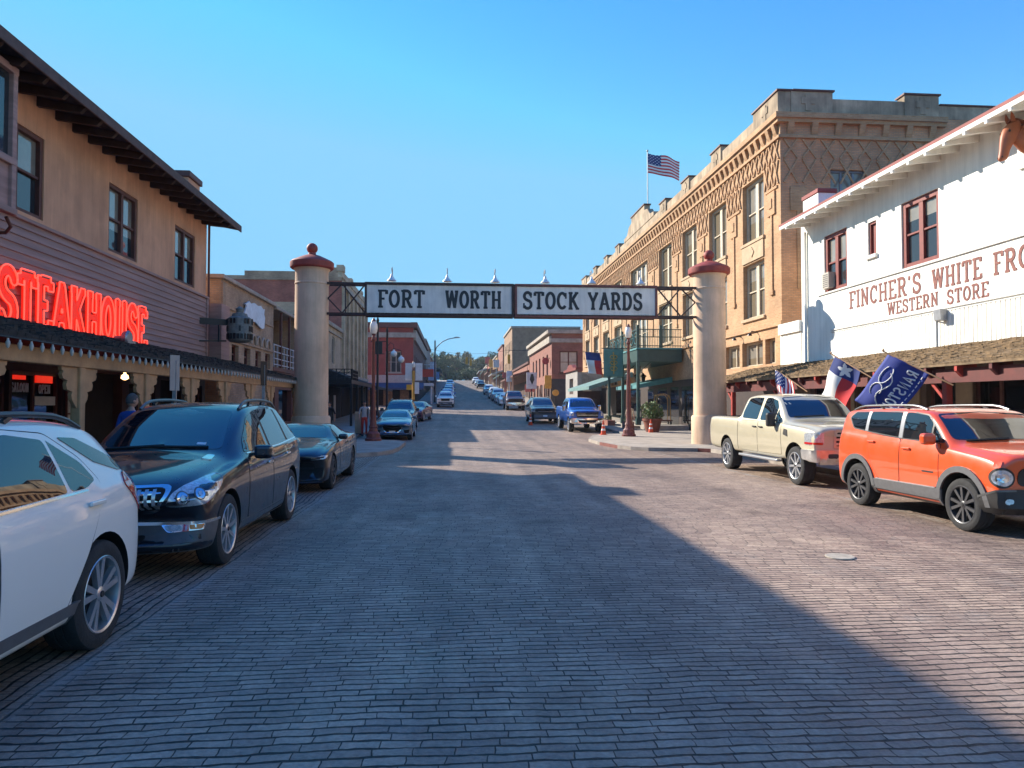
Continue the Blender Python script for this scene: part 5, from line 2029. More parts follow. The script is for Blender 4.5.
# ---------------------------------------------------------------- right side: the brick hotel
M_HOTEL = brick('golden_brick', (.55, .315, .155), (.43, .225, .10), (.46, .30, .18), bw=.21, bh=.07, dirt=.2, bump=.35)
M_HSTONE = mat('sandy_stone', (.47, .33, .20), .8, var=.2, scale=2, bump=.15, bscale=40)
M_HCREAM = mat('cream_frame', (.55, .45, .32), .6, var=.12)
M_STAINST = mat('weathered_parapet_stone', (.40, .30, .20), .9, var=.35, scale=1.2, bump=.2, bscale=20, streak=.3)
XH, HY0, HY1 = 13.7, 29.1, 75.9
hot = thing('brick_hotel', 'three-storey golden brick hotel with lattice frieze and stepped parapet', 'building', (13.7, 52.5, 0))
bays = [(30.75, 33.1), (35.15, 37.65), (39.6, 42.2), (44.3, 47.2), (49.95, 54.95), (57.8, 60.7), (62.8, 65.4), (67.35, 69.85), (71.9, 74.25)]
U = (9.25, 12.05)
L = (5.7, 8.25)
holes = [(a, c, *z) for a, c in bays for z in (U, L)]
low = [(29.75, 30.75, 3.5, 4.6), (31.0, 33.3, 3.5, 4.6), (33.6, 35.5, 3.5, 4.6)] + [(y, y + 2.6, 3.35, 4.5) for y in (51.5, 55.5, 59.5, 63.5)]
b = MB()
b.wall('x', XH, -1, HY0, HY1, -.2, 14.0, holes + low, .34)
b.build('wall', M_HOTEL, hot)
b = MB()
side = [(15.9, 17.5, 9.4, 11.7), (19.6, 21.2, 9.4, 11.7), (15.9, 17.5, 5.7, 8.0)]
b.wall('y', HY0, -1, XH, 34, -.2, 14.0, side, .3)
b.wall('y', HY1, 1, XH, 34, -.2, 14.2)
b.wall('x', 34, 1, HY0, HY1, 0, 14.0)
b.build('side_wall', brick('lightened_red_brick', (.70, .35, .17), (.56, .26, .12), (.42, .27, .17), bw=.21, bh=.07, dirt=.25, bump=.35), hot)  # base colour raised to lighten the end wall, which stands in shade
b = MB()
b.face([(XH, HY0, 13.9), (34, HY0, 13.9), (34, HY1, 13.9), (XH, HY1, 13.9)])
b.build('roof', M_STAINST, hot)
# parapet with raised piers and a curved crown in the middle
piers = [(29.06, 31.6), (35.6, 37.0), (40.6, 42.0), (45.2, 46.6), (58.4, 59.8), (63.0, 64.4), (68.0, 69.4), (73.3, 75.94)]
b = MB()
b.box(XH - .02, XH + .40, HY0 - .02, HY1 + .02, 14.0, 14.72)
for a, c in piers:
    b.box(XH - .10, XH + .46, a, c, 14.0, 14.98)
crown = [(48.2, 14.7), (48.2, 15.0), (49.2, 15.1), (49.8, 15.6), (50.6, 15.75), (50.6, 16.1), (54.4, 16.1), (54.4, 15.75), (55.2, 15.6), (55.8, 15.1), (56.8, 15.0), (56.8, 14.7)]
b.prism([(XH - .06, y, z) for y, z in crown], (.42, 0, 0))
b.box(XH + .40, 20.6, HY0 - .02, HY0 + .40, 14.0, 14.72)
b.box(XH + .46, 16.0, HY0 - .08, HY0 + .46, 14.0, 14.98)
b.box(19.2, 20.75, HY0 - .08, HY0 + .46, 14.0, 14.98)
b.box(20.75, 34, HY0 + .003, HY0 + .40, 14.0, 14.6)
b.build('parapet', M_STAINST, hot, bevel=.02)
for q in [(XH - .16, XH + .52, a - .06, c + .06, 14.98, 15.05) for a, c in piers] + [(XH - .12, XH + .42, 50.5, 54.5, 16.1, 16.18), (XH + .53, 16.06, HY0 - .14, HY0 + .52, 14.98, 15.05), (19.14, 20.81, HY0 - .14, HY0 + .52, 14.98, 15.05), (20.82, 34, HY0 - .05, HY0 + .45, 14.6, 14.66)]:
    b = MB()
    b.box(*q)
    b.build('parapet_cap', M_BROWNTRIM, hot)
for a, c in piers:                                      # cross-shaped medallions on the piers
    y = (a + c) / 2
    b = MB()
    b.box(XH - .13, XH - .09, y - .12, y + .12, 14.15, 14.85)
    b.box(XH - .132, XH - .09, y - .30, y + .30, 14.44, 14.72)
    b.build('medallion', M_STAINST, hot)
for x in (14.9, 20.0):
    b = MB()
    b.box(x - .12, x + .12, HY0 - .11, HY0 - .07, 14.15, 14.85)
    b.box(x - .30, x + .30, HY0 - .112, HY0 - .07, 14.44, 14.72)
    b.build('medallion', M_STAINST, hot)
# cornice and dentils
b = MB()
b.box(XH - .30, XH, HY0 - .30, HY1 + .2, 13.78, 14.0)
b.box(XH - .20, XH, HY0 - .20, HY1 + .1, 13.62, 13.78)
b.box(XH - .12, XH, HY0 - .12, HY1 + .1, 12.98, 13.10)
b.box(XH, 21, HY0 - .30, HY0, 13.78, 14.0)
b.box(XH, 21, HY0 - .20, HY0, 13.62, 13.78)
b.box(XH, 21, HY0 - .12, HY0, 12.98, 13.10)
y = HY0 + .2
while y < HY1:
    b.prism([(XH - .01, y, 13.62), (XH - .20, y, 13.62), (XH - .10, y, 13.30), (XH - .01, y, 13.12)], (0, .26, 0))
    y += .62
x = XH + .3
while x < 21:
    b.prism([(x, HY0 - .01, 13.62), (x, HY0 - .20, 13.62), (x, HY0 - .10, 13.30), (x, HY0 - .01, 13.12)], (.26, 0, 0))
    x += 1.05
b.build('cornice', M_HOTEL, hot)
# lattice frieze: raised diagonal bricks
b = MB()


def lattice_x(a0, a1, z0, z1, step=.52):
    n = max(1, round((a1 - a0) / step))
    w = (a1 - a0) / n
    for i in range(n):
        y0, y1 = a0 + i * w, a0 + (i + 1) * w
        b.bar((XH - .035, y0 + .05, z0), (XH - .035, y1 - .05, z1), .075, .06, up=(1, 0, 0))
        b.bar((XH - .032, y1 - .05, z0), (XH - .032, y0 + .05, z1), .075, .06, up=(1, 0, 0))


edges = [HY0] + [q for p in bays for q in p] + [HY1]
lattice_x(HY0 + .05, HY1 - .05, 12.15, 12.95)
for i in range(0, len(edges), 2):
    lattice_x(edges[i] + .1, edges[i + 1] - .1, 11.1, 12.1, .52)
x = XH + .15
while x < 21:
    for (za, zb) in ((11.1, 12.1), (12.15, 12.95)):
        b.bar((x, HY0 - .035, za), (x + .6, HY0 - .035, zb), .075, .06, up=(0, 1, 0))
        b.bar((x + .6, HY0 - .032, za), (x, HY0 - .032, zb), .075, .06, up=(0, 1, 0))
    x += .82
b.build('lattice_frieze', M_HOTEL, hot)
# pier fillets with pendant drops between the windows
b = MB()
for i in range(0, len(edges), 2):
    a, c = edges[i], edges[i + 1]
    y = (a + c) / 2
    b.box(XH - .06, XH, a + .25, c - .25, 10.95, 11.06)
    b.box(XH - .07, XH, y - .36, y + .36, 9.9, 10.9)
    b.box(XH - .11, XH - .07, y - .14, y + .14, 10.2, 10.6)
    b.box(XH - .06, XH, y - .07, y + .07, 6.6, 9.9)
    b.box(XH - .09, XH, y - .16, y + .16, 6.45, 6.65)
b.box(14.1, 14.8, HY0 - .07, HY0, 9.9, 10.9)
b.box(14.38, 14.52, HY0 - .06, HY0, 6.6, 9.9)
b.box(XH - .10, XH, HY0 - .1, HY1, 5.05, 5.25)
b.build('pier_ornament', M_HOTEL, hot)
for a, c in bays:
    b = MB()
    b.box(XH - .06, XH, a, c, 8.32, 9.1)
    y = (a + c) / 2
    b.obox((XH - .07, y, 8.72), ((1, 0, 0), (0, .7, .7), (0, -.7, .7)), (.03, .17, .17))
    b.build('spandrel', M_HSTONE, hot)
for (a, c) in bays:
    nn = 4 if c - a > 4 else 2
    for z in (U, L):
        w = window(hot, 'x', XH + .30, -1, a, c, *z, M_HCREAM, glass('hotel_glass', (.17, .135, .09), .10, 1.5, .03), nn, .13, depth=.10, mull=.30)
        s = MB()
        s.box(XH - .10, XH + .3, a - .1, c + .1, z[0] - .14, z[0])
        s.build('sill', M_HSTONE, w, bevel=.01)
for (a, c, z0, z1) in low:
    window(hot, 'x', XH + .30, -1, a, c, z0, z1, M_HCREAM, MATS['hotel_glass'], 2, .08, hung=False, sill=M_HCREAM, depth=.08)
for (a, c, z0, z1) in side:
    window(hot, 'y', HY0 + .2, -1, a, c, z0, z1, mat('blue_grey_frame', (.20, .24, .30), .5, var=.1), M_GLASSB, 3, .09)
b = MB()
b.wall('x', XH - .03, -1, HY0 + .1, HY1 - .1, 0, 3.2, [(38, 39.2, .5, 2.7), (40.4, 42.4, .6, 2.8), (43.0, 44.6, .5, 2.8), (45.4, 47.6, .6, 2.8), (48.6, 50, .5, 2.8), (52, 55, .8, 2.8), (57, 60, .8, 2.8)], .5)
b.build('shopfront', mat('dark_brown_shopfront', (.035, .02, .016), .6, var=.3, scale=3), hot)  # colour darkened to stand in for shade under the balcony
b = MB()
b.box(XH - .022, XH - .012, HY0 + .3, HY1 - .3, 0, 3.15)
b.build('shop_glass', M_GLASSDK, hot)
for (y, z) in ((31.6, 5.0), (33.4, 4.95)):
    b = MB()
    b.tube([(XH, y, z), (XH - .25, y, z + .05), (XH - .32, y, z - .05)], .025)
    b.lathe((XH - .34, y, z - .16), [(.11, 0), (.09, .06), (.03, .13)], 10)
    b.build('wall_lamp', M_BLACKMET, hot)
# green balcony over the pavement
bal = thing('hotel_balcony', 'dark green iron balcony on posts in front of the brick hotel', 'balcony', (12.2, 46, 0))
b = MB()
b.box(10.85, XH - .12, 42, 50.2, 4.25, 5.0)
b.build('balcony_deck', M_GREENPT, bal, bevel=.03)
b = MB()
b.box(10.80, XH - .12, 41.95, 50.25, 5.0, 5.1)
b.build('deck_edge', M_TEAL, bal)
b = MB()
for i in range(27):
    x = 10.9 + i * .10
    b.box(x - .012, x + .012, 42.03, 42.055, 5.1, 6.2)
for i in range(46):
    y = 42.1 + i * .175
    b.box(10.9, 10.925, y - .012, y + .012, 5.1, 6.2)
for z in (5.22, 5.75, 6.2):
    b.box(10.88, XH - .12, 42.02, 42.07, z - .025, z + .025)
    b.box(10.88, 10.94, 42, 50.2, z - .025, z + .025)
for (x, y) in ((10.9, 42.05), (12.3, 42.05), (10.9, 46), (10.9, 50.1)):
    b.box(x - .07, x + .07, y - .07, y + .07, 5.0, 6.45)
b.build('railing', M_GREENPT, bal)
for y in (42.1, 46.0, 50.1):
    b = MB()
    b.box(10.84, 11.0, y - .08, y + .08, .5, 4.25)
    b.box(10.78, 11.06, y - .14, y + .14, .5, .9)
    b.bar((10.92, y, 3.6), (11.7, y, 4.25), .05, .05)
    b.build('post', M_GREENPT, bal)
b = MB()
for k in range(8):
    b.tube([(10.86, 42.4 + k * .95 + .38 * math.cos(R(a)), 5.68 + .34 * math.sin(R(a))) for a in range(0, 361, 30)], .02, 6)
b.build('scroll_work', M_TEAL, bal)
b = MB()
b.box(11.3, 13.66, 41.0, 60, .10, .50)
b.box(10.8, 11.29, 43.2, 60, .10, .42)
tag(b.build('raised_walk', M_CONC, None), 'raised pale walk with a low step at the hotel entrance', 'step')
b = MB()
b.prism([(13.6, 44.0, 3.45), (11.4, 44.0, 2.95), (11.4, 44.0, 2.72), (13.6, 44.0, 3.1)], (0, 6, 0))
tag(b.build('canvas_awning', M_TEAL, None), 'pale teal awning under the green hotel balcony', 'awning')
b = MB()
b.prism([(13.6, 54.0, 4.2), (10.2, 54.0, 3.1), (10.2, 54.0, 2.85), (13.6, 54.0, 3.8)], (0, 10, 0))
tag(b.build('canvas_awning', mat('teal_grey_canvas', (.12, .22, .21), .8, var=.25, scale=2), None), 'teal grey sloping awning beyond the hotel balcony', 'awning')
# flag on the roof
def flag_cloth(name, P, nu, nv, pick, mats, parent, thick=.012):
    """waving cloth: P(s, t) gives the point, pick(i, j) the colour of a cell"""
    b = MB()
    idx = {}
    for i in range(nu + 1):
        for j in range(nv + 1):
            idx[i, j] = len(b.v)
            b.v.append(tuple(P(i / nu, j / nv)))
    for i in range(nu):
        for j in range(nv):
            b.f.append((idx[i, j], idx[i + 1, j], idx[i + 1, j + 1], idx[i, j + 1]))
            b.m.append(pick(i, j))
    o = b.build(name, mats, parent, True, angle=80)
    m = o.modifiers.new('thickness', 'SOLIDIFY')
    m.thickness = thick
    m.offset = 0
    return o


M_FRED = mat('flag_red', (.60, .03, .035), .8, var=.08)
M_FWHITE = mat('flag_white', (.80, .78, .74), .8, var=.05)
M_FBLUE = mat('flag_blue', (.018, .035, .16), .8, var=.08)


def usa_pick(nu, nv):
    def f(i, j):
        row = j * 13 // nv
        if i < nu * .4 and row >= 6:
            return 1 if (i % 4 == 1 and (j % 4 == 1)) or (i % 4 == 3 and (j % 4 == 3)) else 2
        return 0 if row % 2 == 0 else 1
    return f


def tex_pick(nu, nv):
    ci, cj, r = nu / 6, nv / 2, nv * .24

    def f(i, j):
        if i < nu / 3:
            dx, dy = (i + .5 - ci) * (1.5 * nv / nu) * 1.0, (j + .5 - cj)
            a = math.atan2(dx, dy)
            d = math.hypot(dx, dy)
            k = (a / (2 * math.pi / 5)) % 1
            k = min(k, 1 - k) * 2
            lim = r * (1 - .60 * k)
            return 1 if d < lim else 2
        return 1 if j >= nv / 2 else 0
    return f


FM = [M_FRED, M_FWHITE, M_FBLUE]
t = thing('roof_flag', 'red, white and blue striped flag flying on a pole above the brick hotel parapet', 'flag', (15, 54.6, 14))
b = MB()
b.tube([(15, 54.6, 13.9), (15, 54.6, 21.4)], [.05, .035], 8)
b.lathe((15, 54.6, 21.4), [(.03, 0), (.08, .06), (.08, .12), (.02, .18)], 10)
b.build('pole', M_GREYMET, t, True)
flag_cloth('cloth', lambda s, q: Vector((15.05 + 2.35 * s, 54.6 - .5 * s + .16 * math.sin(s * 8 + q), 19.75 + 1.55 * q - .45 * s - .25 * s * s + .06 * math.sin(s * 9 + 2 * q))), 40, 26, usa_pick(40, 26), FM, t)
# porch with an arched gable further along
g = thing('arched_porch', 'grey gabled porch with an arched opening by the far end of the brick hotel', 'porch', (12.5, 69, .6))
b = MB()
b.wall('x', 11.4, -1, 66, 73, .4, 5.0, [(68.4, 70.6, 2.7, 4.2)], .4)
b.wall('y', 66, -1, 11.4, 13.68, 3.0, 4.7)
b.build('porch_front', mat('grey_render', (.30, .28, .26), .85, var=.2, scale=2), g)
b = MB()
b.box(11.2, 11.75, 65.8, 73.2, 4.9, 5.15)
b.prism([(11.25, 67.4, 5.15), (11.25, 71.6, 5.15), (11.25, 70.4, 5.55), (11.25, 68.6, 5.55)], (.4, 0, 0))
b.build('coping', M_REDTRIM, g)
b = MB()
for i in range(10):
    x = 11.78 + i * .19
    b.prism([(x, 65.96, 4.72 - i * .09), (x + .17, 65.96, 4.64 - i * .09), (x + .17, 65.96, 3.05), (x, 65.96, 3.05)], (0, .05, 0))
b.build('boarded_flank', mat('grey_boards', (.24, .22, .20), .8, var=.3, scale=3), g)
b = MB()
b.box(11.42, 13.6, 66.1, 72.9, .3, 2.95)
b.build('shopfront', mat('dark_red_shopfront', (.05, .018, .014), .8, var=.3), g)

# ---------------------------------------------------------------- right side: the white store
wst = thing('white_store', 'white two-storey western store with dark red windows and wide white eaves', 'building', (13.7, 17, 0))
XS = 13.62
ww = [(23.9, 25.45, 5.85, 7.92), (22.15, 22.62, 6.62, 7.72), (19.15, 20.85, 5.86, 7.86), (12.2, 13.9, 5.86, 7.86), (7.5, 9.2, 5.86, 7.86)]
b = MB()
b.wall('x', XS, -1, 2, 27.2, 3.1, 9.0, ww, .18)
b.wall('y', 27.2, 1, XS, 26, 0, 8.9)
b.wall('y', 2, -1, XS, 26, 0, 8.9)
b.wall('x', 26, 1, 2, 27.2, 0, 8.9)
b.build('wall', M_WHITEPT, wst)
for w in ww:
    if w[1] - w[0] > 1:
        window(wst, 'x', XS + .14, -1, *w, M_REDTRIM, M_GLASSB, 2, .16, depth=.09, mull=.20)
    else:
        f = window(wst, 'x', XS + .12, -1, *w, M_REDTRIM, M_REDTRIM, 1, .08, hung=False, depth=.07, sill=M_WHITEPT, blinds=False)
b = MB()
for (y, z) in ((24.9, 5.95),):
    b.box(XS - .14, XS + .12, y, y + .46, z, z + .58, 0)
    for k in range(7):
        b.box(XS - .152, XS - .138, y + .05, y + .41, z + .06 + k * .07, z + .09 + k * .07, 1)
o = b.build('air_conditioner', [mat('beige_casing', (.42, .38, .32), .6, var=.1), M_GREYPL], None, bevel=.01)
tag(o, 'beige window air conditioner in the left upper window of the white store', 'air conditioner')
b = MB()
b.box(XS - .05, XS, 2, 25.9, 5.78, 5.84)
b.box(XS - .045, XS, 2, 25.0, 4.40, 4.45)
b.box(XS - .04, XS, 2, 25.0, 4.33, 4.355)
b.build('moulding', mat('shaded_white', (.62, .60, .56), .7, var=.05), wst)
b = MB()                                                 # ribbed boards under the lettering
y = 2.0
while y < 24.9:
    b.box(XS - .028, XS, y + .01, y + .135, 3.1, 4.325)
    y += .16
b.build('ribbed_boards', M_WHITEPT, wst)
b = MB()
b.tube([(XS - .07, 26.75, 8.4), (XS - .07, 26.75, 3.2)], .05, 10)
b.build('drainpipe', M_WHITEPT, wst, True)
# roof
xe, ze, sl = 12.72, 8.56, .24
b = MB()
b.prism([(xe, 1, ze), (xe, 1, ze + .10), (19.8, 1, ze + .10 + sl * 7.08), (19.8, 1, ze + sl * 7.08)], (0, 26.05, 0))
b.prism([(19.8, 1, ze + sl * 7.08), (19.8, 1, ze + .10 + sl * 7.08), (27, 1, ze + .10), (27, 1, ze)], (0, 26.05, 0))
b.build('roof_boards', M_WHITEPT, wst)
b = MB()
b.prism([(xe - .04, .95, ze + .105), (xe - .04, .95, ze + .19), (19.8, .95, ze + .19 + sl * 7.1), (19.8, .95, ze + .105 + sl * 7.1)], (0, 26.2, 0))
b.build('red_roof', mat('red_roofing', (.26, .06, .05), .7, var=.2, scale=3), wst)
b = MB()
b.box(xe - .035, xe - .002, .95, 27.1, ze - .01, ze + .102)
b.build('fascia', M_WHITEPT, wst)
for i in range(35):
    y = 1.2 + i * .745
    b = MB()
    b.prism([(xe - .06, y - .06, ze - .014), (XS + .1, y - .06, ze + sl * 1.0 - .004), (XS + .1, y - .06, ze + sl * 1.0 - .2), (xe - .05, y - .06, ze - .10)], (0, .09, 0))
    b.build('rafter', M_WHITEPT, wst)
b = MB()
b.box(13.66, 14.35, 25.9, 27.1, 8.4, 9.72, 0)
b.box(13.62, 14.39, 25.86, 27.14, 9.72, 9.88, 1)
b.build('chimney', [M_WHITEPT, MATS['red_roofing']], wst, bevel=.015)
b = MB()
letters(b, "FINCHER'S", (XS - .004, 23.78, 5.02), (0, -1, 0), .60, 3.83, .15, .008)
letters(b, 'WHITE', (XS - .004, 19.47, 5.0), (0, -1, 0), .58, 1.96, .15, .008)
letters(b, 'FRONT', (XS - .004, 17.11, 5.0), (0, -1, 0), .58, 2.05, .15, .008)
letters(b, 'WESTERN', (XS - .004, 21.61, 4.53), (0, -1, 0), .40, 2.40, .15, .008)
letters(b, 'STORE', (XS - .004, 18.86, 4.50), (0, -1, 0), .40, 1.58, .15, .008)
b.build('painted_lettering', mat('faded_red_lettering', (.22, .085, .068), .8, var=.3, scale=12), wst)
b = MB()
b.box(XS - .22, XS - .05, 18.80, 19.0, 4.06, 4.36)
b.prism([(XS - .22, 18.76, 4.06), (XS - .22, 18.76, 4.38), (XS - .28, 18.76, 4.36), (XS - .26, 18.76, 4.08)], (0, .28, 0))
b.tube([(XS - .05, 19.25, 4.1), (XS - .05, 19.25, 3.3)], .018, 6)
b.bar((XS - .05, 19.25, 4.1), (XS - .2, 19.0, 4.1), .03, .03)
tag(b.build('flood_light', M_GREYMET, None), 'grey box floodlight with a conduit under the store lettering', 'lamp')
b = MB()
b.box(XS - .02, 15, 27.25, 29.05, 3.0, 4.62)
b.box(XS - .12, 15, 27.22, 29.04, 4.62, 5.05)
tag(b.build('link_wall', M_WHITEPT, None), 'short white wall linking the white store and the brick hotel', 'wall')
# ground floor and awning
b = MB()
sw = [(24.2, 26.6, .6, 2.5), (21.0, 23.4, .6, 2.5), (18.6, 19.8, .15, 2.5), (15.4, 18.0, .6, 2.5), (12.4, 15.0, .6, 2.5), (8, 12, .6, 2.5), (3, 7, .6, 2.5)]
b.wall('x', XS, -1, 2, 29.0, .1, 3.1, sw, .3)
b.build('shopfront', mat('taupe_shopfront', (.13, .09, .065), .7, var=.25, scale=2), wst)
for w in sw:
    window(wst, 'x', XS + .2, -1, *w, M_BROWNTRIM, M_GLASSDK, 3 if w[1] - w[0] > 2 else 1, .09, hung=False, name='shop_window', blinds=False)
for (y0, y1, m) in ((17.9, 18.5, 'tan_panel'), (20.05, 20.75, 'tan_panel'), (15.1, 15.3, 'tan_panel'), (23.5, 24.1, 'tan_panel')):
    b = MB()
    b.box(XS - .05, XS - .01, y0, y1, .2, 2.75)
    b.build('shop_panel', mat(m, (.36, .28, .19), .7, var=.15), wst)
aw = thing('store_awning', 'long brown wood-shingled awning with a red beam along the white store', 'awning', (12.5, 17, 0))
M_SHAKE2 = mat('brown_shakes', (.20, .135, .075), .9, var=.5, scale=5, bump=.4, bscale=25)
XE, ZE, XJ, ZJ = 11.25, 2.62, 13.62, 3.30
b = MB()
shingles(b, [(XE, 2, ZE + .06), (XE, 31.8, ZE + .06), (XJ, 31.8, ZJ + .06), (XJ, 2, ZJ + .06)], 185, 12, 9, .045)
b.prism([(XE, 2, ZE), (XE, 2, ZE + .06), (XJ, 2, ZJ + .06), (XJ, 2, ZJ)], (0, 29.8, 0))
b.build('shingle_roof', M_SHAKE2, aw)
M_REDBEAM = mat('dark_red_beam', (.11, .018, .015), .6, var=.25, scale=4)
b = MB()
b.box(11.42, 11.58, 2, 31.7, 2.24, 2.56)
b.build('beam', M_REDBEAM, aw)
M_REDPOST = mat('red_post_paint', (.36, .035, .022), .55, var=.2, scale=5)
for i in range(28):
    y = 2.6 + i * 1.06
    b = MB()
    b.prism([(11.27, y, 2.62), (11.27, y, 2.50), (11.42, y, 2.36), (11.75, y, 2.50), (11.75, y, 2.74)], (0, .09, 0))
    b.build('rafter_tail', M_REDPOST if i % 3 == 0 else M_REDBEAM, aw)
for y in (7.3, 11.65, 15.97, 20.3, 24.6, 28.9):
    b = MB()
    b.box(11.42, 11.58, y - .08, y + .08, .12, 2.24)
    b.box(11.38, 11.62, y - .12, y + .12, .12, .5)
    b.bar((11.5, y, 1.8), (11.5, y + .5, 2.24), .08, .08)
    b.build('post', M_REDPOST, aw, bevel=.01)

# ---------------------------------------------------------------- right side up the hill
M_REDBR2 = brick('warm_red_brick', (.33, .10, .065), (.25, .07, .045), (.26, .16, .12), dirt=.25)
rb = thing('red_brick_corner', 'red brick two-storey corner building with cream frieze and a big shaded window', 'building', (11.8, 98, 1.2))
b = MB()
b.wall('y', 86.5, -1, 11.8, 24, .6, 10.3, [(12.75, 15.0, 5.5, 8.2)], .25)
w6 = [(y, y + 1.5, 5.4, 8.0) for y in range(90, 110, 4)]
b.wall('x', 11.8, -1, 86.5, 112, .6, 10.3, w6, .25)
b.wall('y', 112, 1, 11.8, 24, .6, 10.3)
b.face([(11.8, 86.5, 10.2), (24, 86.5, 10.2), (24, 112, 10.2), (11.8, 112, 10.2)])
b.build('wall', M_REDBR2, rb)
window(rb, 'y', 86.7, -1, 12.75, 15.0, 5.5, 8.2, M_BROWNTRIM, mat('drawn_blind', (0, 0, 0)), 2, .16, sill=M_COPING, blinds=False)
for w in w6:
    window(rb, 'x', 12.0, -1, *w, M_BROWNTRIM, M_GLASSDK, 1, .12, blinds=False)
b = MB()
b.box(11.3, 24, 86.2, 86.9, 10.3, 10.75)
b.box(11.25, 12.1, 86.9, 112, 10.3, 10.75)
b.box(11.6, 24, 86.35, 86.55, 9.2, 9.7)
b.box(11.5, 11.85, 86.6, 112, 9.2, 10.0)
b.build('cornice', M_COPING, rb, bevel=.02)
b = MB()
b.box(11.75, 24, 86.43, 86.47, .8, 4.8)
b.build('dark_boarding', mat('charcoal_boards', (.045, .045, .048), .8, var=.3, scale=2), rb)
b = MB()
b.box(11.7, 11.78, 86.6, 111.8, 1, 4.2)
b.build('shopfront', MATS['dark_red_shopfront'], rb)
b = MB()
for y in range(88, 112, 4):
    b.box(11.5, 11.78, y, y + .5, 1, 4.3)
b.build('shop_pier', mat('salmon_pier', (.42, .22, .15), .8, var=.2), rb)
SG = [(9.3, 92, 3.7, 1.3, 2.1, 'pale_grey_sign', (.62, .62, .62), 'pale grey rectangular sign with a dark emblem on the right pavement up the hill'),
      (10.9, 86.0, 3.6, .8, 1.6, 'yellow_sign', (.62, .32, .04), 'upright yellow-orange sign on the red brick corner building'),
      (11.6, 84.5, 2.7, .8, .75, 'yellow_sign', (.62, .32, .04), 'small yellow round-cornered sign low before the red brick corner'),
      (10.8, 88, 6.6, .9, .9, 'dark_red_sign', (.35, .03, .04), 'dark red octagonal sign high on the red brick corner'),
      (9.6, 97, 3.4, 1.3, 1.0, 'red_white_sign', (.5, .12, .1), 'red and white sign over the right pavement up the hill')]
for (x, y, z, w, h_, mn, c, lab) in SG:
    s = thing('shop_sign', lab, 'sign', (x, y, z))
    b = MB()
    if 'octagonal' in lab or 'round' in lab:
        n = 8 if 'oct' in lab else 16
        b.prism([(x + w / 2 + w / 2 * math.cos(2 * math.pi * (i + .5) / n), y, z + h_ / 2 + h_ / 2 * math.sin(2 * math.pi * (i + .5) / n)) for i in range(n)], (0, .18, 0))
    else:
        b.box(x, x + w, y, y + .2, z, z + h_)
    b.build('sign_board', mat(mn, c, .5, var=.2, scale=3), s, bevel=.02)
    b = MB()
    if x < 9.5 or z < 4:
        b.box(x + w / 2 - .06, x + w / 2 + .06, y + .2, y + .3, gz(y) + .1, z + h_ * .8)
    else:
        b.box(x + w * .5, 11.9, y + .06, y + .14, z + h_ * .85, z + h_ * .92)
    b.build('bracket', M_BLACKMET, s)
    if 'emblem' in lab:
        b = MB()
        b.prism([(x + .7, y - .02, z + .5), (x + 1.0, y - .02, z + 1.2), (x + .85, y - .02, z + 1.9), (x + .55, y - .02, z + 1.9), (x + .4, y - .02, z + 1.2)], (0, .015, 0))
        b.build('emblem', M_BLACKMET, s)
M_FARB = [M_REDBR2, M_BUFF, brick('ochre_brick', (.40, .25, .10), (.33, .19, .07), (.3, .2, .12), dirt=.2), M_REDBR]
far = [(112.2, 144, 11.8, 6.0, M_REDBR2, 'one-storey red shopfronts with columns between the two taller brick buildings'),
       (145, 168, 11.7, 13.4, brick('brown_tan_brick', (.36, .215, .125), (.29, .165, .09), (.30, .20, .13), dirt=.25), 'tall plain brown brick block up the right side of the street'),
       (168.3, 186, 11.4, 10.4, M_REDBR2, 'narrow red brick building beyond the tall brown block'),
       (186.3, 208, 11.2, 8.0, MATS['ochre_brick'], 'ochre brick building far up the right side'),
       (208.3, 235, 11.0, 6.5, M_REDBR, 'small red building near the top of the hill on the right'),
       (235.3, 262, 10.8, 5.5, M_BUFF, 'low buff building at the crest on the right')]
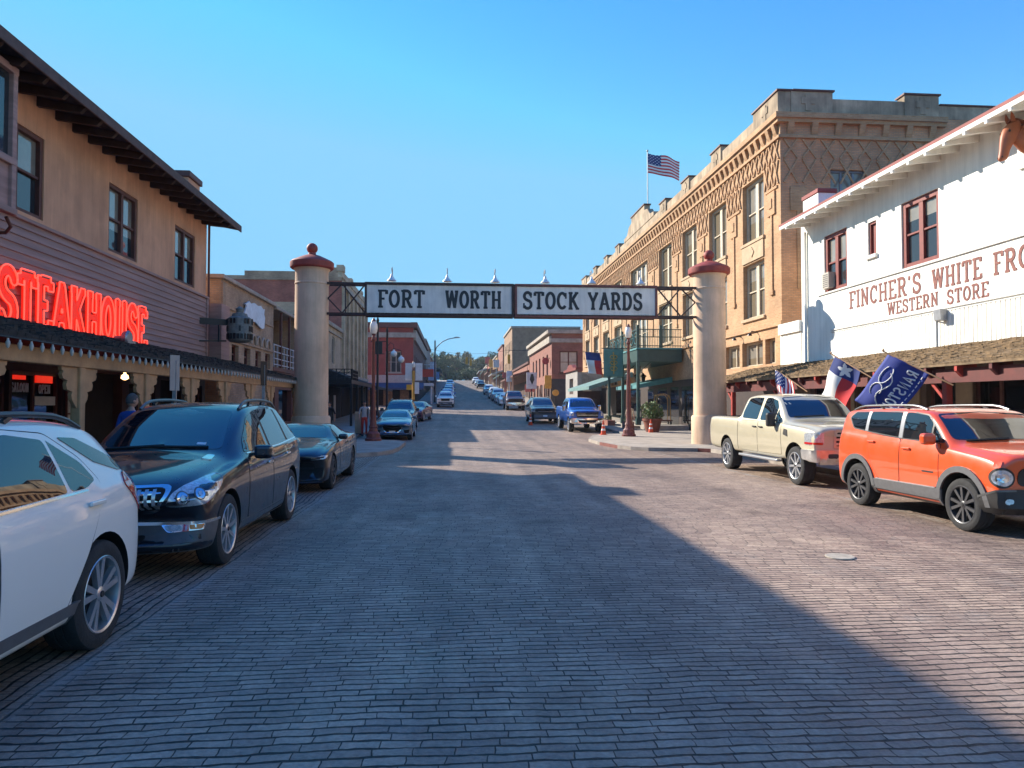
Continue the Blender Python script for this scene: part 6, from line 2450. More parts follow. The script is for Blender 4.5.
for i, (y0, y1, x, hgt, m, lab) in enumerate(far):
    z0 = gz(y0) - .4
    t = thing('shop_building', lab, 'building', (x, y0, z0))
    b = MB()
    ws = [(y, y + 1.5, z0 + 5.0, z0 + 7.0) for y in range(int(y0) + 2, int(y1) - 2, 4) if hgt > 7.5] + [(y, y + 1.5, z0 + 9, z0 + 11) for y in range(int(y0) + 2, int(y1) - 2, 4) if hgt > 12]
    zt = z0 + hgt
    b.wall('x', x, -1, y0, y1, z0, zt, ws, .3)
    b.wall('y', y0, -1, x, x + 14, z0, zt)
    b.face([(x, y0, zt - .3), (x + 14, y0, zt - .3), (x + 14, y1, zt - .3), (x, y1, zt - .3)])
    b.build('wall', m, t)
    b = MB()
    b.box(x - .2, x + 14, y0 - .12, y0 + .3, zt, zt + .35)
    b.box(x - .25, x + .3, y0 + .3, y1, zt, zt + .33)
    b.build('coping', M_COPING if i % 2 else M_BROWNTRIM, t)
    for w in ws:
        window(t, 'x', x + .2, -1, *w, M_BROWNTRIM, M_GLASSDK, 1, .12, blinds=False)
    b = MB()
    zc = gz((y0 + y1) / 2)
    b.prism([(x, y0 + .5, zc + 3.8), (x - 2.6, y0 + .5, zc + 3.0), (x - 2.6, y0 + .5, zc + 2.7), (x, y0 + .5, zc + 3.4)], (0, y1 - y0 - 1, 0))
    b.build('canopy', (M_BROWNTRIM, M_GREENPT, M_GREYMET)[i % 3], t)
    for y in range(int(y0) + 2, int(y1), 5):
        b = MB()
        b.box(x - 2.55, x - 2.35, y - .1, y + .1, gz(y) + .1, zc + 2.75)
        b.build('post', MATS['salmon_pier'] if i in (0, 2) else M_BROWNTRIM, t)
    b = MB()
    b.box(x - .06, x, y0 + .2, y1 - .2, z0 + .3, gz(y0) + 2.9)
    b.build('shopfront', MATS['dark_red_shopfront'], t)
for i, (x, y, z, w, h_, c, lab) in enumerate(((8.6, 118, 5.4, .9, 1.8, (.66, .66, .66), 'white banner sign before the tall brown block'), (8.2, 150, 9.4, 1.2, 1.6, (.5, .5, .52), 'pale sign far up the right pavement'), (8.6, 178, 10.8, .9, 2.0, (.62, .36, .06), 'tall amber sign far up the right pavement'), (8.6, 128, 6.4, 1.1, 1.0, (.45, .06, .05), 'little red sign on the right pavement up the hill'), (8.6, 200, 13, 1.4, 1.8, (.5, .08, .06), 'red sign near the crest on the right'))):
    b = MB()
    b.box(x, x + w, y, y + .2, z, z + h_)
    b.box(x + w / 2 - .07, x + w / 2 + .07, y + .21, y + .33, gz(y), z + h_ * .9)
    tag(b.build('shop_sign', mat('far_sign_%d' % i, c, .5, var=.25, scale=2), None), lab, 'sign')
# ---------------------------------------------------------------- the gateway over the street
M_PILLAR = mat('tan_cast_stone', (.68, .465, .31), .85, var=.14, scale=1.1, bump=.2, bscale=45, streak=.16)
M_CAPRED = mat('red_cap_paint', (.30, .045, .032), .65, var=.18, scale=3, streak=.3)
M_SIGNWH = mat('sign_board_paint', (.76, .72, .64), .6, var=.10, scale=1.5, streak=.14)
M_SIGNBK = mat('black_lettering', (.015, .017, .022), .5, var=.2)
GATE_Y = 28.7


def pillar(x, label):
    t = thing('gate_pillar', label, 'pillar', (x, GATE_Y, .13), group='gate pillars')
    b = MB()
    b.lathe((x, GATE_Y, .13), [(.75, 0), (.75, 1.08), (.71, 1.16)], 48)
    b.build('base', M_PILLAR, t, True)
    b = MB()
    b.lathe((x, GATE_Y, 1.29), [(.655, 0), (.64, 5.10), (.64, 5.12), (.66, 5.14), (.66, 5.18), (.64, 5.20), (.635, 5.62), (.66, 5.68), (.72, 5.76)], 48)
    b.build('shaft', M_PILLAR, t, True)
    b = MB()
    b.lathe((x, GATE_Y, 7.03), [(.76, 0), (.83, .05), (.84, .09), (.84, .26), (.78, .32), (.53, .44), (.33, .53), (.16, .58)], 48)
    b.build('cap', M_CAPRED, t, True)
    b = MB()
    b.lathe((x, GATE_Y, 7.58), [(.16, 0), (.15, .08)] + [(.215 * math.sin(R(a)), .28 - .215 * math.cos(R(a))) for a in range(38, 171, 12)] + [(.01, .495)], 24)
    b.build('finial', M_CAPRED, t, True)
    return t


pillar(-5.57, 'tan round gate pillar with red cap and ball, left end of the arch sign')
pillar(10.43, 'tan round gate pillar with red cap and ball, right end of the arch sign')
ar = thing('arch_sign', 'white sign spanning the street lettered FORT WORTH STOCK YARDS in black', 'sign', (2.4, GATE_Y, 5.2))
b = MB()
for z in (5.28, 6.47):
    for y in (GATE_Y - .2, GATE_Y + .2):
        b.box(-4.95, 9.81, y - .04, y + .04, z - .045, z + .045)
M_TRUSS = mat('rusty_dark_steel', (.055, .03, .025), .6, .2, var=.4, scale=8)
b.build('chord', M_TRUSS, ar)
for (xa, xb) in ((-4.92, -3.47), (8.18, 9.78)):
    b = MB()
    for y in (GATE_Y - .2,):
        xm = xa + (xb - xa) * (.38 if xa < 0 else .62)
        s = 1 if xa < 0 else -1
        e0, e1 = (xa, xb) if xa < 0 else (xb, xa)
        b.bar((xm, y, 5.30), (e1, y, 6.45), .05, .05)
        b.bar((xm, y + .01, 6.45), (e1, y + .01, 5.30), .05, .05)
        b.bar((xm, y + .02, 5.30), (e0, y + .02, 5.88), .05, .05)
        b.bar((xm, y + .03, 6.45), (e0, y + .03, 5.88), .05, .05)
        b.bar((xm + s * .12, y + .04, 5.3), (xm + s * .12, y + .04, 6.45), .045, .045)
    b.build('brace', M_TRUSS, ar)
for (xa, xb, words) in ((-3.46, 2.33, (('FORT', -2.98, 1.82), ('WORTH', -.35, 2.22))), (2.44, 8.15, (('STOCK', 2.72, 2.28), ('YARDS', 5.35, 2.22)))):
    b = MB()
    b.box(xa, xb, GATE_Y - .24, GATE_Y + .24, 5.27, 6.46)
    p = b.build('sign_panel', M_SIGNWH, ar)
    b = MB()
    for y in (GATE_Y - .26, GATE_Y + .26):
        b.box(xa - .03, xb + .03, y - .035, y + .035, 6.44, 6.53)
        b.box(xa - .03, xb + .03, y - .035, y + .035, 5.20, 5.28)
        b.box(xa - .035, xa + .05, y - .034, y + .034, 5.2, 6.5)
        b.box(xb - .05, xb + .035, y - .034, y + .034, 5.2, 6.5)
    b.build('panel_frame', M_IRONRED if xa > 0 else M_TRUSS, p)
    b = MB()
    for w, x0, L in words:
        letters(b, w, (x0, GATE_Y - .241, 5.53), (1, 0, 0), .70, L, .165, .012)
    b.build('lettering', M_SIGNBK, p)
proto = None
for x in (-2.45, -.28, 1.62, 3.62, 5.5, 7.5):
    b = MB()
    b.tube([(x, GATE_Y + .1, 6.5), (x, GATE_Y + .1, 7.02), (x, GATE_Y - .08, 7.14), (x, GATE_Y - .22, 7.08), (x, GATE_Y - .24, 6.96)], .022, 6)
    o = b.build('lamp_arm', M_GREYMET, ar, True)
    b = MB()
    b.lathe((x, GATE_Y - .25, 6.58), [(.19, 0), (.17, .04), (.10, .11), (.055, .18), (.04, .26), (.015, .30)], 16)
    b.build('lamp_shade', mat('pale_enamel', (.62, .64, .64), .4, var=.05), o, True)

# ---------------------------------------------------------------- street lamps
def red_lamp(x, y, z, h, label, thick=False):
    t = thing('street_lamp', label, 'street lamp', (x, y, z))
    b = MB()
    b.lathe((x, y, z), [(.36, 0), (.36, .10), (.31, .14), (.29, .32), (.20, .42), (.17, .55), (.20, .60), (.15, .72), (.12, 1.1), (.11, 1.5)], 12)
    b.build('base', M_IRONRED, t, True, angle=20)
    b = MB()
    b.lathe((x, y, z + 1.5), [(.085 if not thick else .12, 0), (.075 if not thick else .11, 1.2), (.085 if not thick else .09, 1.4), (.06, h - 2.5), (.10, h - 2.42), (.10, h - 2.36), (.06, h - 2.2), (.11, h - 2.1)], 12)
    b.build('pole', M_IRONRED, t, True)
    b = MB()
    b.lathe((x, y, z + h - .62), [(.10, 0), (.15, .08), (.175, .25), (.16, .42), (.11, .52), (.09, .56)], 18)
    b.build('globe', M_LAMPGLOW, t, True)
    b = MB()
    b.lathe((x, y, z + h - .07), [(.13, 0), (.08, .06), (.02, .16)], 12)
    b.build('finial', M_IRONRED, t, True)
    return t


red_lamp(-3.55, 32.2, .13, 5.35, 'red-brown street lamp with white globe on the left kerb by the steel blue saloon')
red_lamp(8.7, 35.4, .13, 5.55, 'thick red-brown street lamp with white globe on the right kerb by the cones', True)
t = red_lamp(-4.2, 75.4, gz(75) + .1, 5.0, 'slim street lamp with a bright globe and two white banners before the red corner building')
b = MB()
for (x, c) in ((-5.05, 0), (-4.0, 1)):
    b.box(x, x + .72, 75.38, 75.42, 4.2, 6.0)
    b.bar((x, 75.4, 5.98), (-4.2, 75.4, 5.98), .04, .04)
    b.bar((x, 75.4, 4.24), (-4.2, 75.4, 4.24), .04, .04)
b.build('banner', mat('white_banner', (.68, .69, .70), .7, var=.1), t)
b = MB()
b.lathe((-4.2, 75.2, 2.2), [(.14, 0), (.14, 3.0)], 10)
b.build('post_wrap', mat('yellow_ochre_wrap', (.55, .30, .05), .7, var=.2), t)
b = MB()
b.box(-4.9, -4.35, 75.0, 75.05, 3.2, 3.75)
b.build('small_sign', mat('traffic_yellow', (.68, .36, .02), .5, var=.1), t)
b = MB()
b.box(-4.05, -3.6, 75.0, 75.05, 2.8, 4.0)
b.build('notice_panel', MATS['white_banner'], t)
for (x, y, h, lab, gl) in ((-5.55, 53, 7.6, 'tall dark iron lamp post, plain, before the red corner building', ()), (-5.05, 55, 7.0, 'dark iron lamp post with two hanging white globes', ((.5, 5.55), (1.05, 5.1)))):
    t = thing('lamp_post', lab, 'lamp post', (x, y, gz(y) + .13))
    b = MB()
    b.lathe((x, y, gz(y) + .13), [(.20, 0), (.18, .5), (.09, .7), (.075, h - .4), (.11, h - .3), (.02, h)], 12)
    b.build('pole', M_BLACKMET, t, True)
    for (dx, z) in gl:
        b = MB()
        b.tube([(x, y, z + .55), (x + dx * .5, y, z + .85), (x + dx, y, z + .7), (x + dx, y, z + .3)], .03, 6)
        o = b.build('arm', M_BLACKMET, t, True)
        b = MB()
        b.lathe((x + dx, y, z), [(.03, -.24)] + [(.25 * math.sin(R(a)), -.25 * math.cos(R(a))) for a in range(20, 161, 14)] + [(.08, .25), (.08, .32)], 16)
        b.build('globe', M_LAMPGLOW, o, True)
    if not gl:
        b = MB()
        b.bar((x - .5, y, 6.3), (x + .6, y, 6.3), .06, .06)
        b.bar((x - .4, y, 5.4), (x + .5, y, 5.4), .05, .05)
        b.box(x - .34, x + .34, y - .05, y + .05, 5.42, 6.28)
        b.build('bracket', M_BLACKMET, t)
t = thing('street_light', 'tall grey mast light with a curved arm over the street', 'street light', (-2.5, 95, gz(95)))
b = MB()
b.tube([(-2.5, 95, gz(95)), (-2.5, 95, 10.1)], [.13, .09], 10)
b.build('mast', mat('dark_mast', (.06, .05, .05), .6, var=.2), t, True)
b = MB()
b.tube([(-2.5, 95, 8.6), (-2.3, 95, 9.2), (-1.6, 95, 9.9), (-.8, 95, 10.3), (0, 95, 10.45)], .06, 8)
b.build('arm', M_GREYMET, t, True)
b = MB()
b.prism([(-.05, 94.85, 10.40), (.75, 94.85, 10.46), (.75, 94.85, 10.56), (.3, 94.85, 10.62), (-.05, 94.85, 10.54)], (0, .3, 0))
b.build('lamp_head', M_GREYMET, t)
M_SIGNAL = mat('signal_yellow', (.52, .27, .02), .5, var=.12)
for i, (x, y, z, lab) in enumerate(((2.6, 150, 10.0, 'yellow traffic signal hung over the middle of the far street'), (3.45, 150, 9.7, 'second yellow traffic signal, hung just right of the first over the far street'), (9.0, 118, 8.4, 'yellow traffic signal at the right side by the tall brown block'))):
    t = thing('traffic_signal', lab, 'traffic light', (x, y, z))
    b = MB()
    b.box(x - .22, x + .22, y, y + .3, z, z + 1.5)
    b.build('housing', M_SIGNAL, t, bevel=.03)
    for k in range(3):
        b = MB()
        b.lathe((x, y - .12, z + .28 + k * .47), [(.17, 0), (.17, .14)], 14, 0, 'y')
        b.build('hood', M_SIGNAL, t)
    b = MB()
    if i < 2:
        b.tube([(x, y + .15, z + 1.5), (x, y + .15, 12.4)], .03, 6)
    else:
        b.tube([(x, y + .15, z + 1.5), (x, y + .15, 10.6), (11.9, y + .15, 10.6)], .05, 6)
    b.build('hanger', M_BLACKMET, t)
b = MB()
for k in range(16):
    u0, u1 = k / 16, (k + 1) / 16
    P = lambda u: (-5.2 + 17.2 * u, 150.15, 13.2 - 1.0 * (1 - (2 * u - 1) ** 2))
    b.tube([P(u0), P(u1)], .025, 5)
tag(b.build('span_wire', M_BLACKMET, None), 'thin dark wire across the far street carrying the signals', 'wire')

# ---------------------------------------------------------------- flags and banner on the right
def hung_flag(name, label, top, tip, w, h, pick, nu, nv, mats, sway=.10, extra=None, drop=(0, 0, -1)):
    """flag on a slanting staff: hoist runs along the staff from tip downwards, fly hangs"""
    top, tip = Vector(top), Vector(tip)
    t = thing(name, label, 'flag', tuple(top))
    b = MB()
    b.tube([top, tip + (tip - top).normalized() * .12], .018, 8)
    b.lathe(tuple(tip + (tip - top).normalized() * .12), [(.01, -.02), (.035, .02), (.01, .07)], 8)
    b.build('staff', M_TANWOOD, t, True)
    d = (top - tip).normalized()
    fly = Vector(drop).normalized()

    def P(s, q):
        p = tip + d * (h * (1 - q)) + fly * (w * s)
        nrm = d.cross(fly).normalized()
        return p + nrm * (sway * math.sin(s * 6.5 + q * 2.5) * (.25 + s) + .05 * math.sin(q * 7)) - d * (.12 * s * s) * h
    flag_cloth('cloth', P, nu, nv, pick, mats, t)
    if extra:
        extra(t, P)
    return t


def campaign(t, P):
    b = MB()
    eps = 0.022

    def Q(s, q):
        e = 1e-3
        p = P(s, q)
        n = (P(s + e, q) - p).cross(P(s, q + e) - p).normalized()
        return p, n

    def ribbon(pts, r):
        for sg in (-1, 1):
            b.tube([Q(s, q)[0] + Q(s, q)[1] * eps * sg for s, q in pts], r, 5)
    # a cowboy hat in outline
    ribbon([(.62 + .13 * math.cos(R(a)), .74 + .13 * math.sin(R(a))) for a in range(30, 300, 18)], .013)
    ribbon([(.86 - .60 * i / 10, .52 + .10 * math.sin(i / 10 * 6.2) + .16 * i / 10) for i in range(11)], .015)
    ribbon([(.32 + .16 * math.cos(R(a)), .74 + .11 * math.sin(R(a))) for a in range(-150, 160, 20)], .013)
    # RANSTON in reverse, as the cloth is seen from its back
    x = .08
    for ch in 'RANSTON':
        wd, st, se = GLYPH[ch]
        k = .80 / sum(GLYPH[c][0] + .10 for c in 'RANSTON')
        for s in st:
            pl = [(x + a * k, .17 + c * .27) for a, c in s]
            ribbon(pl, .021)
        x += (wd + .10) * k
    for i in range(9):
        q = .10 + i * .085
        ribbon([(q, .08), (q + .05, .08)], .012)
    b.build('print', M_FWHITE, t, True)


hung_flag('campaign_flag', 'royal blue flag with white hat outline and white lettering behind the orange car', (11.42, 15.65, 2.18), (10.55, 16.75, 2.98), 1.45, 1.05, lambda i, j: 0, 24, 16, [mat('royal_blue_cloth', (.018, .035, .22), .75, var=.1)], .07, campaign, (-.25, .50, -.83))
hung_flag('texas_flag', 'flag with white star on blue, on a slanting staff above the tan pickup', (11.42, 18.3, 2.25), (10.75, 19.6, 3.12), 1.30, .92, tex_pick(84, 56), 84, 56, FM, .08, None, (-.1, .35, -.92))
hung_flag('striped_flag', 'furled red, white and blue striped flag on a slanting staff above the tan pickup bed', (11.42, 22.5, 2.15), (10.9, 23.75, 2.95), 1.25, .90, usa_pick(36, 26), 36, 26, FM, .08, None, (-.05, -.30, -.75))
hung_flag('texas_flag', 'tricolour flag with blue, white and red bands hanging beside the teal banner', (10.6, 50.4, 5.35), (9.35, 51.0, 5.5), 1.6, 1.1, lambda i, j: 2 if i < 11 else (1 if j >= 11 else 0), 30, 24, FM, .12, None, (.22, 0, -1))
t = thing('teal_banner', 'teal banner with a gold scroll emblem hung from the corner of the green balcony', 'banner', (10.0, 44.6, 5.2))
b = MB()
b.bar((9.25, 44.6, 5.25), (10.9, 44.6, 5.25), .05, .05)
b.bar((9.35, 44.6, 3.42), (10.9, 44.6, 3.42), .04, .04)
b.build('bracket', M_GREENPT, t)
flag_cloth('cloth', lambda s, q: Vector((9.38 + 1.24 * s, 44.6 + .03 * math.sin(s * 5 + q * 4), 3.45 + 1.76 * q)), 14, 18, lambda i, j: 0, [mat('teal_banner_cloth', (.085, .22, .19), .8, var=.12)], t)
b = MB()
for k in range(3):
    for s in (-1, 1):
        b.tube([(10.0 + s * (.10 + .13 * math.cos(R(a)) * (1 - a / 700)), 44.545, 3.95 + k * .36 + .16 * math.sin(R(a)) * (1 - a / 700)) for a in range(0, 400, 40)], .028, 6)
b.tube([(10.0, 44.545, 3.62), (10.03, 44.545, 4.3), (9.98, 44.545, 5.02)], .035, 6)
b.build('emblem', mat('gold_print', (.42, .30, .07), .5, var=.2), t, True)

# ---------------------------------------------------------------- small things on the right
def cone(x, y, z, label):
    t = thing('traffic_cone', label, 'traffic cone', (x, y, z), group='orange traffic cones')
    b = MB()
    b.box(x - .19, x + .19, y - .19, y + .19, z, z + .04)
    b.build('foot', M_CONE, t, bevel=.015)
    b = MB()
    b.lathe((x, y, z + .04), [(.145, 0), (.115, .20)], 18)
    b.lathe((x, y, z + .34), [(.092, 0), (.075, .13)], 18)
    b.lathe((x, y, z + .54), [(.064, 0), (.030, .22), (.022, .24)], 18)
    b.build('body', M_CONE, t, True)
    b = MB()
    b.lathe((x, y, z + .24), [(.117, 0), (.094, .10)], 18)
    b.lathe((x, y, z + .47), [(.077, 0), (.066, .07)], 18)
    b.build('band', M_FWHITE, t, True)
    return t


M_CONE = mat('safety_orange', (.68, .075, .015), .5, var=.1)
cone(7.75, 37.0, .13, 'orange traffic cone at the kerb left of the red-brown lamp base')
cone(10.85, 39.1, .13, 'orange traffic cone in front of the big potted shrub')
cone(5.25, 49.4, gz(49.4), 'orange traffic cone on the road beside the dark parked four-by-four')


def leaf_ball(b, c, rx, rz, n, size, seed, mi=0, inner=.35, flat=.0):
    q = random.Random(seed)
    c = Vector(c)
    for _ in range(n):
        while True:
            v = Vector((q.uniform(-1, 1), q.uniform(-1, 1), q.uniform(-1, 1)))
            if inner < v.length < 1:
                break
        p = c + Vector((v.x * rx, v.y * rx, v.z * rz))
        d = Vector((q.gauss(0, 1), q.gauss(0, 1), q.gauss(0, .8))).normalized()
        a = d.orthogonal().normalized()
        e = d.cross(a)
        s = size * q.uniform(.5, 1.3)
        b.face([p - a * s, p - e * s * .45, p + a * s, p + e * s * .45], mi + (q.random() < .35))
    return b


M_LEAF = mat('leaf_green', (.085, .115, .038), .7, var=.35, scale=1.5)
M_LEAF2 = mat('leaf_yellow_green', (.16, .16, .055), .7, var=.3, scale=1.5)
M_BARK = mat('bark', (.11, .08, .055), .95, var=.3, scale=4, bump=.5, bscale=18)
t = thing('potted_shrub', 'bushy green shrub in a big terracotta pot beside the hotel balcony post', 'potted plant', (11.1, 39.7, .13))
b = MB()
b.lathe((11.1, 39.7, .13), [(.34, 0), (.50, .62), (.50, .66), (.56, .68), (.56, .80), (.48, .80), (.44, .70)], 24)
b.build('pot', mat('terracotta', (.19, .055, .032), .8, var=.2, scale=4), t, True)
b = MB()
for k in range(7):
    a = k * .9
    leaf_ball(b, (11.1 + .33 * math.cos(a), 39.7 + .33 * math.sin(a), 1.15 + .13 * (k % 4)), .34, .36, 190, .075, k, inner=.1)
leaf_ball(b, (11.2, 39.7, 1.62), .26, .3, 170, .07, 44, inner=.1)
b.build('foliage', [mat('bright_leaf', (.075, .14, .03), .6, var=.3, scale=2), M_LEAF2], t)
b = MB()
for k in range(6):
    b.tube([(11.1, 39.7, .8), (11.1 + .3 * math.cos(k), 39.7 + .3 * math.sin(k), 1.4)], .018, 5)
b.build('stem', M_BARK, t)
t = thing('luggage_cart', 'brass birdcage luggage cart on the raised walk at the hotel door', 'luggage cart', (12.7, 43.2, .5))
b = MB()
cx, cy, z = 12.7, 43.2, .5
for s in (-.42, .42):
    b.tube([(cx + s, cy - .3, z + .28), (cx + s, cy - .3, z + 1.45)] + [(cx + s, cy - .3 + .3 - .3 * math.cos(R(a)), z + 1.45 + .34 * math.sin(R(a))) for a in range(15, 180, 15)] + [(cx + s, cy + .3, z + 1.45), (cx + s, cy + .3, z + .28)], .022, 8)
for yy in (-.3, .3):
    b.tube([(cx - .42, cy + yy, z + 1.45)] + [(cx - .42 * math.cos(R(a)), cy + yy, z + 1.45 + .42 * math.sin(R(a))) for a in range(15, 180, 15)] + [(cx + .42, cy + yy, z + 1.45)], .022, 8)
b.tube([(cx - .42, cy, z + 1.79), (cx + .42, cy, z + 1.79)], .02, 8)
b.build('frame', mat('aged_brass', (.42, .26, .10), .35, .8, var=.15), t, True)
b = MB()
b.box(cx - .55, cx + .55, cy - .36, cy + .36, z + .20, z + .28)
b.build('platform', M_BROWNTRIM, t, bevel=.02)
for sx in (-.45, .45):
    for sy in (-.28, .28):
        b = MB()
        b.lathe((cx + sx - .03, cy + sy, z + .10), [(.10, 0), (.10, .06)], 14, 0, 'x')
        b.build('caster', M_TYRE, t)
t = thing('wall_lantern', 'black double lantern on a bracket under the green balcony', 'lantern', (12.2, 46.5, 3.3))
b = MB()
b.bar((12.2, 46.5, 4.25), (12.2, 46.5, 3.75), .05, .05)
for s in (-.22, .22):
    b.lathe((12.2 + s, 46.5, 3.2), [(.09, 0), (.15, .34), (.24, .37), (.06, .52), (.02, .6)], 8)
    b.bar((12.2, 46.5, 3.9), (12.2 + s, 46.5, 3.75), .04, .04)
b.build('lantern_body', M_BLACKMET, t)
for (x, y, z, w, d, h, lab) in ((10.2, 42.2, .13, .5, 1.0, .55, 'low brick planter at the foot of the front balcony post'), (10.0, 46.4, .13, .5, 2.6, .55, 'long low brick planter behind the red-brown lamp')):
    t = thing('brick_planter', lab, 'planter', (x + w / 2, y + d / 2, z))
    b = MB()
    b.wall('x', x, -1, y, y + d, z, z + h)
    b.wall('x', x + w, 1, y, y + d, z, z + h)
    b.wall('y', y, -1, x, x + w, z, z + h)
    b.wall('y', y + d, 1, x, x + w, z, z + h)
    b.face([(x, y, z + h), (x + w, y, z + h), (x + w, y + d, z + h), (x, y + d, z + h)])
    b.build('planter_box', M_REDBR2, t)
    b = MB()
    leaf_ball(b, (x + w / 2, y + d / 2, z + h + .08), .3, .22, 130, .06, int(y), inner=.1)
    b.build('foliage', [M_LEAF, M_LEAF2], t)
b = MB()
b.lathe((4.4, 7.95, .002), [(.16, 0), (.16, .010), (.15, .014)], 24)
tag(b.build('manhole_cover', mat('pale_cover', (.36, .32, .26), .8, var=.25, scale=8), None), 'small pale round cover set flush in the brick road', 'manhole cover')
# horse head on the white store
t = thing('horse_head', 'chestnut model horse head jutting from the wall of the white store', 'horse head', (13.55, 15.85, 8.0))
M_HORSE = mat('chestnut_horse', (.36, .105, .040), .5, var=.15, scale=4)


def skin(name, verts, edges, radii, mats, parent, levels=2, root=0):
    me = bpy.data.meshes.new(name)
    o = base_of(parent) if parent else Vector((0, 0, 0))
    me.from_pydata([tuple(Vector(v) - o) for v in verts], edges, [])
    ob = bpy.data.objects.new(name, me)
    COL.objects.link(ob)
    sm = ob.modifiers.new('skin', 'SKIN')
    sm.branch_smoothing = .3
    for i, r in enumerate(radii):
        sv = me.skin_vertices[0].data[i]
        sv.radius = r if isinstance(r, tuple) else (r, r)
        sv.use_root = (i == root)
    s2 = ob.modifiers.new('sub', 'SUBSURF')
    s2.levels = levels
    s2.render_levels = levels
    baked(ob)
    ob.data.materials.clear()
    for m in (mats if isinstance(mats, (list, tuple)) else [mats]):
        ob.data.materials.append(m)
    ob.data.shade_smooth()
    ob.parent = parent
    return ob


hy = 15.85


def sections(b, rings, n=18, mi=0):
    """closed skin through elliptical rings (centre, half-axis vector a, half-axis vector c)"""
    k0 = len(b.v)
    for (c, a, d) in rings:
        for i in range(n):
            t = 2 * math.pi * i / n
            b.v.append(tuple(Vector(c) + Vector(a) * math.cos(t) + Vector(d) * math.sin(t)))
    for j in range(len(rings) - 1):
        for i in range(n):
            b.f.append((k0 + j * n + i, k0 + j * n + (i + 1) % n, k0 + (j + 1) * n + (i + 1) % n, k0 + (j + 1) * n + i))
            b.m.append(mi)
    b.f.append(tuple(k0 + i for i in reversed(range(n))))
    b.m.append(mi)
    b.f.append(tuple(k0 + (len(rings) - 1) * n + i for i in range(n)))
    b.m.append(mi)


b = MB()
W = lambda w: (0, w, 0)
sections(b, [((13.72, hy, 7.98), (.10, 0, .44), W(.22)), ((13.52, hy, 8.06), (.12, 0, .37), W(.19)), ((13.36, hy, 8.15), (.15, 0, .28), W(.165)), ((13.24, hy, 8.20), (.19, 0, .20), W(.15))])
# head: runs from the poll down to the lips
sections(b, [((13.16, hy, 8.44), (.10, 0, .05), W(.07)), ((13.14, hy, 8.36), (.19, 0, .07), W(.13)), ((13.12, hy, 8.22), (.245, 0, .08), W(.155)), ((13.09, hy, 8.08), (.25, 0, .085), W(.15)), ((13.03, hy, 7.94), (.20, 0, .07), W(.125)), ((12.97, hy, 7.80), (.15, 0, .05), W(.10)), ((12.93, hy, 7.68), (.125, 0, .04), W(.088)), ((12.91, hy, 7.59), (.13, 0, .035), W(.09)), ((12.90, hy, 7.52), (.115, 0, .03), W(.08)), ((12.90, hy, 7.475), (.07, 0, .02), W(.05))])
o = b.build('head', M_HORSE, t, True, angle=70)
m = o.modifiers.new('smooth', 'SUBSURF')
m.levels = m.render_levels = 1
for sg in (-1, 1):
    b = MB()
    sections(b, [((13.12, hy + sg * .07, 8.40), (.05, 0, .01), W(.035)), ((13.09, hy + sg * .085, 8.49), (.055, 0, .01), W(.035)), ((13.07, hy + sg * .09, 8.57), (.035, 0, .01), W(.02)), ((13.06, hy + sg * .085, 8.63), (.006, 0, 0), W(.005))], 10)
    b.build('ear', M_HORSE, t, True)
    b = MB()
    b.lathe((12.97, hy + sg * .135, 8.16), [(.006, -.03), (.034, 0), (.006, .03)], 12, 0, 'y')
    b.lathe((12.83, hy + sg * .07, 7.56), [(.006, -.02), (.022, 0), (.006, .02)], 10, 0, 'y')
    b.build('eye', M_BLACKMET, t, True)
b = MB()
sections(b, [((13.06, hy, 8.44), (.03, 0, .05), W(.05)), ((13.20, hy, 8.46), (.05, 0, .06), W(.055)), ((13.36, hy, 8.42), (.06, 0, .06), W(.05)), ((13.62, hy, 8.43), (.06, 0, .07), W(.05))], 12)
b.build('mane', mat('dark_mane', (.20, .055, .022), .8, var=.3, scale=9), t, True)
b = MB()
b.box(13.55, 13.63, hy - .35, hy + .35, 7.4, 8.4)
b.build('mount', M_WHITEPT, t)

# ---------------------------------------------------------------- sign posts on the left pavement
for (y, lab, zt) in ((13.9, 'grey parking sign on a galvanised post, nearer of the two on the left pavement', 2.66), (20.2, 'darker parking sign on a post, farther of the two on the left pavement', 2.92)):
    t = thing('parking_sign', lab, 'sign post', (-5.2, y, .13))
    b = MB()
    b.box(-5.235, -5.165, y - .02, y + .02, .13, zt - .1)
    b.build('post', M_GREYMET, t)
    b = MB()
    b.obox((-5.19, y - .03, zt - .33), ((.55, .83, 0), (-.83, .55, 0), (0, 0, 1)), (.10, .006, .33))
    b.build('sign_plate', mat('plate_back', (.20, .23, .27), .45, .5, var=.1) if y < 15 else M_BLACKMET, t)
for (x, y, h, lab) in ((-5.0, 38.2, 1.35, 'short pale wooden post on the left pavement behind the left gate pillar'),):
    t = thing('wooden_post', lab, 'post', (x, y, .13))
    b = MB()
    b.box(x - .15, x + .15, y - .12, y + .12, .13, h)
    b.box(x + .16, x + .28, y - .1, y + .1, .13, h)
    b.build('post', mat('pale_timber', (.42, .30, .19), .8, var=.2, scale=4), t, bevel=.01)
    b = MB()
    b.box(x - .22, x + .32, y - .2, y + .2, .13, .22)
    b.build('foot', M_TRUSS, t)
# flower box and bush by the restaurant window
t = thing('window_shrub', 'small green shrub in a box below the restaurant window', 'plant', (-7.6, 14.6, .13))
b = MB()
b.box(-7.85, -7.35, 14.2, 15.2, .13, .9)
b.build('planter_box', M_TANWOOD, t, bevel=.02)
b = MB()
for k in range(3):
    leaf_ball(b, (-7.6, 14.4 + .3 * k, 1.1), .26, .30, 200, .055, 70 + k, inner=.1)
b.build('foliage', [M_LEAF, M_LEAF2], t)
# ---------------------------------------------------------------- people
M_SKINM = mat('skin', (.42, .23, .16), .6, var=.08)


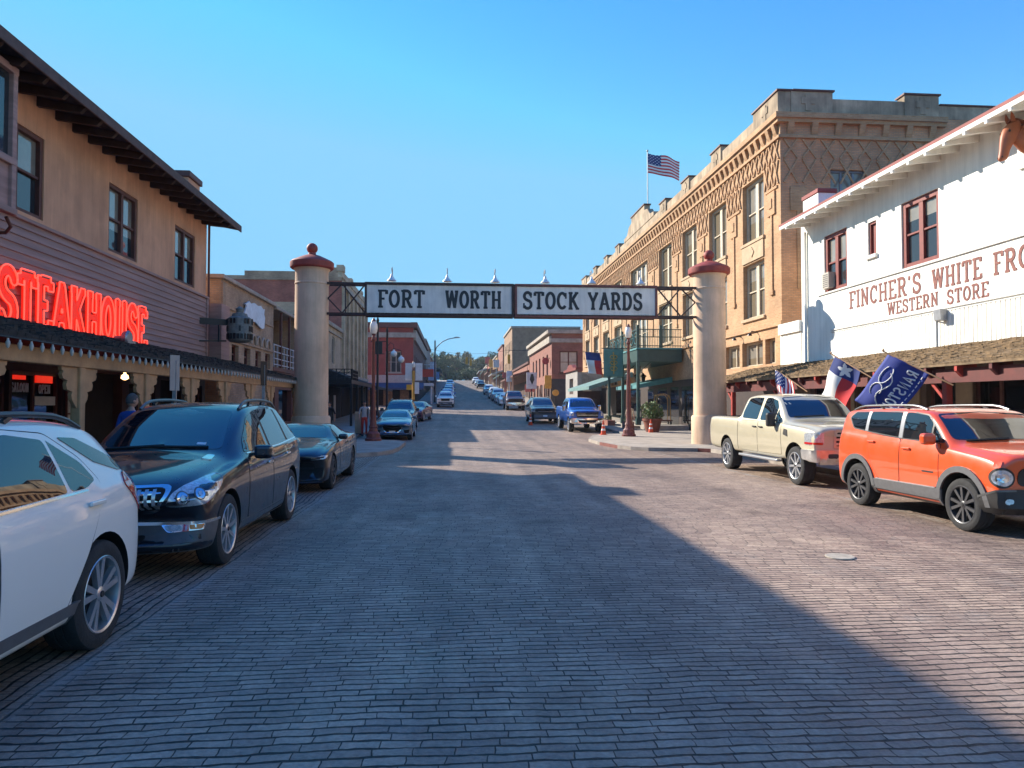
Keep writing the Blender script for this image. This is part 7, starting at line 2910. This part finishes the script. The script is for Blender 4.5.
def person(label, x, y, z, rz, top, legs, hair, h=1.75, pose='stand', sex=1.0):
    """one continuous figure from a joint skeleton; clothing colours follow the body, hair and shoes are children"""
    t = thing('person', label, 'person', (0, 0, 0))
    k = h / 1.75
    sw = .20 * sex
    V, E, Rr = [], [], []

    def v(p, r, par=None):
        V.append((p[0] * k, p[1] * k, p[2] * k))
        Rr.append((r[0] * k, r[1] * k) if isinstance(r, tuple) else r * k)
        if par is not None:
            E.append((par, len(V) - 1))
        return len(V) - 1
    pel = v((0, 0, .95), (.15, .11))
    wai = v((0, 0, 1.10), (.135, .10), pel)
    che = v((0, -.01, 1.28), (.16, .115), wai)
    sho = v((0, 0, 1.43), (.11, .085), che)
    nek = v((0, -.01, 1.52), .052, sho)
    v((0, -.02, 1.57), .052, nek)
    stride = .16 if pose == 'walk' else .03
    for s in (-1, 1):
        st = s * stride
        hip = v((s * .09, 0, .88), .095, pel)
        kn = v((s * .10, -.03 - st * .6, .50), .062, hip)
        an = v((s * .105, .03 - st * 1.3 if pose == 'walk' else .03, .10), .042, kn)
        ft = v((s * .115, -.07 - st * 1.3 if pose == 'walk' else -.07, .045), (.042, .032), an)
        v((s * .12, -.15 - st * 1.3 if pose == 'walk' else -.15, .035), (.035, .024), ft)
        sp = v((s * sw, 0, 1.42), .062, sho)
        el = v((s * (sw + .06), .03 + st * .5, 1.14), .045, sp)
        wr = v((s * (sw + .07), -.06 + st * 1.0, .90), .029, el)
        pa = v((s * (sw + .07), -.08 + st * 1.1, .835), (.034, .019), wr)
        for f, (dy, L) in enumerate(((-.028, .07), (-.009, .082), (.010, .078), (.028, .06))):
            k1 = v((s * (sw + .072), -.085 + st * 1.1 + dy, .79), .009, pa)
            v((s * (sw + .06), -.092 + st * 1.1 + dy, .79 - L), .007, k1)
        th = v((s * (sw + .055), -.12 + st * 1.1, .82), .010, pa)
        v((s * (sw + .05), -.135 + st * 1.1, .775), .008, th)
    body = skin('body', V, E, Rr, [mat('shirt_' + top[0], top[1], .8, var=.15), mat('trousers_' + legs[0], legs[1], .85, var=.15), M_SKINM], t, 2, pel)
    for p in body.data.polygons:
        c = p.center
        p.material_index = 0 if c.z > .96 * k else 1
        if c.z > 1.49 * k and abs(c.x) < .1 * k or (c.z < 1.12 * k and abs(c.x) > (sw + .02) * k and c.z > .6 * k):
            p.material_index = 2
    # head with its face
    b = MB()
    c = Vector((0, -.025 * k, 1.655 * k))
    N, Mr = 22, 14
    k0 = len(b.v)
    for j in range(Mr + 1):
        th = math.pi * j / Mr
        for i in range(N):
            a = 2 * math.pi * i / N
            xx, yy, zz = .076 * math.sin(th) * math.sin(a), -.098 * math.sin(th) * math.cos(a), -.118 * math.cos(th)
            if zz < 0:
                xx *= 1 + zz * 2.2
                yy *= 1 + (zz * 1.4 if yy > 0 else zz * .5)
            fr = max(0, math.cos(a)) ** 8 * math.sin(th)
            yy -= fr * (.020 * math.exp(-((zz + .022) / .022) ** 2) + .006 * math.exp(-((zz + .062) / .012) ** 2) + .006 * math.exp(-((zz - .03) / .012) ** 2))
            ey = max(0, math.cos(a - .42)) ** 30 + max(0, math.cos(a + .42)) ** 30
            yy += ey * .008 * math.exp(-((zz - .006) / .014) ** 2)
            b.v.append((c.x + xx * k, c.y + yy * k, c.z + zz * k))
    for j in range(Mr):
        for i in range(N):
            b.f.append((k0 + j * N + i, k0 + j * N + (i + 1) % N, k0 + (j + 1) * N + (i + 1) % N, k0 + (j + 1) * N + i))
            b.m.append(0)
    for s in (-1, 1):
        b.lathe((c.x + s * .078 * k, c.y + .012 * k, c.z - .008 * k), [(.004, -.012 * k), (.026 * k, 0), (.004, .012 * k)], 10, 0, 'x')
    hd = b.build('head', M_SKINM, t, True, world=False)
    b = MB()
    for s in (-1, 1):
        b.lathe((c.x + s * .034 * k, c.y - .083 * k, c.z + .006 * k), [(.002, -.008 * k), (.011 * k, 0), (.002, .008 * k)], 10, 0, 'y')
    b.build('eye', M_BLACKMET, hd, True, world=False)
    b = MB()
    b.obox((c.x, c.y - .088 * k, c.z - .058 * k), ((1, 0, 0), (0, 1, 0), (0, 0, 1)), (.022 * k, .006 * k, .004 * k))
    b.build('mouth', mat('lip', (.30, .10, .08), .6, var=0), hd, world=False)
    # hair cap over the back and crown
    b = MB()
    k0 = 0
    n1, n2 = 20, 9
    for j in range(n2 + 1):
        for i in range(n1):
            a = 2 * math.pi * i / n1
            th = math.pi * (.02 + (.36 if math.cos(a) > .3 else .60) * j / n2)
            r = 1.07
            b.v.append((c.x + .077 * r * math.sin(th) * math.sin(a) * k, c.y - .099 * r * math.sin(th) * math.cos(a) * k, c.z + .120 * r * math.cos(th) * k))
    for j in range(n2):
        for i in range(n1):
            b.f.append((j * n1 + i, j * n1 + (i + 1) % n1, (j + 1) * n1 + (i + 1) % n1, (j + 1) * n1 + i))
            b.m.append(0)
    b.f.append(tuple(range(n1)))
    b.m.append(0)
    b.build('hair', mat('hair_' + hair[0], hair[1], .8, var=.2, scale=30), hd, True, world=False)
    for s in (-1, 1):
        yy = (-.05 - s * stride * 1.3) if pose == 'walk' else -.05
        b = MB()
        b.prism([(s * .117 * k - .048 * k, (yy + .10) * k, 0), (s * .117 * k - .048 * k, (yy - .14) * k, 0), (s * .117 * k - .048 * k, (yy - .14) * k, .05 * k), (s * .117 * k - .048 * k, (yy - .02) * k, .10 * k), (s * .117 * k - .048 * k, (yy + .10) * k, .11 * k)], (.096 * k, 0, 0))
        b.build('shoe', M_BLACKMET, t, bevel=.015, world=False)
    place(t, x, y, z, rz)
    return t


GREY = ('grey', (.07, .06, .055))
DARK = ('dark', (.025, .018, .014))
person('man in royal blue shirt with short grey hair on the left pavement', -5.38, 12.5, .13, R(150), ('royal', (.02, .08, .34)), ('denim', (.05, .07, .11)), GREY, 1.77)
person('person in a grey shirt and red trousers standing by the left lamp', -4.55, 37.2, .13, R(20), ('heather', (.30, .31, .33)), ('brick_red', (.45, .045, .03)), DARK, 1.74)
person('person in black walking in the shade left of the wooden post', -6.5, 38.5, .13, R(-30), ('black', (.02, .02, .022)), ('black', (.02, .02, .022)), DARK, 1.7, 'walk')
person('person in a cream top beside the red-brown lamp under the balcony', 10.3, 41.6, .13, R(10), ('cream', (.60, .48, .33)), ('sand', (.40, .28, .18)), DARK, 1.62)
person('person in a pale top in the shade under the awning near the left gate pillar', -7.6, 26.8, .13, R(40), ('pale', (.5, .5, .5)), ('denim', (.05, .07, .11)), DARK, 1.68)
# ---------------------------------------------------------------- trees at the top of the street
def tree(x, y, h, cr, seed, label, tone, group='trees at the top of the street'):
    q = random.Random(seed)
    z = gz(y) - .1
    t = thing('broadleaf_tree', label, 'tree', (x, y, z), group=group)
    b = MB()
    top = Vector((x + q.uniform(-.6, .6), y + q.uniform(-.6, .6), z + h * .6))
    b.tube([(x, y, z), (x + q.uniform(-.2, .2), y, z + h * .25), top], [h * .035, h * .026, h * .012], 8)
    tips = []
    for k in range(11):
        a = k * 2.4 + q.random()
        st = Vector((x, y, z)).lerp(top, q.uniform(.25, 1))
        e = st + Vector((math.cos(a) * cr * q.uniform(.45, .9), math.sin(a) * cr * q.uniform(.45, .9), h * q.uniform(.0, .32)))
        b.tube([st, st.lerp(e, .5) + Vector((0, 0, h * .04)), e], [h * .012, h * .008, h * .004], 5)
        tips.append(e)
    b.build('trunk', M_BARK, t)
    b = MB()
    for e in tips + [top + Vector((0, 0, h * .22)), top + Vector((0, 0, h * .05))]:
        for _ in range(4):
            c = e + Vector((q.gauss(0, cr * .22), q.gauss(0, cr * .22), q.gauss(0, h * .06)))
            r = cr * q.uniform(.22, .40)
            leaf_ball(b, c, r, r * .75, 75, .26 + .012 * h, q.random(), inner=.2)
    b.build('crown', tone, t)
    return t


TONES = [[M_LEAF, M_LEAF2], [mat('olive_leaf', (.15, .15, .06), .7, var=.3, scale=.8), M_LEAF2], [mat('dark_leaf', (.075, .10, .04), .7, var=.3, scale=.8), M_LEAF], [mat('autumn_leaf', (.22, .15, .06), .7, var=.3, scale=.8), M_LEAF2]]
for i, (x, y, h, cr, k, lab) in enumerate((
        (-9, 286, 11.5, 5.5, 1, 'olive tree at the left end of the far treeline'), (-3.5, 300, 13.5, 5.6, 2, 'dark tree low in the far treeline beside the olive one'), (.5, 288, 11.0, 4.6, 1, 'olive green tree left of the hanging signals'),
        (5, 300, 13.5, 5.5, 3, 'brownish tree behind the hanging signals'), (10, 284, 9.5, 4.6, 1, 'rounded olive tree at the crest, right of the road end'), (13, 258, 6.5, 3.6, 0, 'low bright green tree by the cars at the crest'),
        (16, 300, 13, 5.5, 2, 'dark tree behind the rooftops at the right end of the treeline'), (-15, 300, 14, 6.0, 2, 'tall dark tree behind the left rooftops'), (6, 276, 5.0, 3.6, 0, 'small green tree at the very end of the road'))):
    tree(x, y, h, cr, 20 + i, lab, TONES[k])
for i, (x, y, h) in enumerate(((-6, 336, 8), (-2, 338, 9), (2.5, 337, 8), (7, 339, 9), (11, 337, 8))):
    tree(x, y, h, 3.4, 60 + i, ('leftmost', 'second from the left', 'middle', 'fourth from the left', 'rightmost')[i] + ' low bushy tree closing off the far end of the road', TONES[(1, 0, 1, 0, 3)[i]], 'low trees closing the far end of the road')
# ---------------------------------------------------------------- vehicles in place
def park(root, x, y, rz=0.0):
    s = (gz(y + 3) - gz(y)) / 3
    return place(root, x, y, gz(y), rz, math.atan(s))


G_L, G_R = 'cars parked along the left kerb', 'cars parked along the right kerb'
park(make_car('parked_car', 'white crossover nearest on the left, seen from its rear quarter', 'car', S_WHITE, G_L), -3.44, 2.62)
park(make_car('parked_car', 'black-blue seven-seat crossover with chrome slatted grille and big headlights', 'car', S_CROSSOVER, G_L), -3.44, 8.16)
park(make_car('parked_car', 'low dark graphite coupe parked behind the black-blue crossover', 'car', S_COUPE, G_L), -3.42, 15.2)
park(make_car('parked_car', 'steel blue saloon with a large chrome-edged grille beside the left lamp', 'car', S_SEDAN, G_L), -2.95, 35.5)
park(make_car('parked_car', 'tall dark sport utility behind the steel blue saloon', 'car', S_SUV, G_L), -3.35, 44.2)
park(make_car('parked_car', 'plum hatchback half hidden behind the tall dark sport utility', 'car', spec(S_SEDAN, paint=P_PURPLE), G_L), -3.15, 54.5, R(-9))
park(make_car('parked_car', 'orange boxy small four-by-four with grey arches and black wheels', 'car', S_JEEP, G_R), 7.88, 9.46)
park(make_car('pickup_truck', 'champagne tan crew-cab pickup with chrome bumper', 'pickup truck', S_TRUCK, G_R), 8.35, 15.11)
park(make_car('pickup_truck', 'bright blue crew-cab pickup with black and chrome grille', 'pickup truck', S_BLUETRUCK, G_R), 7.75, 42.4)
park(make_car('parked_car', 'dark grey four-by-four parked just beyond the bright blue pickup', 'car', spec(S_SUV, mirror_mat=M_BLACKP), G_R), 6.45, 51.5)

LITE = dict(extras=[], more=[], detail=1)


def lite(base, **kw):
    keep = [e for e in base['extras'] if e[0] in ('grille', 'headlight', 'front_bumper', 'taillight')]
    d = spec(base, detail=1, extras=keep, more=[], doors=[])
    d.update(kw)
    return d


for (bs, col, x, y, lab) in (
        (S_SUV, P_WHITE, -.98, 83.5, 'white car, nearest of the row up the left kerb of the hill'),
        (S_SEDAN, P_STEEL, -.95, 91, 'blue-grey saloon just behind the white car up the left kerb'),
        (S_SUV, P_BLUE, -.95, 99, 'bright blue sport utility in the row up the left kerb'),
        (S_SEDAN, P_SILVER, -.95, 108, 'silver saloon behind the bright blue one up the left kerb'),
        (S_SUV, P_STEEL, -.95, 118, 'tall blue-grey sport utility far up the left kerb'),
        (S_SUV, P_BLUE, -.95, 131, 'small distant blue car far up the left kerb'),
        (S_SEDAN, P_DARKGREY, -.95, 150, 'dark saloon near the crest on the left kerb'),
        (S_SUV, P_WHITE, -.95, 172, 'tiny white car near the crest on the left kerb'),
        (S_SEDAN, P_WHITE, 6.4, 88, 'white saloon behind the maroon pickup up the right kerb'),
        (S_SEDAN, P_SILVER, 6.4, 95.5, 'silver saloon second behind the maroon pickup on the right kerb'),
        (S_SUV, P_SILVER, 6.4, 103, 'silver sport utility in the row up the right kerb'),
        (S_SUV, P_WHITE, 6.4, 113, 'white sport utility in the row up the right kerb'),
        (S_SUV, P_WHITE, 6.35, 130, 'white car farther up the right kerb, a gap before it'),
        (S_SUV, P_BLACK, 6.3, 168, 'black car near the crest on the right kerb'),
        (S_SEDAN, P_SILVER, 6.2, 184, 'small silver car near the crest on the right kerb'),
        (S_SUV, P_WHITE, 6.0, 198, 'tiny pale car at the crest on the right kerb')):
    park(make_car('parked_car', lab, 'car', lite(bs, paint=col), G_L if x < 0 else G_R), x, y)
park(make_car('pickup_truck', 'maroon pickup up the right kerb beyond the side street', 'pickup truck', lite(S_DARKTRUCK, bed=S_TRUCK['bed']), G_R), 6.45, 76)
# ---------------------------------------------------------------- the faint haze of a bright morning
b = MB()
b.box(-420, 420, -220, 500, -2, 48)
hz = bpy.data.materials.new('haze')
hz.use_nodes = True
hz.node_tree.nodes.clear()
ho = hz.node_tree.nodes.new('ShaderNodeOutputMaterial')
hv = hz.node_tree.nodes.new('ShaderNodeVolumePrincipled')
hv.inputs['Density'].default_value = .00028
hv.inputs['Color'].default_value = (.80, .88, .96, 1)
hv.inputs['Anisotropy'].default_value = .0
hz.node_tree.links.new(hv.outputs[0], ho.inputs['Volume'])
structure(b.build('haze', hz), 'stuff')
